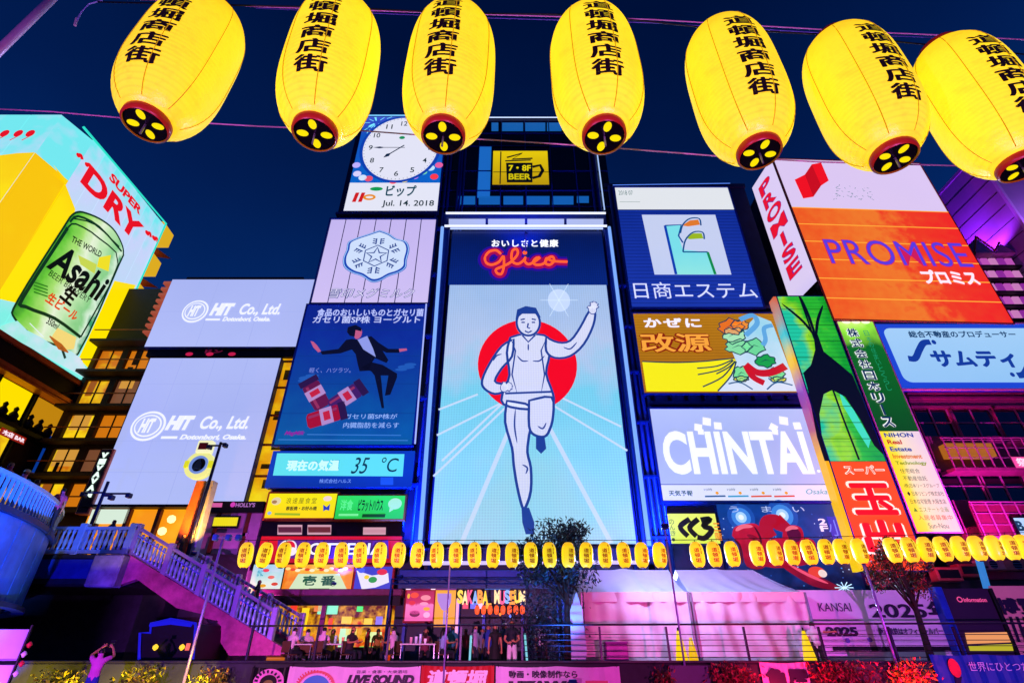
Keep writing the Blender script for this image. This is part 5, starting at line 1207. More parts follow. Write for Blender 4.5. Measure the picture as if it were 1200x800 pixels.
stt = thing('stairway', 'stairs with turned baluster railings running down from the bridge to the terrace', 'stairs', (-13, 25.5, 0))
XT, XB, NS = sx1, -7.45, 26; XE = -9.7; ZE = DK * (XB - XE) / (XB - XT)
run = (XB - XT) / NS; rise = DK / NS
MAGS = mat('stringer_pink_lit', '#c8508c', .75, 0, .5, 1.3, .5)  # pink light falling on the stringer is put into this base colour
for (y0, y1) in ((24.0, 24.3), (27.2, 27.5)):
    prof = [(XT - .1, DK), (XT + .05, DK), (XB + .15, .12), (XB + .15, 0), (XB - 1.6, 0), (at(288, 766, 24).x, .05), (at(237, 719, 24).x, at(237, 719, 24).z), (at(207, 712, 24).x, at(207, 712, 24).z), (at(160, 678, 24).x, at(160, 678, 24).z), (XT - .1, DK - 1.25)] if y0 < 25 else [(XT - .1, DK), (XB + .15, .05), (XB - .7, 0), (XT - .1, DK - .9)]
    MB().prism(prof, y0, y1).build('stringer', MAGS, stt)
src = None
for k in range(NS):
    x = XT + k * run; z = DK - (k + 1) * rise
    if src is None: src = MB().box((0, 24.31, -.14), (run + .04, 27.19, 0)).build('step', PAV, None); KIDS.pop('x', None); src.parent = stt; src.location = (x + 13, -25.5, z); src.location = (x + 13, -25.5, z)
    else: o = inst(src, stt); o.location = (x + 13, -25.5, z)
slope = -DK / (XB - XT)
def rail_run(y, m, top=1.12):
    for dz, r_ in ((top, .07), (.12, .05)): MB().tube([(XT, y, DK + dz), (XE, y, ZE + dz)], r_, 8).build('handrail' if dz > 1 else 'bottom_rail', m, stt)
    MB().tube([(XT, y - .08, DK + top - .3), (XE, y - .08, ZE + top - .3)], .025, 6).build('tension_rail', mat('led_strip_rail', '#6a80ff', .3), stt)
    s_ = None
    for k in range(36):
        f_ = (k + .5) / 36
        if k % 9 == 8: continue
        o = inst(BALSRC, stt, name='baluster'); o.location = (XT + (XE - XT) * f_ + 13, y - 25.5, DK + (ZE - DK) * f_ + .12)
    for f_ in (0, .25, .5, .75, 1.0):
        x = XT + (XE - XT) * f_; z = DK + (ZE - DK) * f_
        MB().bbox((x - .12, y - .13, z - .1), (x + .12, y + .13, z + 1.3), .03).build('newel_post', m, stt)
rail_run(24.15, mat('rail_violet', '#a898d8', .4, .3, .1)); rail_run(27.35, mat('rail_violet', '#a898d8', .4, .3, .1))

# =================================================================== terrace edge: parapet, railing, banners
YR = 19.5
t_ = thing('terrace_parapet', 'low dark parapet along the terrace edge', 'parapet', (0, YR, 0))
RX0, RX1 = at(289, 735, YR).x, 22.0
MB().bbox((-24, YR, -2.4), (RX1, YR + .35, .46), .03).build('wall', DCONC, t_); MB().bbox((-24, YR - .06, .46), (RX1, YR + .42, .53), .02).build('coping', mat('coping_dark', '#1c1a30', .5), t_)
rl = thing('terrace_railing', 'dark steel wire railing along the terrace edge', 'railing', (2, YR + .15, .5))
RM = mat('railing_steel', '#2a2040', .4, .5, .15)
zt = lambda px: at(px, 733 - max(0, px - 700) * .026, YR + .15).z
xr0, xr1 = RX0, RX1
ztop = at(600, 733, YR + .15).z
MB().tube([(xr0, YR + .15, ztop), (RX1, YR + .15, ztop + .1)], .03, 8).build('top_rail', RM, rl)
px_posts = [289, 368, 453, 539, 612, 705, 785, 878, 968, 1052, 1130, 1215]
for p_ in px_posts:
    x = at(p_, 770, YR + .15).x; MB().box((x - .03, YR + .11, .53), (x + .03, YR + .19, ztop - .02)).build('post', RM, rl)
for k in range(5): z = .62 + k * (ztop - .7) / 5; MB().tube([(at(612, 770, YR).x, YR + .15, z), (RX1, YR + .15, z)], .012, 5).build('wire', RM, rl)

def banner(label, px0, px1, py, m, cat='banner', name='terrace_banner', z1=None, skew=0):
    s = Sign(name, label, cat, (px0, py), (px1, py), (px1 - 0, 812), (px0, 812), Y=YR - .1)
    # cloth with slight sag folds
    n = 24; vs_, fs = [], []
    for i in range(n + 1):
        a = i / n * s.w; dz = -.035 * abs(math.sin(i / n * math.pi * max(1, round(s.w / 1.6)))); dy = .03 * math.sin(i * 1.7)
        vs_ += [(a, dy, s.h + dz), (a, dy - .015, s.h * .5), (a, dy * 1.5, -.35)]
        if i: k = 3 * i; fs += [(k - 3, k - 2, k + 1, k), (k - 2, k - 1, k + 2, k + 1)]
    o = s.mk('cloth', vs_, fs, m); sol = None
    for f_ in (0.02, .98): MB().tube([(f_ * s.w, 0, s.h - .02), (f_ * s.w, .12, s.h + .06)], .012, 5).build('tie', DARK, s.o, world=False)
    return s
LILC = mat('cloth_lilac', '#e0b8e8', .7, 0, .08, 2); 
s = banner('long pale lilac banner with a round blue emblem and heavy dark lettering', 337, 492, 780, LILC)
s.ell((370, 806), 23, 21, E('#e03a6a', .85), 'emblem_ring', 3); s.ell((370, 806), 20, 18, LILC, 'emblem_ring', 4); s.ell((370, 806), 17, 15.5, E('#1c50c8', .9), 'emblem', 5)
for k in range(17):
    a_ = R(15 + k * 9.5); c_ = (370 + 21.5 * math.cos(a_), 806 - 20 * math.sin(a_)); s.line([(c_[0] - 1.2 * math.cos(a_), c_[1] + 1.5 * math.sin(a_)), (c_[0] + 1.6 * math.cos(a_), c_[1] - 1.8 * math.sin(a_))], .035, E('#d82a4a', .9), 'emblem_letter', 6)
DKP = mat('print_dark', '#180c34', .6, 0, .1)
s.text('LIVE SOUND', (406, 802), (486, 790), DKP, .07, shear=.25, lay=4); s.text('音楽・食事・大衆酒場', (418, 788.5), (478, 784.5), DKP, .0, lay=4)
RDC = mat('cloth_red', '#b8101c', .6, 0, .12, 2); WHC = mat('print_white', '#f0e4f4', .6, 0, .05)
s = banner('red fan shaped banner with big white brush characters between two lilac banners', 493, 579, 779, RDC); s.text('道頓堀', (499, 803), (572, 784), WHC, .05, shear=.15, lay=4)
s = banner('lilac banner at the centre with a dark line of characters above block letters', 581, 727, 780, LILC); s.text('動画・映像制作なら', (596, 794), (676, 785), DKP, .03, lay=4); s.text('UZAWO', (596, 812), (680, 797), DKP, .08, lay=4); s.poly([(686, 797), (712, 797), (712, 812), (686, 812)], E('#a8103a', .8), 'red_square', 3)
s = banner('small lilac banner with dark brush characters between red lit shrubs', 893, 948, 775, LILC); s.text('魚屋', (899, 806), (945, 782), DKP, .08, lay=4)
BLC = mat('cloth_blue', '#1440a0', .6, 0, .15, 2); s = banner('deep blue banner with a red microphone picture and pale characters at the right edge', 1096, 1216, 766, BLC)
s.text('世界にひとつだけ', (1136, 786), (1212, 775), WHC, .0, lay=4, shear=.1); s.ell((1117, 782), 6.5, 11, mat('red_print', '#e02a3a', .5), 'microphone', 4); s.poly([(1118, 792), (1126, 792), (1124, 806), (1120, 806)], DKP, 'microphone_handle', 3)
s = banner('dark banner with a pink ring of letters at the left of the terrace', 293, 336, 781, DARK); s.ell((315, 799), 18, 16, mat('cloth_pink', '#e888d8', .6), 'ring', 3); s.ell((315, 799), 10, 9, DARK, 'ring_centre', 4); s.ell((315, 801), 6, 5, mat('print_olive', '#7a7a30', .6), 'centre_disc', 5)
for k in range(9): a_ = R(10 + k * 20); s.line([(315 + 12 * math.cos(a_), 799 - 11 * math.sin(a_)), (315 + 16 * math.cos(a_), 799 - 14.5 * math.sin(a_))], .06, DKP, 'ring_letter', 5)

# white hoarding with exhibition print
s = Sign('exhibition_hoarding', 'long white hoarding with large 2025 print lit lilac behind the railing', 'hoarding', (938, 692), (1108, 690), (1133, 782), (951, 782), Y=23.5)
s.cab(WHITEP, .1, 0); s.face(mat('hoarding_white', '#e8d4ec', .6, 0, .08, 1), 'panel')
s.text('2025年', (1022, 725), (1114, 704), DKP, .03); s.text('KANSAI', (960, 716), (995, 706), mat('print_grey', '#3a2a5a', .6), .0); s.text('2025', (969, 745), (1003, 734), DKP, .06); s.text('南海電鉄はオフィシャルパートナー', (1030, 743), (1120, 735), mat('print_grey', '#3a2a5a', .6), .02)
for (a, b) in ((993, 750), (1019, 749)): s.ell((a, b), 3, 3, mat('print_violet', '#7a6ad0', .6), 'small_emblem', 2, n=12)
s.poly([(975, 757), (1130, 757), (1132, 762), (976, 762)], DARK, 'dark_base', 2)
s = Sign('information_board', 'dark plum information board with blue side post and small pink heading', 'notice board', (1110, 690), (1163, 688), (1188, 780), (1130, 780), Y=23.2)
s.cab(DARK, .25, .0); s.face(mat('plum_board', '#2c1638', .5, 0, .1), 'panel'); s.text('information', (1129, 705), (1154, 700), E('#e84a90', 1), .03); s.ell((1124, 702), 3.4, 3.4, E('#e84a90', 1), 'info_ring', 2, ring=.04, n=16)
s.poly([(1130, 741), (1182, 740), (1185, 752), (1133, 754)], E('#e8985c', 1), 'lower_panel', 2); s.poly([(1134, 756), (1185, 754), (1187, 762), (1136, 762)], E('#b8b020', 1), 'lower_panel', 2)
MB().bbox((-.32, -.1, -.5), (-.02, .3, s.h + .05), .02).build('side_post', mat('post_blue', '#1638b8', .4), s.o, world=False); MB().bbox((s.w + .02, -.1, -.5), (s.w + .15, .3, s.h), .02).build('side_post', DARK, s.o, world=False)
s = Sign('exhibition_hoarding', 'peach lit end piece of hoarding with dark characters at the right edge', 'hoarding', (1166, 687), (1240, 685), (1262, 780), (1192, 780), Y=23.5); s.cab(WHITEP, .1); s.face(mat('hoarding_peach', '#f0b8a0', .6, 0, .08, 1), 'panel'); s.text('博覧会', (1173, 720), (1236, 700), DKP, .05)
for k in range(4): s.line([(1183 + k * 8, 722), (1194 + k * 8, 752)], .12, DKP, 'bar_print', 2)

# =================================================================== tents
TW = mat('tent_roof_fabric', '#d0d8ff', .6, 0, .06, 1.5, .25); TP = mat('tent_wall_fabric', '#e6c0dc', .65, 0, .08, 1.2, .3)
def tent(label, x0, x1, hl, hr):
    y0, y1 = 22.0, 25.5; ze, zr = 2.72, 3.75
    t_ = thing('marquee_tent', label, 'tent', ((x0 + x1) / 2, 23.7, 0), 0, 'marquee tents on the terrace')
    n, mm = 22, 8; vs_, fs = [], []
    def grid(fn, name, m, n=n, mm=mm):
        vs_ = [fn(i / n, j / mm) for i in range(n + 1) for j in range(mm + 1)]; fs = []
        for i in range(n):
            for j in range(mm): k = i * (mm + 1) + j; fs.append((k, k + mm + 1, k + mm + 2, k + 1))
        return MB().add(vs_, fs).build(name, m, t_, smooth=True)
    xr0_, xr1_ = x0 + hl, x1 - hr; ym = (y0 + y1) / 2
    def roof_f(u, v):
        xa, xb = x0 + (x1 - x0) * u, xr0_ + (xr1_ - xr0_) * u; sag = -.12 * math.sin(math.pi * v) * (1 + .4 * math.sin(u * 9)) + .03 * math.sin(u * 34 + 3 * v) * (1 - v) + .05 * math.exp(-((u - .5) * 14) ** 2) * v
        return (xa + (xb - xa) * v, y0 + (ym - y0) * v, ze + (zr - ze) * v + sag)
    grid(roof_f, 'roof', TW, 60, 10); grid(lambda u, v: (roof_f(u, v)[0], 2 * ym - roof_f(u, v)[1], roof_f(u, v)[2]), 'roof', TW)
    for xe, xrr in ((x0, xr0_), (x1, xr1_)):
        grid(lambda u, v: (xe + (xrr - xe) * v, y0 + (y1 - y0) * (u * (1 - v) + .5 * v), ze + (zr - ze) * v - .06 * math.sin(math.pi * v)), 'roof_end', TW, 8, 6)
    rg = random.Random(int(x0 * 10))
    ph = [rg.uniform(0, 6) for _ in range(4)]
    grid(lambda u, v: (x0 + (x1 - x0) * u + .03 * math.sin(v * 8), y0 - .02 + .11 * math.sin(u * 17 + ph[0] + 2.5 * v) * (1 - .6 * v) + .05 * math.sin(u * 41 + ph[1] + 3 * v) + .035 * math.sin(v * 22 + ph[2] + 6 * u) - .08 * math.exp(-((u - v * .35) * 9) ** 2), .02 + (ze - .02) * v), 'wall', TP, 60, 16)
    MB().box((x0 - .02, y0 - .09, ze - .32), (x1 + .02, y0 - .06, ze + .02)).build('valance', TP, t_)
    for xe in (x0, x1): grid(lambda u, v: (xe, y0 + (y1 - y0) * u + 0, .02 + (ze - .02) * v), 'side_wall', TP, 4, 4)
    MB().box((x0, y1, 0), (x1, y1 + .03, ze)).build('back_wall', TP, t_)
    for xe in (x0 + .02, x1 - .02): MB().box((xe - .035, y0 - .16, 0), (xe + .035, y0 - .1, ze)).build('leg', STEEL, t_)
    return t_
tx0, tx1, tx2 = at(680, 693, 22).x, at(806, 693, 22).x, at(941, 692, 22).x
tent('white roofed marquee with pink lit wall, the left one next to the dark tree', tx0, tx1 - .04, .15, .1)
tent('white roofed marquee with pink lit wall, the right one beside the hoarding', tx1 + .04, tx2, .1, 1.0)
# yellow covered cones/umbrellas folded between railing and tent
for px_, lb in ((799, 'tall yellow folded parasol before the middle of the tents, under the pole'), (949, 'yellow folded parasol beside the pointing person')):
    p = at(px_, 770, 20.6)
    t_ = thing('folded_parasol', lb, 'parasol', (p.x, 20.6, 0), 0, 'yellow folded parasols')
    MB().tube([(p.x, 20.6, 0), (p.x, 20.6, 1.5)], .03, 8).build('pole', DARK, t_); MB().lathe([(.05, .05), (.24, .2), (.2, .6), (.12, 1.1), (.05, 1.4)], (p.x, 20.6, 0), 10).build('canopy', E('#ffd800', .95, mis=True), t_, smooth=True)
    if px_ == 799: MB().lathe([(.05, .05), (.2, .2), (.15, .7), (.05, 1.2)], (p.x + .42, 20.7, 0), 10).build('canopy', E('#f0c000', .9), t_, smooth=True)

# =================================================================== middle ground floor: posters, yellow wall, restaurant with lit letters
zc = at(560, 678, 29.6).z
t_ = thing('grill_restaurant', 'dark blue restaurant with awning, lit letters and a row of small red lanterns', 'restaurant', (0, 29.8, 0))
ax0, ax1 = at(468, 700, 29.6).x, at(672, 700, 29.6).x
MB().bbox((ax0, 28.9, zc), (ax1 + .8, YW - .01, zc + .35), .03).build('canopy', BLUEP, t_)
MB().box((ax0, 29.0, at(560, 689, 29).z), (ax1 + .8, 29.15, zc - .01)).build('canopy_fascia', mat('fascia_teal', '#134a80', .5), t_)
MB().box((ax0, YW - .1, 0), (ax1 + 14, YW - .02, zc)).build('wall', mat('front_dark_blue', '#0c2040', .5, 0, .3, 1), t_)
for px_ in (475, 530, 537, 567, 612, 660): x = at(px_, 720, 30).x; MB().box((x - .07, 29.9, 0), (x + .07, YW - .12, zc - .9)).build('mullion', BLUEP, t_)
for a, b in ((478, 505), (510, 535)):
    p0, p1 = at(a, 690, 29.8), at(b, 680, 29.8); MB().box((p0.x, 29.8, p0.z), (p1.x, 30, p1.z)).build('upper_light', E('#8a2ab0', .7), t_)
for a in (479, 508): p = at(a, 683, 29.7); MB().box((p.x - .1, 29.6, p.z - .3), (p.x + .12, 29.8, p.z + .3)).build('white_lamp', E('#f0d8f4', 1.2), t_)
p0, p1 = at(568, 690, 30), at(598, 680, 30); MB().box((p0.x, 30, p0.z), (p1.x, 30.1, p1.z)).build('lit_glass', E('#1a70d0', .9), t_)
p0, p1 = at(535, 735, 30), at(536.5, 680, 29.8); MB().box((p0.x - .05, 29.75, 1.4), (p0.x + .08, 29.88, zc - .9)).build('pink_tube', E('#f0a0d0', 1.2), t_)
s = Sign('menu_poster', 'pink food poster with a bowl picture left of the yellow wall', 'poster', (476, 692), (509, 692), (507, 727), (475, 727), Y=29.7); s.cab(mat('red_paint', '#a01020', .5), .15, .1)
s.face(ER('poster_pink', [(0, '#f060b0'), (.5, '#f07ac0'), (.55, '#c01a50'), (1, '#a01038')], length=s.h, nscale=2, var=.15), 'panel')
for (a, b, rx_, ry_, c) in ((486, 697, 5, 3.4, '#f04a2a'), (499, 700, 6, 3.2, '#f090a0'), (483, 706, 4, 2.5, '#e02a3a'), (497, 707, 5, 2, '#ff9ac0'), (486, 719, 6, 3.4, '#6a1040'), (486, 717, 6, 2.4, '#e050a0'), (500, 713, 4, 2.2, '#f0a81c'), (500, 720, 4, 3.4, '#f8b0e0'), (479, 698, 1.6, 3, '#f0b020')): s.ell((a, b), rx_, ry_, E(c, 1), 'food_picture', 2, n=12)
s = Sign('yellow_wine_board', 'orange yellow wall board with a big lilac wine glass shape', 'poster', (511, 691), (534, 691), (533, 734), (508, 734), Y=29.6); s.cab(DARK, .15); s.face(EP('#f0a808', 1, '#e89a10'), 'panel')
s.poly([(512.5, 695), (529, 695), (528.5, 705), (525, 713), (521, 716), (517, 713), (513, 704)], E('#a884d8', 1), 'glass_shape', 2); s.line([(521, 716), (520.5, 731)], .12, E('#a884d8', 1), 'glass_stem', 2)
for i in range(12):
    p = at(540 + i * 5.9 + (8 if i > 5 else 0), 699 + (i % 2), 28.85); col = ('#ffd23a', '#ff5a8a', '#ff9a2a', '#ffe0a0', '#7ab0ff')[i * 3 % 5]
    if i < 6: ch = 'SAKABA'[i]
    else: ch = 'MUSEUM'[i - 6]
    s_ = text_raw(ch, .05); vs_ = [(p.x - .18 + (v.x - s_[2]) * .29 / (s_[3] - s_[2]), 28.85, p.z - .3 + (v.y - s_[4]) * .62 / (s_[5] - s_[4])) for v in s_[0]]
    MB().add(vs_, s_[1]).build('lit_letter', E(col, 1.2), t_)
for k in range(4):
    p = at(545 + k * 9, 709, 29.2); MB().box((p.x - .12, 29.15, p.z - .14), (p.x + .16, 29.3, p.z + .1)).build('sign_light', E(('#f04a6a', '#5a70ff', '#e8d0ff', '#ffb040')[k], 1), t_)
lsrc = None
for k in range(8):
    p = at(559 + k * 7.6, 714, 28.9)
    lt = thing('mini_lantern', 'tiny orange red paper lantern under the lit letters, %s of eight from the left' % ('first', 'second', 'third', 'fourth', 'fifth', 'sixth', 'seventh', 'last')[k], 'lantern', (p.x, 29.0, p.z), 0, 'mini lanterns of the restaurant')
    if lsrc is None: lsrc = MB().lathe([(.04, -.2), (.10, -.15), (.125, 0), (.10, .15), (.04, .2)], (0, 0, 0), 12).build('paper_body', E('#ff5a2a', 1.2), lt, smooth=True, world=False); lc = MB().lathe([(.05, .2), (.05, .23)], (0, 0, 0), 8).build('cap', DARK, lt, world=False)
    else: inst(lsrc, lt); inst(lc, lt)
for (a, b, c) in ((566, 721, '#d8e8ff'), (598, 721, '#6a80ff'), (586, 719, '#ff8a3a'), (629, 722, '#80a0ff')):
    p = at(a, b, 30); MB().lathe([(.01, -.08), (.08, 0), (.01, .08)], (p.x, 30.2, p.z), 8).build('bulb', E(c, 1.4), t_, smooth=True)

# lavender stall at lower left, kiosk arch with blue light under the stairs
s = Sign('lavender_stall_board', 'lavender lit slanting stall board with a dark crossbar at the lower left corner', 'stall board', (-20, 737), (34, 737), (5, 812), (-60, 812), Y=15.9)
s.cab(DARK, .12); s.face(mat('board_lavender', '#c8a8f0', .5, 0, .1, 1), 'panel'); a = s.P(0, 776)[1]; MB().box((0, -.06, a - .05), (s.w + .1, -.01, a + .04)).build('crossbar', DARK, s.o, world=False)
MB().tube([(s.w + .06, -.05, 0), (s.w + .06, -.05, s.h + .1)], .03, 8).build('side_pole', DARK, s.o, world=False)
for k in range(4): MB().lathe([(.02, -.07), (.07, 0), (.02, .07)], (s.w + .18 + (k % 2) * .04, -.08, s.h * (.3 + .15 * k)), 8).build('charm', mat('red_print', '#e02a3a', .5) if k % 2 else WHC, s.o, smooth=True, world=False)
kk = thing('underpass_kiosk', 'dark kiosk with blue lit arched roof edge and two small amber lamps under the stairs', 'kiosk', (-14, 24, 0))
YK = 22.0
def kpnt(a, b): p = at(a, b, YK); return (p.x, YK, p.z)
outl = [(163, 772), (164, 741), (176, 741), (177, 730), (188, 728), (200, 725), (212, 727), (222, 729), (229, 730), (229, 737), (226, 772)]
MB().tube([kpnt(*p) for p in outl], .05, 6).build('lit_edge', E('#1616d0', .9), kk)
MB().prism([(kpnt(*p)[0], kpnt(*p)[2]) for p in outl], YK + .08, YK + 2).build('body', DARK, kk)
MB().tube([kpnt(176, 732), kpnt(200, 729), kpnt(224, 732)], .07, 6).build('roof_tube', E('#1a1ae8', .8), kk)
for a in (184, 215): x, y, z = kpnt(a, 758); MB().lathe([(.02, -.1), (.09, -.03), (.09, .04), (.02, .1)], (x, y - .1, z), 10).build('amber_lamp', E('#ffc830', 1.4, mis=True), kk, smooth=True)
x, y, z = kpnt(221, 757); MB().box((x - .05, y - .1, z - .12), (x + .05, y, z + .1)).build('red_lamp', E('#ff6a5a', 1.2), kk)
# =================================================================== big paper lanterns overhead
def lantern_body(r, h, n=48, rows=72, rib=.004, ribs=36):
    prof = []
    for i in range(rows + 1):
        t_ = -1 + 2 * i / rows
        rr = r * (1 - abs(t_ * .93) ** 3.4) ** .5 if True else r
        prof.append((max(rr + rib * math.cos(i / rows * ribs * 2 * math.pi), .03), t_ * h / 2))
    return prof
def paper(name, c0, c1, edge):
    m = bpy.data.materials.new(name); m.use_nodes = True; t = m.node_tree; b = t.nodes['Principled BSDF']; L = t.links.new
    co = t.nodes.new('ShaderNodeTexCoord'); sp = t.nodes.new('ShaderNodeSeparateXYZ'); L(co.outputs['Object'], sp.inputs[0])
    mr = t.nodes.new('ShaderNodeMapRange'); mr.inputs['From Min'].default_value = -edge; mr.inputs['From Max'].default_value = edge; L(sp.outputs[2], mr.inputs['Value'])
    nz = t.nodes.new('ShaderNodeTexNoise'); nz.inputs['Scale'].default_value = 5; nz.inputs['Detail'].default_value = 5; L(co.outputs['Object'], nz.inputs['Vector'])
    ad = t.nodes.new('ShaderNodeMath'); ad.operation = 'MULTIPLY_ADD'; ad.inputs[1].default_value = .22; L(nz.outputs['Fac'], ad.inputs[0]); L(mr.outputs[0], ad.inputs[2])
    rp = t.nodes.new('ShaderNodeValToRGB'); c = rp.color_ramp; c.elements[0].position = .03; c.elements[0].color = lin(c1); c.elements[1].position = 1.0; c.elements[1].color = lin(c1)
    for p, h_ in ((.18, c0), (.5, '#ffe000'), (.85, c0)): e = c.elements.new(p); e.color = lin(h_)
    L(ad.outputs[0], rp.inputs[0]); 
    # thin paper glows a little less where it is seen through its bamboo hoops
    wv = t.nodes.new('ShaderNodeMath'); wv.operation = 'MULTIPLY'; wv.inputs[1].default_value = 2 * math.pi / (2 * edge / 36); L(sp.outputs[2], wv.inputs[0])
    cs = t.nodes.new('ShaderNodeMath'); cs.operation = 'COSINE'; L(wv.outputs[0], cs.inputs[0])
    mg = t.nodes.new('ShaderNodeMapRange'); mg.inputs['From Min'].default_value = .55; mg.inputs['From Max'].default_value = 1; mg.inputs['To Min'].default_value = 1; mg.inputs['To Max'].default_value = .86; L(cs.outputs[0], mg.inputs['Value'])
    sc = t.nodes.new('ShaderNodeVectorMath'); sc.operation = 'SCALE'; L(rp.outputs[0], sc.inputs[0]); L(mg.outputs[0], sc.inputs['Scale'])
    oi = t.nodes.new('ShaderNodeObjectInfo'); mo = t.nodes.new('ShaderNodeMapRange'); mo.inputs['To Min'].default_value = .86; mo.inputs['To Max'].default_value = 1.04; L(oi.outputs['Random'], mo.inputs['Value'])
    s2_ = t.nodes.new('ShaderNodeVectorMath'); s2_.operation = 'SCALE'; L(sc.outputs[0], s2_.inputs[0]); L(mo.outputs[0], s2_.inputs['Scale'])
    # creases and small stains in the paper
    n2 = t.nodes.new('ShaderNodeTexNoise'); n2.inputs['Scale'].default_value = 16; n2.inputs['Detail'].default_value = 8; n2.inputs['Roughness'].default_value = .7; L(co.outputs['Object'], n2.inputs['Vector'])
    m2_ = t.nodes.new('ShaderNodeMapRange'); m2_.inputs['From Min'].default_value = .34; m2_.inputs['From Max'].default_value = .5; m2_.inputs['To Min'].default_value = .84; m2_.inputs['To Max'].default_value = 1; L(n2.outputs['Fac'], m2_.inputs['Value'])
    s3_ = t.nodes.new('ShaderNodeVectorMath'); s3_.operation = 'SCALE'; L(s2_.outputs[0], s3_.inputs[0]); L(m2_.outputs[0], s3_.inputs['Scale'])
    bp_ = t.nodes.new('ShaderNodeBump'); bp_.inputs['Strength'].default_value = .5; bp_.inputs['Distance'].default_value = .01; L(n2.outputs['Fac'], bp_.inputs['Height']); L(bp_.outputs[0], b.inputs['Normal'])
    L(s3_.outputs[0], b.inputs['Emission Color']); b.inputs['Emission Strength'].default_value = 1.02
    b.inputs['Base Color'].default_value = lin('#e8c040'); b.inputs['Roughness'].default_value = .28
    return m
PAPER = paper('lit_yellow_paper', '#ffe000', '#ffd200', .60)
SEAM = E('#d89a00', .75); INK = mat('black_ink', '#140a06', .6, 0, .1); CAPM = mat('black_lacquer', '#0a0a10', .25, 0, .1); REDRIM = mat('red_lacquer', '#b03418', .35, 0, .2)
LR, LH = .272, 1.17
def wrap_text(body, r_fn, width, z0, z1, bold, off):
    """column of characters wrapped on a turned body facing -Y"""
    bm = bmesh.new(); n_ = len(body); hh = (z1 - z0) / n_
    for i, ch in enumerate(body):
        vs_, fs, mx, Mx, my, My = text_raw(ch, bold)
        zt = z1 - i * hh; V = [bm.verts.new(((v.x - mx) / (Mx - mx) * width - width / 2, -v.z * .12, zt - hh * .95 + (v.y - my) / (My - my) * hh * .9)) for v in vs_]
        for f in fs:
            try: bm.faces.new([V[k] for k in f])
            except ValueError: pass
    for k in range(1, 8):
        g_ = bm.verts[:] + bm.edges[:] + bm.faces[:]; bmesh.ops.bisect_plane(bm, geom=g_, plane_co=(-width / 2 + k * width / 8, 0, 0), plane_no=(1, 0, 0))
    for k in range(1, n_ * 3):
        g_ = bm.verts[:] + bm.edges[:] + bm.faces[:]; bmesh.ops.bisect_plane(bm, geom=g_, plane_co=(0, 0, z0 + (z1 - z0) * k / (n_ * 3)), plane_no=(0, 0, 1))
    for v in bm.verts:
        r = r_fn(v.co.z) + off - v.co.y; a = v.co.x / max(r, .05); v.co = Vector((r * math.sin(a), -r * math.cos(a), v.co.z))
    bm.verts.index_update(); m = MB().add([v.co.copy() for v in bm.verts], [[v.index for v in f.verts] for f in bm.faces]); bm.free(); return m
rf = lambda z: LR * (1 - abs(z / (LH / 2) * .93) ** 3.4) ** .5
def make_big_lantern():
    t_ = thing('paper_lantern', 'x', 'lantern', (0, 0, 0), 0, 'big yellow paper lanterns strung overhead')
    MB().lathe(lantern_body(LR, LH, ribs=36), (0, 0, 0), 56).build('paper_body', PAPER, t_, smooth=True, world=False)
    for k in range(7):
        a = R(25 + k * 360 / 7); pts = []
        for i in range(25): z = (-.97 + 1.94 * i / 24) * LH / 2; r = rf(z) + .0045; pts.append((r * math.cos(a), r * math.sin(a), z))
        MB().tube(pts, .0028, 4).build('seam', SEAM, t_, world=False)
    wrap_text('道頓堀商店街', rf, .19, -.42, .36, .036, .0032).build('lettering', INK, t_, world=False)
    for sgn in (-1, 1):
        z = sgn * LH / 2 * .985
        MB().lathe([(.118, 0), (.125, .012), (.125, .05), (.112, .06)] if sgn > 0 else [(.112, -.06), (.125, -.05), (.125, -.012), (.118, 0)], (0, 0, z), 28, False, False).build('rim', REDRIM, t_, smooth=True, world=False)
        MB().lathe([(.113, -.012), (.113, .012)], (0, 0, z + sgn * .035), 28).build('end_cap', CAPM, t_, world=False)
    for k in range(4):
        a = k * math.pi / 2 + .1; c_ = (.065 * math.cos(a), .065 * math.sin(a)); n = 16; z = -LH / 2 * .985 - .049
        MB().add([(c_[0] + math.cos(a) * .032 * math.cos(2 * math.pi * j / n) - math.sin(a) * .022 * math.sin(2 * math.pi * j / n), c_[1] + math.sin(a) * .032 * math.cos(2 * math.pi * j / n) + math.cos(a) * .022 * math.sin(2 * math.pi * j / n), z) for j in range(n)], [list(range(n))[::-1]]).build('lit_opening', E('#ffe600', 1), t_, world=False)
    MB().tube([(0, 0, -LH / 2 - .04), (0, 0, -LH / 2 - .12)], .006, 6).build('pull_ring', STEEL, t_, world=False)
    MB().tube([(0, 0, LH / 2), (0, 0, LH / 2 + .12)], .01, 6).build('hanger', STEEL, t_, world=False)
    return t_
big = make_big_lantern()
caps = [(177, 143), (367, 149), (521, 155), (707, 157), (888, 173), (1048, 180), (1196, 190)]
rots = [4, 2, -3, 2, -2, 3, -4]
lab = ['first from the left, above the beer billboard', 'second from the left, beside the clock', 'third from the left, overlapping the clock', 'fourth, above the dark glass storeys', 'fifth, above the blue striped billboard', 'sixth, above the white and orange billboard', 'seventh, cut off at the right']
tops = []
ZC = 3.16 + LH / 2
for i, (p_, rz_) in enumerate(zip(caps, rots)):
    b = atZ(p_[0], p_[1], ZC - LH / 2 + (0.05 if i in (0, 6) else 0))
    o = big if i == 0 else copy_tree(big)
    o.location = (b.x, b.y, b.z + LH / 2); o.rotation_euler = (R((-1, 1.5, 0, -1, 1, 0, 1)[i]), R((1, -1, .5, 0, -.5, 1, 0)[i]), R(rz_ * .0 + TEXTROT[i] if False else rz_))
    o['label'] = 'big glowing yellow paper lantern with black characters, ' + lab[i]
    tops.append(Vector(o.location) + Vector((0, 0, LH / 2 + .1)))
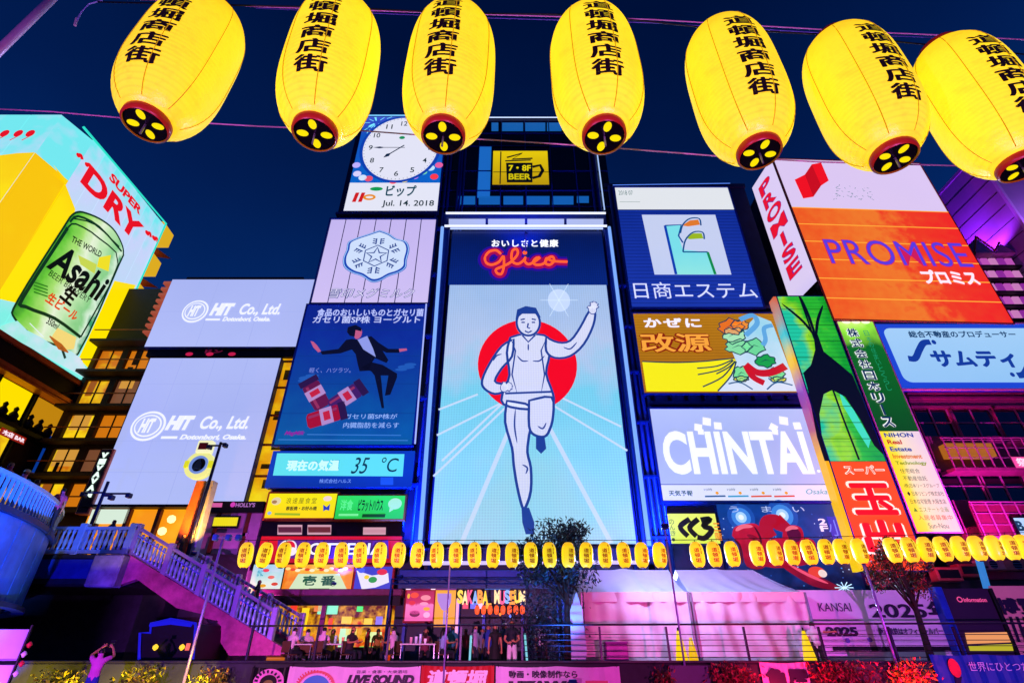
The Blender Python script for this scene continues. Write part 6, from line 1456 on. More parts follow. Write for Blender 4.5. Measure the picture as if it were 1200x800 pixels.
# cables
CAB = mat('cable_violet', '#a060b8', .5, 0, .1)
def cable(label, pts, r, m, name='cable', sag=0):
    o = MB().tube(pts, r, 6).build(name, m, None, smooth=True); return tag(o, label, 'cable')
def wire_px(pts, Y): return [at(a, b, Y) for a, b in pts]
tt = [tops[0] + (tops[0] - tops[1]) * .9] + tops + [tops[-1] + (tops[-1] - tops[-2])]
cable('thin hanging wire along the tops of the big lanterns', tt, .006, DARK)
LCB = E('#e090e0', .9)
cable('upper pale violet cable running across the top of the sky', wire_px([(60, -4), (180, 0), (300, 8), (560, 17), (760, 23), (1000, 37), (1115, 42), (1260, 50)], 3.2), .0065, mat('cable_pink', '#ffc0f0', .6, 0, .1))
cable('second violet cable just below the upper one', wire_px([(300, 10), (560, 21), (760, 27), (1000, 41), (1115, 45)], 3.15), .004, mat('cable_blue_violet', '#7a6ae8', .5, 0, .1))
cable('lower pink violet cable dipping behind the big lanterns', wire_px([(-20, 127), (60, 131), (150, 139), (300, 148), (420, 153), (540, 162), (640, 168), (740, 175), (840, 183), (960, 190), (1220, 197)], 3.6), .0075, mat('cable_pink', '#ffc0f0', .6, 0, .1))
bm_ = MB().tube([at(-30, 88, 4.2), at(80, -20, 4.2)], .055, 12).build('overhead_pole', mat('pole_pinkish', '#e8c0e8', .4, .2, .1), None, smooth=True); tag(bm_, 'pale pink overhead pole crossing the upper left corner', 'pole')
t_ = thing('cable_end', 'frayed blue white cable end hanging from the upper cable', 'cable', at(100, 8, 3.3)); MB().tube([at(120, 1, 3.3), at(104, 5, 3.3), at(95, 15, 3.3), at(89, 27, 3.3)], .008, 6).build('loose_wire', mat('cable_white', '#a0b0f8', .5), t_); MB().tube([at(90, 22, 3.3), at(88, 30, 3.3)], .015, 6).build('connector', WHITEP, t_)

# =================================================================== row of small lanterns over the terrace
xsmall = [288, 310, 332, 355, 377, 400, 422, 445, 467, 489, 512, 534, 556, 578, 600, 622, 644, 666, 687, 709, 731, 752, 773, 817, 837, 858, 887, 908, 928, 948, 968, 986, 1007, 1046, 1066, 1085, 1105, 1125, 1145, 1165, 1184, 1200]
YL = 19.3
SP = paper('lit_small_paper', '#ffdc00', '#ffc400', .42)
REDI = mat('red_ink', '#c01808', .6, 0, .1)
sr, sh_ = .235, .80
rs = lambda z: sr * (1 - abs(z / (sh_ / 2) * .92) ** 3.2) ** .5
def small_lantern():
    t_ = thing('row_lantern', 'x', 'lantern', (0, 0, 0), 0, 'small yellow lanterns in a row over the terrace')
    prof = []
    for i in range(33): z = -1 + 2 * i / 32; prof.append((max(rs(z * sh_ / 2) + .004 * math.cos(i * math.pi), .04), z * sh_ / 2))
    MB().lathe(prof, (0, 0, 0), 24).build('paper_body', SP, t_, smooth=True, world=False)
    wrap_text('道頓堀', rs, .19, -.29, .20, .02, .008).build('lettering', REDI, t_, world=False)
    w2 = wrap_text('商店街', rs, .06, -.02, .33, .02, .008); [setattr(v, 'x', v.x) for v in w2.v]
    ca, sa = math.cos(.62), math.sin(.62); w2.v = [Vector((v.x * ca - v.y * sa, v.x * sa + v.y * ca, v.z)) for v in w2.v]; w2.build('small_lettering', INK, t_, world=False)
    MB().lathe([(.08, -.03), (.08, .02)], (0, 0, sh_ / 2), 14).build('top_cap', CAPM, t_, world=False); MB().lathe([(.08, -.02), (.08, .03)], (0, 0, -sh_ / 2), 14).build('bottom_cap', CAPM, t_, world=False)
    MB().tube([(0, 0, sh_ / 2), (0, 0, sh_ / 2 + .1)], .012, 5).build('hook', DARK, t_, world=False)
    return t_
sml = small_lantern(); locs = []
for i, px_ in enumerate(xsmall):
    py = 650 - max(0, px_ - 800) * .023
    p = at(px_, py, YL); o = sml if i == 0 else copy_tree(sml)
    o.location = (p.x, YL, p.z); o.rotation_euler = (0, R(random.uniform(-4, 4)), R(random.uniform(-24, 24))); locs.append(p)
    ref = ('above the burger shop' if px_ < 475 else 'below the runner screen' if px_ < 780 else 'before the crab picture' if px_ < 1020 else 'before the plum building')
    o['label'] = 'small yellow lantern of the row %s, counted %s from the left end' % (ref, ('1st', '2nd', '3rd')[i] if i < 3 else '%dth' % (i + 1) if i % 10 not in (0, 1, 2) or i in (10, 11, 12) else '%d%s' % (i + 1, ('st', 'nd', 'rd')[i % 10]))
wire = []
for i, p in enumerate(locs): wire.append(p + Vector((0, 0, sh_ / 2 + .09)))
cable('black wire carrying the row of small lanterns', [wire[0] + Vector((-.4, 0, .05))] + wire + [wire[-1] + Vector((3, 0, 0))], .012, DARK)
# poles on the terrace edge
POLEM = mat('pole_violet', '#9a80d8', .35, .4, .1)
def pole(label, pb, pt, r, heads=0):
    b = at(pb[0], pb[1], YL + .02); t2 = at(pt[0], pt[1], YL + .02); x = b.x
    t_ = thing('lantern_pole', label, 'pole', (x, YL + .02, -.8), 0, 'lantern poles along the terrace edge')
    MB().tube([(x, YL + .02, -.8), (x, YL + .02, t2.z)], [r, r * .8], 10).build('shaft', POLEM, t_, smooth=True); MB().lathe([(r * 1.6, 0), (r * 1.4, .12), (r, .2)], (x, YL + .02, -.8), 12).build('base', POLEM, t_)
    if heads:
        for dx in (-.25, .2, .55): MB().bbox((x + dx - .08, YL - .1, t2.z - .15), (x + dx + .08, YL + .1, t2.z + .05), .02).build('lamp_head', mat('lamp_blue', '#2a50c0', .4), t_)
        MB().tube([(x - .3, YL, t2.z - .05), (x + .6, YL, t2.z - .05)], .02, 6).build('crossarm', POLEM, t_)
    else: MB().tube([(x - .12, YL, t2.z - .05), (x + .12, YL, t2.z - .05)], .02, 6).build('crossarm', POLEM, t_)
pole('tall violet pole with small lamp heads before the stairs', (218, 790), (262, 628), .05, 1)
pole('thin violet pole before the yellow wine board', (520, 790), (517, 640), .03)
pole('dark violet pole standing before the gap between the tents', (801, 770), (786, 612), .035)
pole('pale violet pole passing through the red flowered tree', (1053, 785), (1024, 634), .045)

# =================================================================== clock column and camera poles on the bridge
p = at(232, 640, 26.6)
t_ = thing('round_emblem_column', 'tapered wooden column topped by a round ring emblem and a small lit box', 'column', (p.x, 26.6, 4.3))
WOOD = mat('lit_wood', '#c87a30', .5, 0, .25, 2); pt = at(232, 560, 26.6)
xb = at(218, 640, 26.6).x; zt = pt.z
zt = at(234, 563, 26.5).z; xq = at(226, 600, 26.5).x; xb = xq
MB().add([(xb - .45, 26.5, 4.3), (xb + .22, 26.5, 4.3), (xb + .16, 26.5, zt), (xb - .30, 26.5, zt), (xb - .45, 26.9, 4.3), (xb + .22, 26.9, 4.3), (xb + .16, 26.9, zt), (xb - .30, 26.9, zt)], [(0, 1, 2, 3), (7, 6, 5, 4), (0, 4, 5, 1), (1, 5, 6, 2), (2, 6, 7, 3), (3, 7, 4, 0)]).build('wood_plank', WOOD, t_)
MB().add([(xb + .30, 26.45, 4.3), (xb + .68, 26.45, 4.3), (xb + .6, 26.45, zt), (xb + .26, 26.45, zt), (xb + .30, 26.9, 4.3), (xb + .68, 26.9, 4.3), (xb + .6, 26.9, zt), (xb + .26, 26.9, zt)], [(0, 1, 2, 3), (7, 6, 5, 4), (0, 4, 5, 1), (1, 5, 6, 2), (2, 6, 7, 3), (3, 7, 4, 0)]).build('white_plank', mat('plank_white', '#a0b4e8', .5), t_)
c_ = at(234, 545, 26.4); rr_ = .62
def ringm(c, r0, r1, y0, y1, n=28):
    b = MB()
    vs_ = [(c.x + r * math.cos(2 * math.pi * k / n), y, c.z + r * math.sin(2 * math.pi * k / n)) for y in (y0, y1) for r in (r0, r1) for k in range(n)]
    fs = []
    for k in range(n):
        j = (k + 1) % n; fs += [(k, n + k, n + j, j), (2 * n + k, 2 * n + j, 3 * n + j, 3 * n + k), (n + k, 3 * n + k, 3 * n + j, n + j), (k, j, 2 * n + j, 2 * n + k)]
    return b.add(vs_, fs)
ringm(c_, .48, .72, 26.3, 26.6).build('outer_ring', E('#e8e890', 1), t_); ringm(c_, .36, .47, 26.25, 26.55).build('inner_ring', E('#7090e0', .9), t_)
ringm(c_, .0, .36, 26.35, 26.5).build('disc', DARK, t_); MB().prism([(c_.x - .2, c_.z - .25), (c_.x + .2, c_.z - .25), (c_.x + .12, c_.z + .1), (c_.x, c_.z + .3), (c_.x - .12, c_.z + .1)], 26.2, 26.3).build('bell_shape', mat('bell_blue', '#102a60', .4), t_)
for sx in (-.72, .5): MB().bbox((c_.x + sx, 26.2, c_.z - .18), (c_.x + sx + .22, 26.6, c_.z + .2), .03).build('side_light', E('#d8d820', 1), t_)
q = at(241, 524, 26.4); MB().bbox((q.x - .38, 26.2, q.z - .34), (q.x + .38, 26.6, q.z + .34), .05).build('top_box', E('#f0f0c0', 1), t_); MB().box((q.x - .25, 26.17, q.z - .18), (q.x + .2, 26.195, q.z + .18)).build('box_panel', mat('dark_red', '#5a1018', .5), t_)
def campole(label, pb, pt_, Y, arms):
    b, t2 = at(*pb, Y), at(*pt_, Y); g_ = thing('camera_pole', label, 'pole', (t2.x, Y, 4.3)); PB = mat('pole_navy', '#16225c', .4, .3)
    MB().tube([(t2.x, Y, 4.3), (t2.x, Y, t2.z)], [.09, .07], 8).build('shaft', PB, g_, smooth=True)
    for (dx, dz, l) in arms: MB().tube([(t2.x, Y - .05, t2.z + dz), (t2.x + l, Y - .05, t2.z + dz)], .05, 6).build('arm', PB, g_); MB().bbox((t2.x + l - .10, Y - .2, t2.z + dz - .2), (t2.x + l + .10, Y + .1, t2.z + dz + .02), .03).build('camera', PB, g_)
campole('navy pole with cameras beside the round ring emblem', (232, 640), (259, 518), 26.2, [(0, -.2, -.5), (0, -.1, .3)])
campole('dark cross shaped pole with long arms before the big pale board at left', (104, 640), (127, 564), 25.5, [(0, -.55, -.9), (0, -.6, 1.3), (0, -.7, .5)])

# =================================================================== people
HAIRC = {'black': mat('hair_black', '#0c0a10', .5), 'brown': mat('hair_brown', '#2c1810', .5)}
SKINM = mat('skin', '#b87a5c', .55, 0, .08, 6)
def fabric(h): return mat('fabric_' + h, h, .75, 0, .12, 5, .2)
def person(label, loc, rz, shirt, trousers, hair='black', pose='stand', H=1.70, skirt=False, long_hair=False, cap=None, bag=None, group=None, over=None, sleeves=True, shorts=False):
    t_ = thing('person', label, 'person', loc, rz, group); k = H / 1.72
    J = dict(pel=(0, 0, .95), wai=(0, 0, 1.09), che=(0, 0, 1.29), nb=(0, .01, 1.44), nk=(0, 0, 1.51), hd=(0, -.02, 1.61), ht=(0, -.01, 1.69))
    for s, g_ in ((-1, 'L'), (1, 'R')):
        J.update({'sh' + g_: (s * .165, .0, 1.40), 'el' + g_: (s * .225, .02, 1.13), 'wr' + g_: (s * .235, -.05, .89), 'pa' + g_: (s * .235, -.07, .82),
                  'hp' + g_: (s * .085, 0, .90), 'kn' + g_: (s * .10, -.01, .50), 'an' + g_: (s * .105, .03, .09), 'ft' + g_: (s * .12, -.12, .035)})
    if pose == 'sit':
        dz = -.42
        for q_ in ('pel', 'wai', 'che', 'nb', 'nk', 'hd', 'ht', 'shL', 'shR', 'elL', 'elR', 'wrL', 'wrR', 'paL', 'paR', 'hpL', 'hpR'): J[q_] = (J[q_][0], J[q_][1], J[q_][2] + dz)
        for s, g_ in ((-1, 'L'), (1, 'R')):
            J['kn' + g_] = (s * .13, -.42, .50); J['an' + g_] = (s * .13, -.40, .09); J['ft' + g_] = (s * .14, -.54, .035)
            J['el' + g_] = (s * .24, -.12, .78); J['wr' + g_] = (s * .14, -.36, .80); J['pa' + g_] = (s * .11, -.43, .81)
        for q_ in ('che', 'nb', 'nk', 'hd', 'ht', 'shL', 'shR'): x, y, z = J[q_]; J[q_] = (x, y - .10 * (z - .5), z)
    if over: J.update(over)
    rad = dict(pel=(.145, .11), wai=(.125, .095), che=(.15, .105), nb=(.075, .07), nk=(.052, .052), hd=(.078, .095), ht=(.055, .065))
    if skirt: rad['wai'] = (.105, .085); rad['che'] = (.13, .1)
    for g_ in 'LR': rad.update({'sh' + g_: (.062,) * 2, 'el' + g_: (.042,) * 2, 'wr' + g_: (.028,) * 2, 'pa' + g_: (.034, .02), 'hp' + g_: (.088,) * 2, 'kn' + g_: (.06,) * 2, 'an' + g_: (.038,) * 2, 'ft' + g_: (.036,) * 2})
    names = list(J); idx = {n: i for i, n in enumerate(names)}; V = [Vector(J[n]) * k for n in names]; RR = [rad[n] for n in names]
    Ed = [('pel', 'wai'), ('wai', 'che'), ('che', 'nb'), ('nb', 'nk'), ('nk', 'hd'), ('hd', 'ht')]
    for g_ in 'LR': Ed += [('che', 'sh' + g_), ('sh' + g_, 'el' + g_), ('el' + g_, 'wr' + g_), ('wr' + g_, 'pa' + g_), ('pel', 'hp' + g_), ('hp' + g_, 'kn' + g_), ('kn' + g_, 'an' + g_), ('an' + g_, 'ft' + g_)]
    ed = [(idx[a], idx[b]) for a, b in Ed]; zone = dict(enumerate(names))
    # five fingers per hand
    for g_, s in (('L', -1), ('R', 1)):
        pa = V[idx['pa' + g_]]; wr = V[idx['wr' + g_]]; d = (pa - wr).normalized(); sd = d.cross(Vector((0, 1, .3))).normalized()
        for j in range(5):
            th = j == 4; base = pa + sd * ((j - 1.5) * .017) if not th else pa - d * .02 - sd * .03
            fd = d if not th else (d * .6 - sd * .8).normalized(); ln = (.055, .065, .06, .045, .045)[j] * k
            i0 = len(V); V += [base + fd * ln * .5, base + fd * ln + Vector((0, -.012, 0))]; RR += [(.0095, .0095), (.0075, .0075)]; ed += [(idx['pa' + g_], i0), (i0, i0 + 1)]; zone[i0] = zone[i0 + 1] = 'pa' + g_
    me = bpy.data.meshes.new('body'); me.from_pydata(V, ed, []); o = bpy.data.objects.new('body', me); C.objects.link(o)
    md = o.modifiers.new('Skin', 'SKIN'); md.use_smooth_shade = True
    sv = me.skin_vertices[0].data
    for i, r_ in enumerate(RR): sv[i].radius = (r_[0] * k, r_[1] * k); sv[i].use_root = (i == 0)
    sb = o.modifiers.new('Sub', 'SUBSURF'); sb.levels = 1; sb.render_levels = 1
    dg = bpy.context.evaluated_depsgraph_get(); m2 = bpy.data.meshes.new_from_object(o.evaluated_get(dg)); m2.name = 'body'
    bpy.data.objects.remove(o)
    # nose bump: pull the front centre vertex of the head
    hd = V[idx['hd']]
    cand = [v for v in m2.vertices if v.co.z > hd.z - .06 and v.co.y < hd.y - .04 and abs(v.co.x - hd.x) < .03]
    if cand: v = min(cand, key=lambda v: abs(v.co.z - hd.z + .015)); v.co.y -= .018
    for mm in (SKINM,): m2.materials.clear(); m2.materials.append(mm)
    ob_ = link(bpy.data.objects.new('body', m2), t_)
    # cloth shells from the body's own surface
    segs = [(Vector(J[a]) * k, Vector(J[b]) * k, a, b) for a, b in Ed]
    def near(pv):
        best = None
        for a, b, na_, nb_ in segs:
            ab = b - a; t2 = max(0, min(1, (pv - a).dot(ab) / max(ab.length_squared, 1e-9))); d = (pv - (a + ab * t2)).length - (.06 if na_ in ('pel', 'wai', 'che') else 0)
            if best is None or d < best[0]: best = (d, na_, nb_, t2)
        return best
    def shell(name, test, off, m):
        fs = []; used = {}
        V2 = []
        for p_ in m2.polygons:
            if test(*near(p_.center)[1:], p_.center):
                f = []
                for vi in p_.vertices:
                    if vi not in used: used[vi] = len(V2); V2.append(m2.vertices[vi].co + m2.vertices[vi].normal * off)
                    f.append(used[vi])
                fs.append(f)
        if not fs: return None
        mm_ = MB().add(V2, fs)
        return mm_.build(name, m, t_, smooth=True, world=False)
    up = ('che', 'wai', 'pel', 'nb')
    shell('shirt', lambda a, b, t2, c: (a in ('wai', 'che') and b in ('che', 'nb')) or (a == 'pel' and b == 'wai') or (a == 'che' and b.startswith('sh')) or (a.startswith('sh') and (t2 < .55 if sleeves else t2 < .1)), .016, fabric(shirt))
    leg_lim = .35 if shorts else 1.1
    shell('shorts' if shorts else 'trousers', lambda a, b, t2, c: a == 'pel' and b.startswith('hp') or (a.startswith('hp')) or (a.startswith('kn') and t2 < (.0 if shorts else .92)), .013, fabric(trousers))
    shell('shoes', lambda a, b, t2, c: a.startswith('an') or (a.startswith('kn') and t2 > .96), .010, fabric('#16161c'))
    shell('hair', lambda a, b, t2, c: a in ('nk', 'hd') and c.z > hd.z - .05 * k and (c.y > hd.y - .02 or c.z > hd.z + .055), .014, HAIRC[hair])
    if long_hair: MB().tube([hd + Vector((0, .05, .05)), hd + Vector((0, .09, -.08)), hd + Vector((0, .09, -.26)), hd + Vector((0, .10, -.36))], [.075, .09, .08, .03], 10).build('hair_length', HAIRC[hair], t_, smooth=True, world=False)
    for sx in (-1, 1):
        MB().lathe([(.002, -.009), (.009, 0), (.002, .009)], (hd.x + sx * .028, hd.y - .083 * k, hd.z + .008), 8).build('eye', mat('eye_dark', '#100c10', .2), t_, smooth=True, world=False)
        MB().lathe([(.004, -.03), (.016, 0), (.004, .028)], (hd.x + sx * .080 * k, hd.y + .005, hd.z - .005), 8).build('ear', SKINM, t_, smooth=True, world=False)
    MB().box((hd.x - .02, hd.y - .088 * k, hd.z - .048), (hd.x + .02, hd.y - .078 * k, hd.z - .042)).build('mouth', mat('lip', '#80343a', .5), t_, world=False)
    if skirt:
        zt = V[idx['wai']].z - .02; x, y = V[idx['wai']].x, V[idx['wai']].y
        MB().lathe([(.125, 0), (.165, -.18), (.20, -.42), (.235, -.68), (.22, -.68), (.11, -.02)], (x, y, zt), 20, False, False).build('skirt', fabric(trousers), t_, smooth=True, world=False)
    if cap: MB().lathe([(.10, 0), (.098, .05), (.07, .09), (.01, .105)], (hd.x, hd.y, hd.z + .03), 16).build('cap', fabric(cap), t_, smooth=True, world=False); MB().bbox((hd.x - .07, hd.y - .19, hd.z + .03), (hd.x + .07, hd.y - .06, hd.z + .045), .006).build('cap_brim', fabric(cap), t_, world=False)
    if bag: c = V[idx['che']]; MB().tube([c + Vector((-.14, -.10, .12)), c + Vector((0, -.135, -.05)), c + Vector((.15, -.12, -.22))], .014, 6).build('bag_strap', fabric('#20202a'), t_, world=False); MB().bbox((c.x + .08, c.y + .05, c.z - .42), (c.x + .24, c.y + .18, c.z - .2), .02).build('shoulder_bag', fabric(bag), t_, world=False)
    return t_
def put(px_, Y): return at(px_, 770, Y).x
YP = 20.8
person('woman in a black sleeveless dress standing beside the man in white trousers', (put(580, YP), YP, 0), R(4), '#0c0c12', '#0c0c12', pose='stand', H=1.62, skirt=True, long_hair=True, sleeves=False)
person('man in dark blue T shirt and white trousers, hands held before his belly', (put(600, YP), YP - .1, 0), R(-6), '#0a1626', '#d8c8d8', H=1.74, over={'elL': (-.25, -.02, 1.13), 'wrL': (-.12, -.17, 1.02), 'paL': (-.05, -.19, 1.04), 'elR': (.25, -.02, 1.13), 'wrR': (.13, -.18, 1.05), 'paR': (.06, -.2, 1.08)})
person('person in a white cap standing behind the couple at the railing', (put(591, 22.6), 22.6, 0), R(20), '#20306a', '#1a1a2a', H=1.72, cap='#e0e4f0')
person('person in pale shirt behind the railing, between the yellow board and the couple', (put(556, 22), 22, 0), R(60), '#a890c0', '#202038', H=1.66)
person('person in blue top next to the pale shirted one', (put(572, 23), 23, 0), R(-15), '#2038a0', '#151528', H=1.7)
person('person with backpack strap and white shirt pointing right in front of the hoarding', (put(961, 20.9), 20.9, 0), R(150), '#d8d0e0', '#14182a', H=1.72, shorts=True, bag='#20202a', over={'elL': (-.36, -.12, 1.36), 'wrL': (-.58, -.22, 1.38), 'paL': (-.66, -.25, 1.38)})
person('person in teal top standing at the foot of the yellow wine board', (put(529, 22.8), 22.8, 0), R(-30), '#1a7080', '#181828', H=1.68)
person('person in white shirt standing in the dark beside the drooping plant', (put(634, 22.9), 22.9, 0), R(35), '#d0d0e8', '#202038', H=1.73)
# diners
TBL = mat('table_top', '#e0dce8', .4, 0, .08)
def chair(label, loc, rz, col='#5a3c28', grp='terrace chairs'):
    t_ = thing('terrace_chair', label, 'chair', loc, rz, grp); m = fabric(col)
    MB().bbox((-.2, -.2, .42), (.2, .2, .46), .01).build('seat', m, t_, world=False); MB().bbox((-.2, .18, .5), (.2, .21, .85), .01).build('backrest', m, t_, world=False)
    for sx in (-.18, .18):
        for sy in (-.18, .18): MB().tube([(sx, sy, 0), (sx, sy, .42 if sy < 0 else .8)], .014, 6).build('leg', STEEL, t_, world=False)
def table(label, x, y, w_=1.3):
    t_ = thing('terrace_table', label, 'table', (x, y, 0), 0, 'tables on the terrace')
    MB().bbox((x - w_ / 2, y - .35, .72), (x + w_ / 2, y + .35, .76), .01).build('table_top', TBL, t_)
    for sx in (-w_ / 2 + .05, w_ / 2 - .05):
        for sy in (-.3, .3): MB().tube([(x + sx, y + sy, 0), (x + sx, y + sy, .72)], .02, 6).build('leg', STEEL, t_)
YD = 21.6
def diner(px_, Y, rz, label, shirt, hair='black', **kw):
    person(label, (put(px_, Y), Y, .28), R(rz), shirt, '#141828', hair, 'sit', group=None, **kw); x = put(px_, Y); chair('wooden chair under the ' + label.split(' seated')[0].split(' leaning')[0], (x, Y + .0, .26), R(rz))
MB_PL = st(MB().bbox((put(290, 20.5), 20.35, .0), (put(545, 20.5), 24.5, .26), .02).build('dining_platform', PAV, None))
diner(338, 21.4, 150, 'person in pale lilac shirt seated with back to the river, nearest the stairs', '#e8c8e8')
diner(356, 22.4, 200, 'person in pale pink shirt seated behind the lilac shirted one', '#e0c0dc')
diner(374, 21.2, 165, 'person in bright pink lilac shirt seated before the yellow lit wall', '#f0b8f0')
diner(386, 22.6, 20, 'person in yellow shirt seated facing the river beside the pink shirted one', '#e8c030')
diner(408, 21.0, 60, 'person in dark shirt with red sleeve seated sideways before the pale green counter', '#301828')
diner(460, 21.2, 240, 'person in white shirt leaning over the white table', '#e0b8e0', over=None)
diner(517, 21.4, 120, 'long haired person in pale blue shirt seated right of the white table', '#90b0e8', long_hair=True)
diner(497, 22.4, 10, 'person in dark pink seated behind the white table', '#702848')
table('white topped terrace table with glasses between the white shirted diner and the long haired one', put(490, 21.4), 21.4, 1.25)
table('terrace table between the pink shirted diner and the dark shirted one', put(392, 21.5), 21.5, 1.1); table('terrace table before the diners nearest the stairs', put(352, 21.7), 21.7, .9)
for o in [o for o in C.objects if o.get('category') == 'table']: o.location.z += .27
for k, (px_, h_, c) in enumerate(((486, .22, '#d8e8ff'), (491, .3, '#c0d8ff'), (497, .16, '#ffffff'), (480, .2, '#e0a8c0'), (390, .25, '#b0f0e0'), (399, .2, '#ffd080'))):
    x = put(px_, 21.3); t_ = thing('drinking_glass', 'glass on a terrace table, %s' % ('left of the tallest on the white table', 'tallest on the white table', 'small white one at the right of the white table', 'pinkish one at the left end of the white table', 'pale green one before the pink shirted diner', 'amber one beside the dark shirted diner')[k], 'glass', (x, 21.3, 1.03))
    MB().lathe([(.04, 0), (.05, h_ * .6), (.055, h_)], (x, 21.3, 1.03), 12, True, False).build('glass_wall', mat('glass_' + c, c, .2, 0, .05), t_, smooth=True); MB().lathe([(.038, .005), (.045, h_ * .5)], (x, 21.3, 1.03), 12).build('drink', mat('drink', '#b08030', .2), t_)
x = put(322, 20.9)
t_ = thing('lit_box', 'small orange lit crate on the platform by the foot of the stairs', 'crate', (x, 20.9, .26)); MB().bbox((x - .25, 20.8, .26), (x + .28, 21.1, .62), .02).build('crate_body', E('#d06a18', .8), t_); MB().bbox((x - .28, 20.78, .62), (x + .3, 21.12, .68), .02).build('crate_rim', mat('dark_wood', '#5a2c10', .5), t_)
# photographer on the lower walkway
p = at(122, 757, 17.6)
person('person in magenta and white top raising a phone overhead on the lower walkway at left', (p.x, 17.6, -.8), R(200), '#e060c0', '#2040a0', H=1.66, over={'hd': (0.03, -.06, 1.60), 'shL': (-.16, -.02, 1.41), 'elL': (-.30, -.22, 1.50), 'wrL': (-.16, -.36, 1.72), 'paL': (-.09, -.38, 1.78), 'elR': (.30, -.2, 1.52), 'wrR': (.14, -.36, 1.72), 'paR': (.07, -.38, 1.78)})
ph = MB().bbox((p.x - .06, 17.93, .96), (p.x + .08, 17.95, 1.06), .004).build('phone', DARK, None); tag(ph, 'phone held up by the person in magenta on the lower walkway', 'phone')
# people on the bridge
for k, (px_, py, col, lb) in enumerate(((20, 531, '#8a2040', 'person in dark red leaning on the round balcony, at the far left'), (38, 538, '#e070a0', 'person in pink on the round balcony with a pale hat'), (52, 546, '#5a1a3a', 'person in plum top on the balcony near the lit shops'), (66, 560, '#7a2ab0', 'person in purple on the balcony where it starts to curve away'), (76, 572, '#c04a80', 'person in rose top at the end of the round balcony'))):
    d = ray(px_, py); d.z = 0; d.normalize(); 
    # walk outward until standing just inside the balcony ring
    t2 = 14.0; pos = None
    while t2 < 40:
        q = Vector((0, 0, 0)) + d * t2; rr2 = ((q.x - BC[0]) ** 2 + (q.y - BC[1]) ** 2) ** .5
        if rr2 < BR - .55: pos = q; break
        t2 += .1
    if pos is None: pos = d * 26
    person(lb, (pos.x, pos.y, DK), R(90 + k * 40), col, '#1a1828', ('black', 'brown')[k % 2], H=1.7, cap='#f0e0a0' if k == 1 else None)
for px_, lb, col in ((92, 'person in rose shirt behind the straight railing next to the round balcony', '#c06080'), (104, 'person in white shirt behind the straight railing, near the white menu', '#d8d0e0'), (118, 'person in blue shirt behind the straight railing, left of centre', '#3a60b0'), (131, 'person in dark coat behind the straight railing, right of the blue shirted one', '#2a1c30'), (143, 'person in orange top behind the straight railing by the newel', '#c86a30')):
    x = at(px_, 625, 25.4).x; person(lb, (x, 25.0 + (px_ % 5) * .3, DK), R(px_ * 13), col, '#181828', ('black', 'brown')[px_ % 2], H=1.6 + (px_ % 4) * .05)
for px_, lb, col in ((545, 'person in maroon shirt deep in the restaurant entrance', '#702030'), (565, 'person in grey shirt by the restaurant wall under the mini lanterns', '#707890'), (440, 'person in mustard shirt standing behind the tables by the burger shop pillar', '#b08a30'), (428, 'person in red apron standing at the noodle shop counter', '#a02028')):
    person(lb, (put(px_, 25.5), 25.5, 0), R(px_ * 7), col, '#141826', H=1.7)
for px_, lb in ((158, 'dark silhouetted person with bun at the head of the stairs'), (172, 'dark silhouetted person just below the head of the stairs')):
    x = at(px_, 615, 26).x; person(lb, (x, 26, DK - (.0 if px_ < 160 else .55)), R(150), '#0c0a14', '#0c0a14', H=1.72)
for px_, zz_, lb, col in ((196, 2.4, 'person in dark clothes halfway down the stairs', '#141020'), (302, .4, 'person in black near the foot of the stairs', '#1a1428')):
    x = at(px_, 690, 26).x; f_ = (x - XT) / (XB - XT); f_ = max(0, min(1, f_)); person(lb, (x, 26.0, DK * (1 - f_)), R(100), col, '#101018', H=1.7)

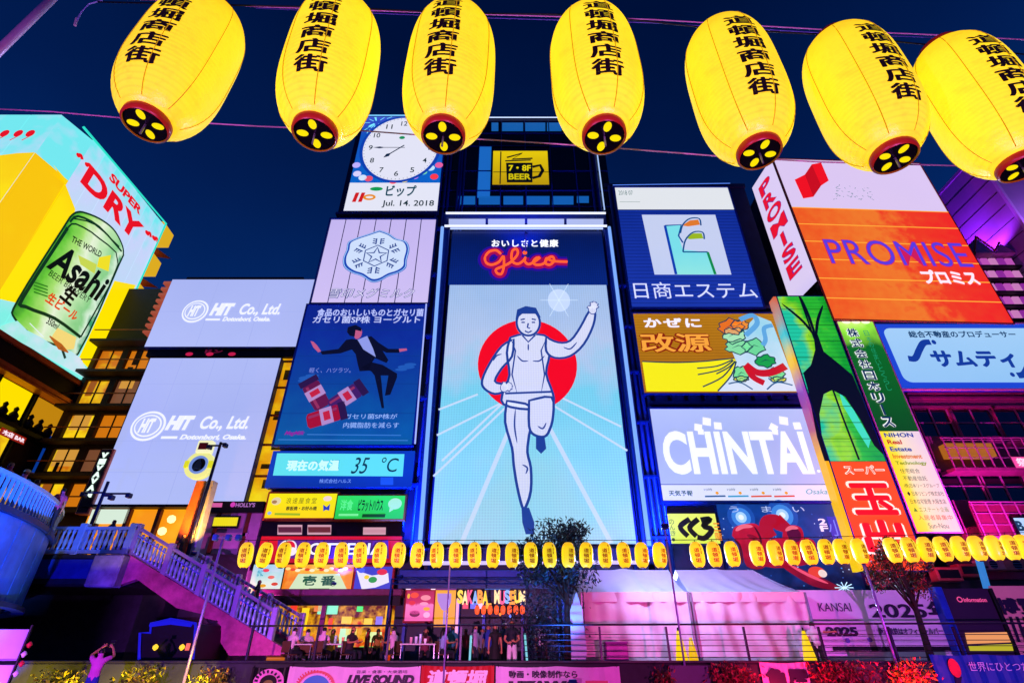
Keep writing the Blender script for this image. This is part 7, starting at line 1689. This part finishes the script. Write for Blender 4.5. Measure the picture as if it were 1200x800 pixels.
# =================================================================== trees and shrubs
def leaf_mesh(name, pts, size, m, parent, seed, flat=.4, long_=1.8):
    rg = random.Random(seed); V, Fc = [], []
    for p_ in pts:
        a = rg.uniform(0, 2 * math.pi); b = rg.uniform(-1.2, 1.2); u = Vector((math.cos(a) * math.cos(b), math.sin(a) * math.cos(b), math.sin(b))); w_ = u.cross(Vector((rg.uniform(-1, 1), rg.uniform(-1, 1), rg.uniform(-1, 1)))).normalized(); s_ = size * rg.uniform(.6, 1.3)
        n = len(V); V += [p_, p_ + u * s_ * .5 * long_ + w_ * s_ * .3, p_ + u * s_ * long_, p_ + u * s_ * .5 * long_ - w_ * s_ * .3]; Fc += [(n, n + 1, n + 2), (n, n + 2, n + 3)]
    me = MB(); me.v = V; me.f = Fc; return me.build(name, m, parent)
def tree(label, x, y, z0, trunk_h, cc, cr, cols, nleaf, leaf, seed, name='terrace_tree'):
    t_ = thing(name, label, 'tree', (x, y, z0)); rg = random.Random(seed); bark = mat('bark', '#2a1c1a', .8, 0, .3, 4, .5)
    top = Vector((x + .08, y, z0 + trunk_h)); cc = Vector(cc)
    MB().tube([(x, y, z0), (x + .04, y + .02, z0 + trunk_h * .5), top, cc + Vector((0, 0, cr[2] * .4))], [.14, .11, .09, .03], 10).build('trunk', bark, t_, smooth=True)
    clumps = []
    for k in range(22):
        a = rg.uniform(0, 2 * math.pi); ph_ = math.acos(rg.uniform(-.85, 1)); r_ = rg.uniform(.45, .95); c = cc + Vector((cr[0] * r_ * math.sin(ph_) * math.cos(a), cr[1] * r_ * math.sin(ph_) * math.sin(a), cr[2] * r_ * math.cos(ph_))); clumps.append((c, rg.uniform(.22, .42) * cr[0]))
        if k < 12: MB().tube([top + Vector((0, 0, -.2 + .05 * k)), (top + c) / 2 + Vector((0, 0, .1)), c], [.045, .03, .01], 6).build('limb', bark, t_, smooth=True)
    for ci, m in enumerate(cols):
        pts = []
        for k in range(nleaf // len(cols)):
            c, r_ = clumps[(k * len(cols) + ci + rg.randrange(3)) % len(clumps)]; v = Vector((rg.gauss(0, 1), rg.gauss(0, 1), rg.gauss(0, 1))).normalized() * r_ * rg.random() ** .4; pts.append(c + v)
        leaf_mesh('crown', pts, leaf, m, t_, seed + ci)
    return t_
def leafm(h): return mat('leaf_' + h, h, .5, 0, .35, 3, 0, .5)
p = at(668, 700, 20.9)
tree('dark leafy tree standing before the runner screen at the left end of the tents', p.x - .2, 20.9, 0, 2.3, (at(655, 655, 20.9).x, 20.9, 4.0), (1.5, 1.1, 1.35), [leafm('#0f2a3a'), leafm('#1c4a5c'), leafm('#0a1c24')], 5200, .10, 21)
# lower drooping fronds of the same kind of tree
t_ = thing('drooping_shrub', 'dark drooping leafy plant under the dark tree beside the restaurant windows', 'shrub', (p.x - .9, 21.3, 0)); rg = random.Random(2)
leaf_mesh('foliage', [Vector((p.x - .9 + rg.gauss(0, .55), 21.3 + rg.gauss(0, .35), abs(rg.gauss(1.6, .7)))) for _ in range(1500)], .10, leafm('#0c2638'), t_, 5); MB().tube([(p.x - .9, 21.3, 0), (p.x - .85, 21.3, 1.8)], [.05, .02], 6).build('stem', mat('bark', '#2a1c1a', .8), t_)
q = at(1050, 655, 20.6)
tr = tree('tree with red and multicoloured leaves around the pale violet pole before the hoarding', q.x, 20.6, 0, 2.0, (q.x + .05, 20.6, 3.35), (1.15, .8, 1.15), [leafm('#7a1c2c'), leafm('#2c4a1c'), leafm('#14303a'), leafm('#a83a3a')], 3600, .08, 33)
def shrub(label, px0, px1, z0, z1, cols, n, seed, y=19.0, name='planted_shrub', cat='shrub', group=None):
    x0, x1 = at(px0, 790, y).x, at(px1, 790, y).x; t_ = thing(name, label, cat, ((x0 + x1) / 2, y, z0), 0, group); rg = random.Random(seed)
    for ci, m in enumerate(cols):
        pts = [Vector(((x0 + x1) / 2 + (x1 - x0) / 2 * max(-1, min(1, rg.gauss(0, .45))), y + rg.gauss(0, .18), z0 + (z1 - z0) * rg.random() ** .7 * (1 - .35 * rg.random()))) for _ in range(n // len(cols))]
        leaf_mesh('foliage', pts, .09, m, t_, seed + ci, long_=1.6)
    for k in range(5): x = x0 + (x1 - x0) * (k + .5) / 5; MB().tube([(x, y, z0 - .2), (x + .05, y, (z0 + z1) / 2)], [.02, .008], 5).build('stem', mat('bark', '#2a1c1a', .8), t_)
REDL = [leafm('#a01c34'), leafm('#c83048'), leafm('#5a1020')]; YELL = [leafm('#8a8a18'), leafm('#b0a020'), leafm('#4a5010')]
shrub('red lit leafy shrub left of the small lilac banner', 828, 890, -.5, .52, REDL, 900, 51); shrub('red lit leafy shrub right of the small lilac banner', 950, 1030, -.5, .56, REDL, 1100, 52); shrub('red and yellow lit shrub left of the deep blue banner', 1040, 1094, -.5, .58, REDL[:1] + YELL[:2] + REDL[1:2], 900, 53); shrub('small dim red shrub right of the centre lilac banner', 763, 790, -.5, .42, REDL[:1] + REDL[2:], 260, 54)
shrub('yellow lit bush at the lower left beside the lavender board', 48, 98, -.75, .35, YELL, 800, 61, 18.8, 'lit_bush', 'bush'); shrub('yellow lit bush behind the person with the phone', 140, 188, -.75, .42, YELL, 800, 62, 18.8, 'lit_bush', 'bush'); shrub('yellow lit bush left of the ring lettered dark banner', 226, 272, -.75, .38, YELL, 800, 63, 18.8, 'lit_bush', 'bush')
MB().box((at(785, 790, 19.3).x, 19.2, -.6), (at(830, 790, 19.3).x, 19.38, .4)).build('x', mat('panel_purple', '#2a1450', .5), thing('purple_side_panel', 'dark purple panel between the centre banner and the red shrubs', 'panel', (5, 19.3, -.6))).name = 'board'
x = put(722, 20.8); t_ = thing('magenta_box', 'magenta square crate standing behind the railing before the left tent', 'crate', (x, 20.8, 0)); MB().bbox((x - .35, 20.6, 0), (x + .4, 21.2, 1.02), .03).build('crate_body', mat('box_magenta', '#c050c0', .5), t_); MB().bbox((x - .37, 20.58, 1.02), (x + .42, 21.22, 1.08), .02).build('crate_lid', mat('box_magenta2', '#a040b0', .5), t_)
for px_, lb, py0, py1 in ((552, 'pale cyan light stick leaning left behind the railing', 744, 775), (615, 'pale cyan light stick leaning right beside the man in white trousers', 742, 775)):
    a, b = at(px_, py0, 20.2), at(px_ + (-2 if px_ < 600 else 4), py1, 20.2); o = thing('light_stick', lb, 'light', (b.x, 20.2, 0), 0, 'light sticks behind the railing'); MB().tube([a, (b.x, 20.2, 0.05)], .035, 8).build('tube', E('#80d8e8', .9), o, smooth=True); MB().lathe([(.08, 0), (.08, .05)], (b.x, 20.2, 0), 10).build('foot', DARK, o)
q = at(672, 735, 20.4); t_ = thing('white_surf_banner', 'tall pale blue white feather banner at the corner of the left tent', 'banner', (q.x, 20.5, 0))
MB().prism([(q.x - .15, .05), (q.x + .28, .05), (q.x + .42, .8), (q.x + .34, 2.1), (q.x + .18, 2.6), (q.x - .08, 2.0), (q.x - .1, .9)], 20.48, 20.52).build('sail', mat('sail_white', '#c0ccf4', .6, 0, .1), t_); MB().tube([(q.x + .36, 20.55, 0), (q.x + .42, 20.55, 2.7)], .02, 6).build('mast', DARK, t_)

# =================================================================== coloured floodlights of the place, and added fill lights
n_l = 0
def flood(label, loc, target, color, power, size=70, radius=.2):
    t_ = lamp_spot(loc, target, color, power, R(size), .7, radius); t_['label'] = label; t_['category'] = 'floodlight'; t_['group'] = 'coloured floodlights'
BL, MG, VI = '#1a4aff', '#ff28c8', '#9a30ff'
flood('blue floodlight under the left stack of boards pointing up', (-9.0, 29.0, 3.85), (-7.5, 30.5, 14), BL, 5400, 110)
flood('blue floodlight left of the giant screen pointing up', (-5.6, 28.4, 4.1), (-5.2, 30.5, 16), BL, 10400, 90)
flood('blue floodlight right of the giant screen pointing up', (7.6, 28.4, 4.1), (7.4, 30.5, 16), BL, 10400, 90)
flood('blue floodlight high under the dark glass storeys', (1, 28.0, 26.5), (0.5, 31, 33), BL, 2700, 120)
flood('blue floodlight lighting the round balcony from the water', (-9.5, 9.0, -1.6), (-19.5, 16.5, 4.4), '#2a70ff', 26000, 50)
flood('blue floodlight for the span behind the round balcony', (-15, 17.0, -.7), (-19, 24, 4.2), '#3a30ff', 2520, 50)
flood('rose floodlight on the plum building', (17.5, 25.5, 4.0), (21, 30.5, 10), '#ff2a90', 7200, 100)
flood('magenta floodlight for the plum balconies', (25, 26.0, 4.2), (25, 30.5, 12), '#d030e0', 7200, 100)
flood('purple floodlight on the plum roof washing the plain tower', (36.8, 33.5, 27.4), (38.5, 36, 33), '#a020ff', 3800, 140)
flood('second purple floodlight, near the tower corner', (37.2, 31.6, 27.6), (38.5, 31.2, 33), '#b030ff', 1600, 130)
flood('pale violet floodlight before the front face of the plain tower', (41, 27.4, 25.0), (41, 29.2, 33), '#c070ff', 5000, 120)
flood('red lamp below the right shrubs', (11.8, 18.0, -.7), (12.2, 19.0, .5), '#ff2040', 540, 120, .1)
flood('red lamp below the shrub beside the centre banner', (8.2, 18.0, -.7), (8.3, 19.0, .5), '#ff2040', 540, 120, .1)
flood('yellow lamp under the lower left bush', (-15.2, 17.9, -.75), (-15.4, 18.8, .2), '#ffd800', 490, 120, .1)
flood('yellow lamp under the bush behind the person with the phone', (-12.2, 17.9, -.75), (-12.4, 18.8, .2), '#ffd800', 490, 120, .1)
flood('yellow lamp under the bush left of the dark banner', (-9.6, 17.9, -.75), (-9.8, 18.8, .2), '#ffd800', 490, 120, .1)
flood('pale blue floodlight on the tree before the screen', (1.8, 18.6, .0), (1.6, 20.9, 4.2), '#3a90ff', 1300, 70, .1)
flood('amber floodlight on the emblem column', (-14.5, 25.4, 4.7), (-15.6, 26.5, 8.5), '#ff9a20', 2600, 90, .1)
flood('mauve floodlight on the mauve building', (-12.4, 28.0, 1.0), (-14, 30.3, 4), '#ff60e0', 1980, 90, .1)
flood('pink floodlight on the near bank aimed at the marquees', (7.5, -2.4, -.2), (7.2, 22, -.3), '#ff48b8', 15000, 34, .3)
flood('lilac floodlight on the near bank aimed at the hoarding', (15, -2.4, -.2), (16.5, 23.5, -.6), '#d468ff', 14000, 36, .3)
flood('pink floodlight on the near bank aimed at the diners', (-4, -2.4, -.2), (-4, 21, -1.0), '#ff8ad8', 22000, 36, .3)
flood('violet floodlight on the near bank aimed at the stairs', (-9, -2.4, -.2), (-12.6, 24, 1.8), '#c858ff', 21000, 24, .3)
flood('added pale blue fill light on the truss behind the left marquee', (5.0, 28.4, 4.1), (6.0, 24.0, 3.2), '#b8c8ff', 6000, 125, .2)  # fill lamp added to brighten the marquee roof, which the screens light
flood('added pale blue fill light on the truss behind the right marquee', (9.6, 28.4, 4.1), (9.3, 24.0, 3.2), '#b8c8ff', 6000, 125, .2)  # added fill, makes up for weak screen light on this roof
flood('added pale blue fill light on the dark violet pole between the marquees', (at(801, 770, YL).x, 19.25, 4.55), (7.0, 23.2, 3.0), '#b0bcff', 1300, 125, .2)  # added lamp, lifts both marquee roofs from the river side
flood('violet floodlight under the lavender board', (-12.9, 14.0, -1.0), (-14.8, 15.9, .5), '#d080ff', 420, 110, .1)
flood('added pink fill light aimed up at the big lanterns and cables', (1.5, -1.6, -.8), (1.2, 2.2, 3.6), '#ff80ff', 800, 120, .1)  # added fill; the pale lantern rims really come from the billboards
flood('second added pink fill light aimed up at the lanterns', (-3.5, -1.6, -.8), (-1.2, 2.4, 3.6), '#ff80ff', 800, 120, .1)  # added likewise, brightens the left lanterns and the cables
for o in list(bpy.data.objects):
    if o.type == 'EMPTY' and not o.children and o.parent is None: bpy.data.objects.remove(o)
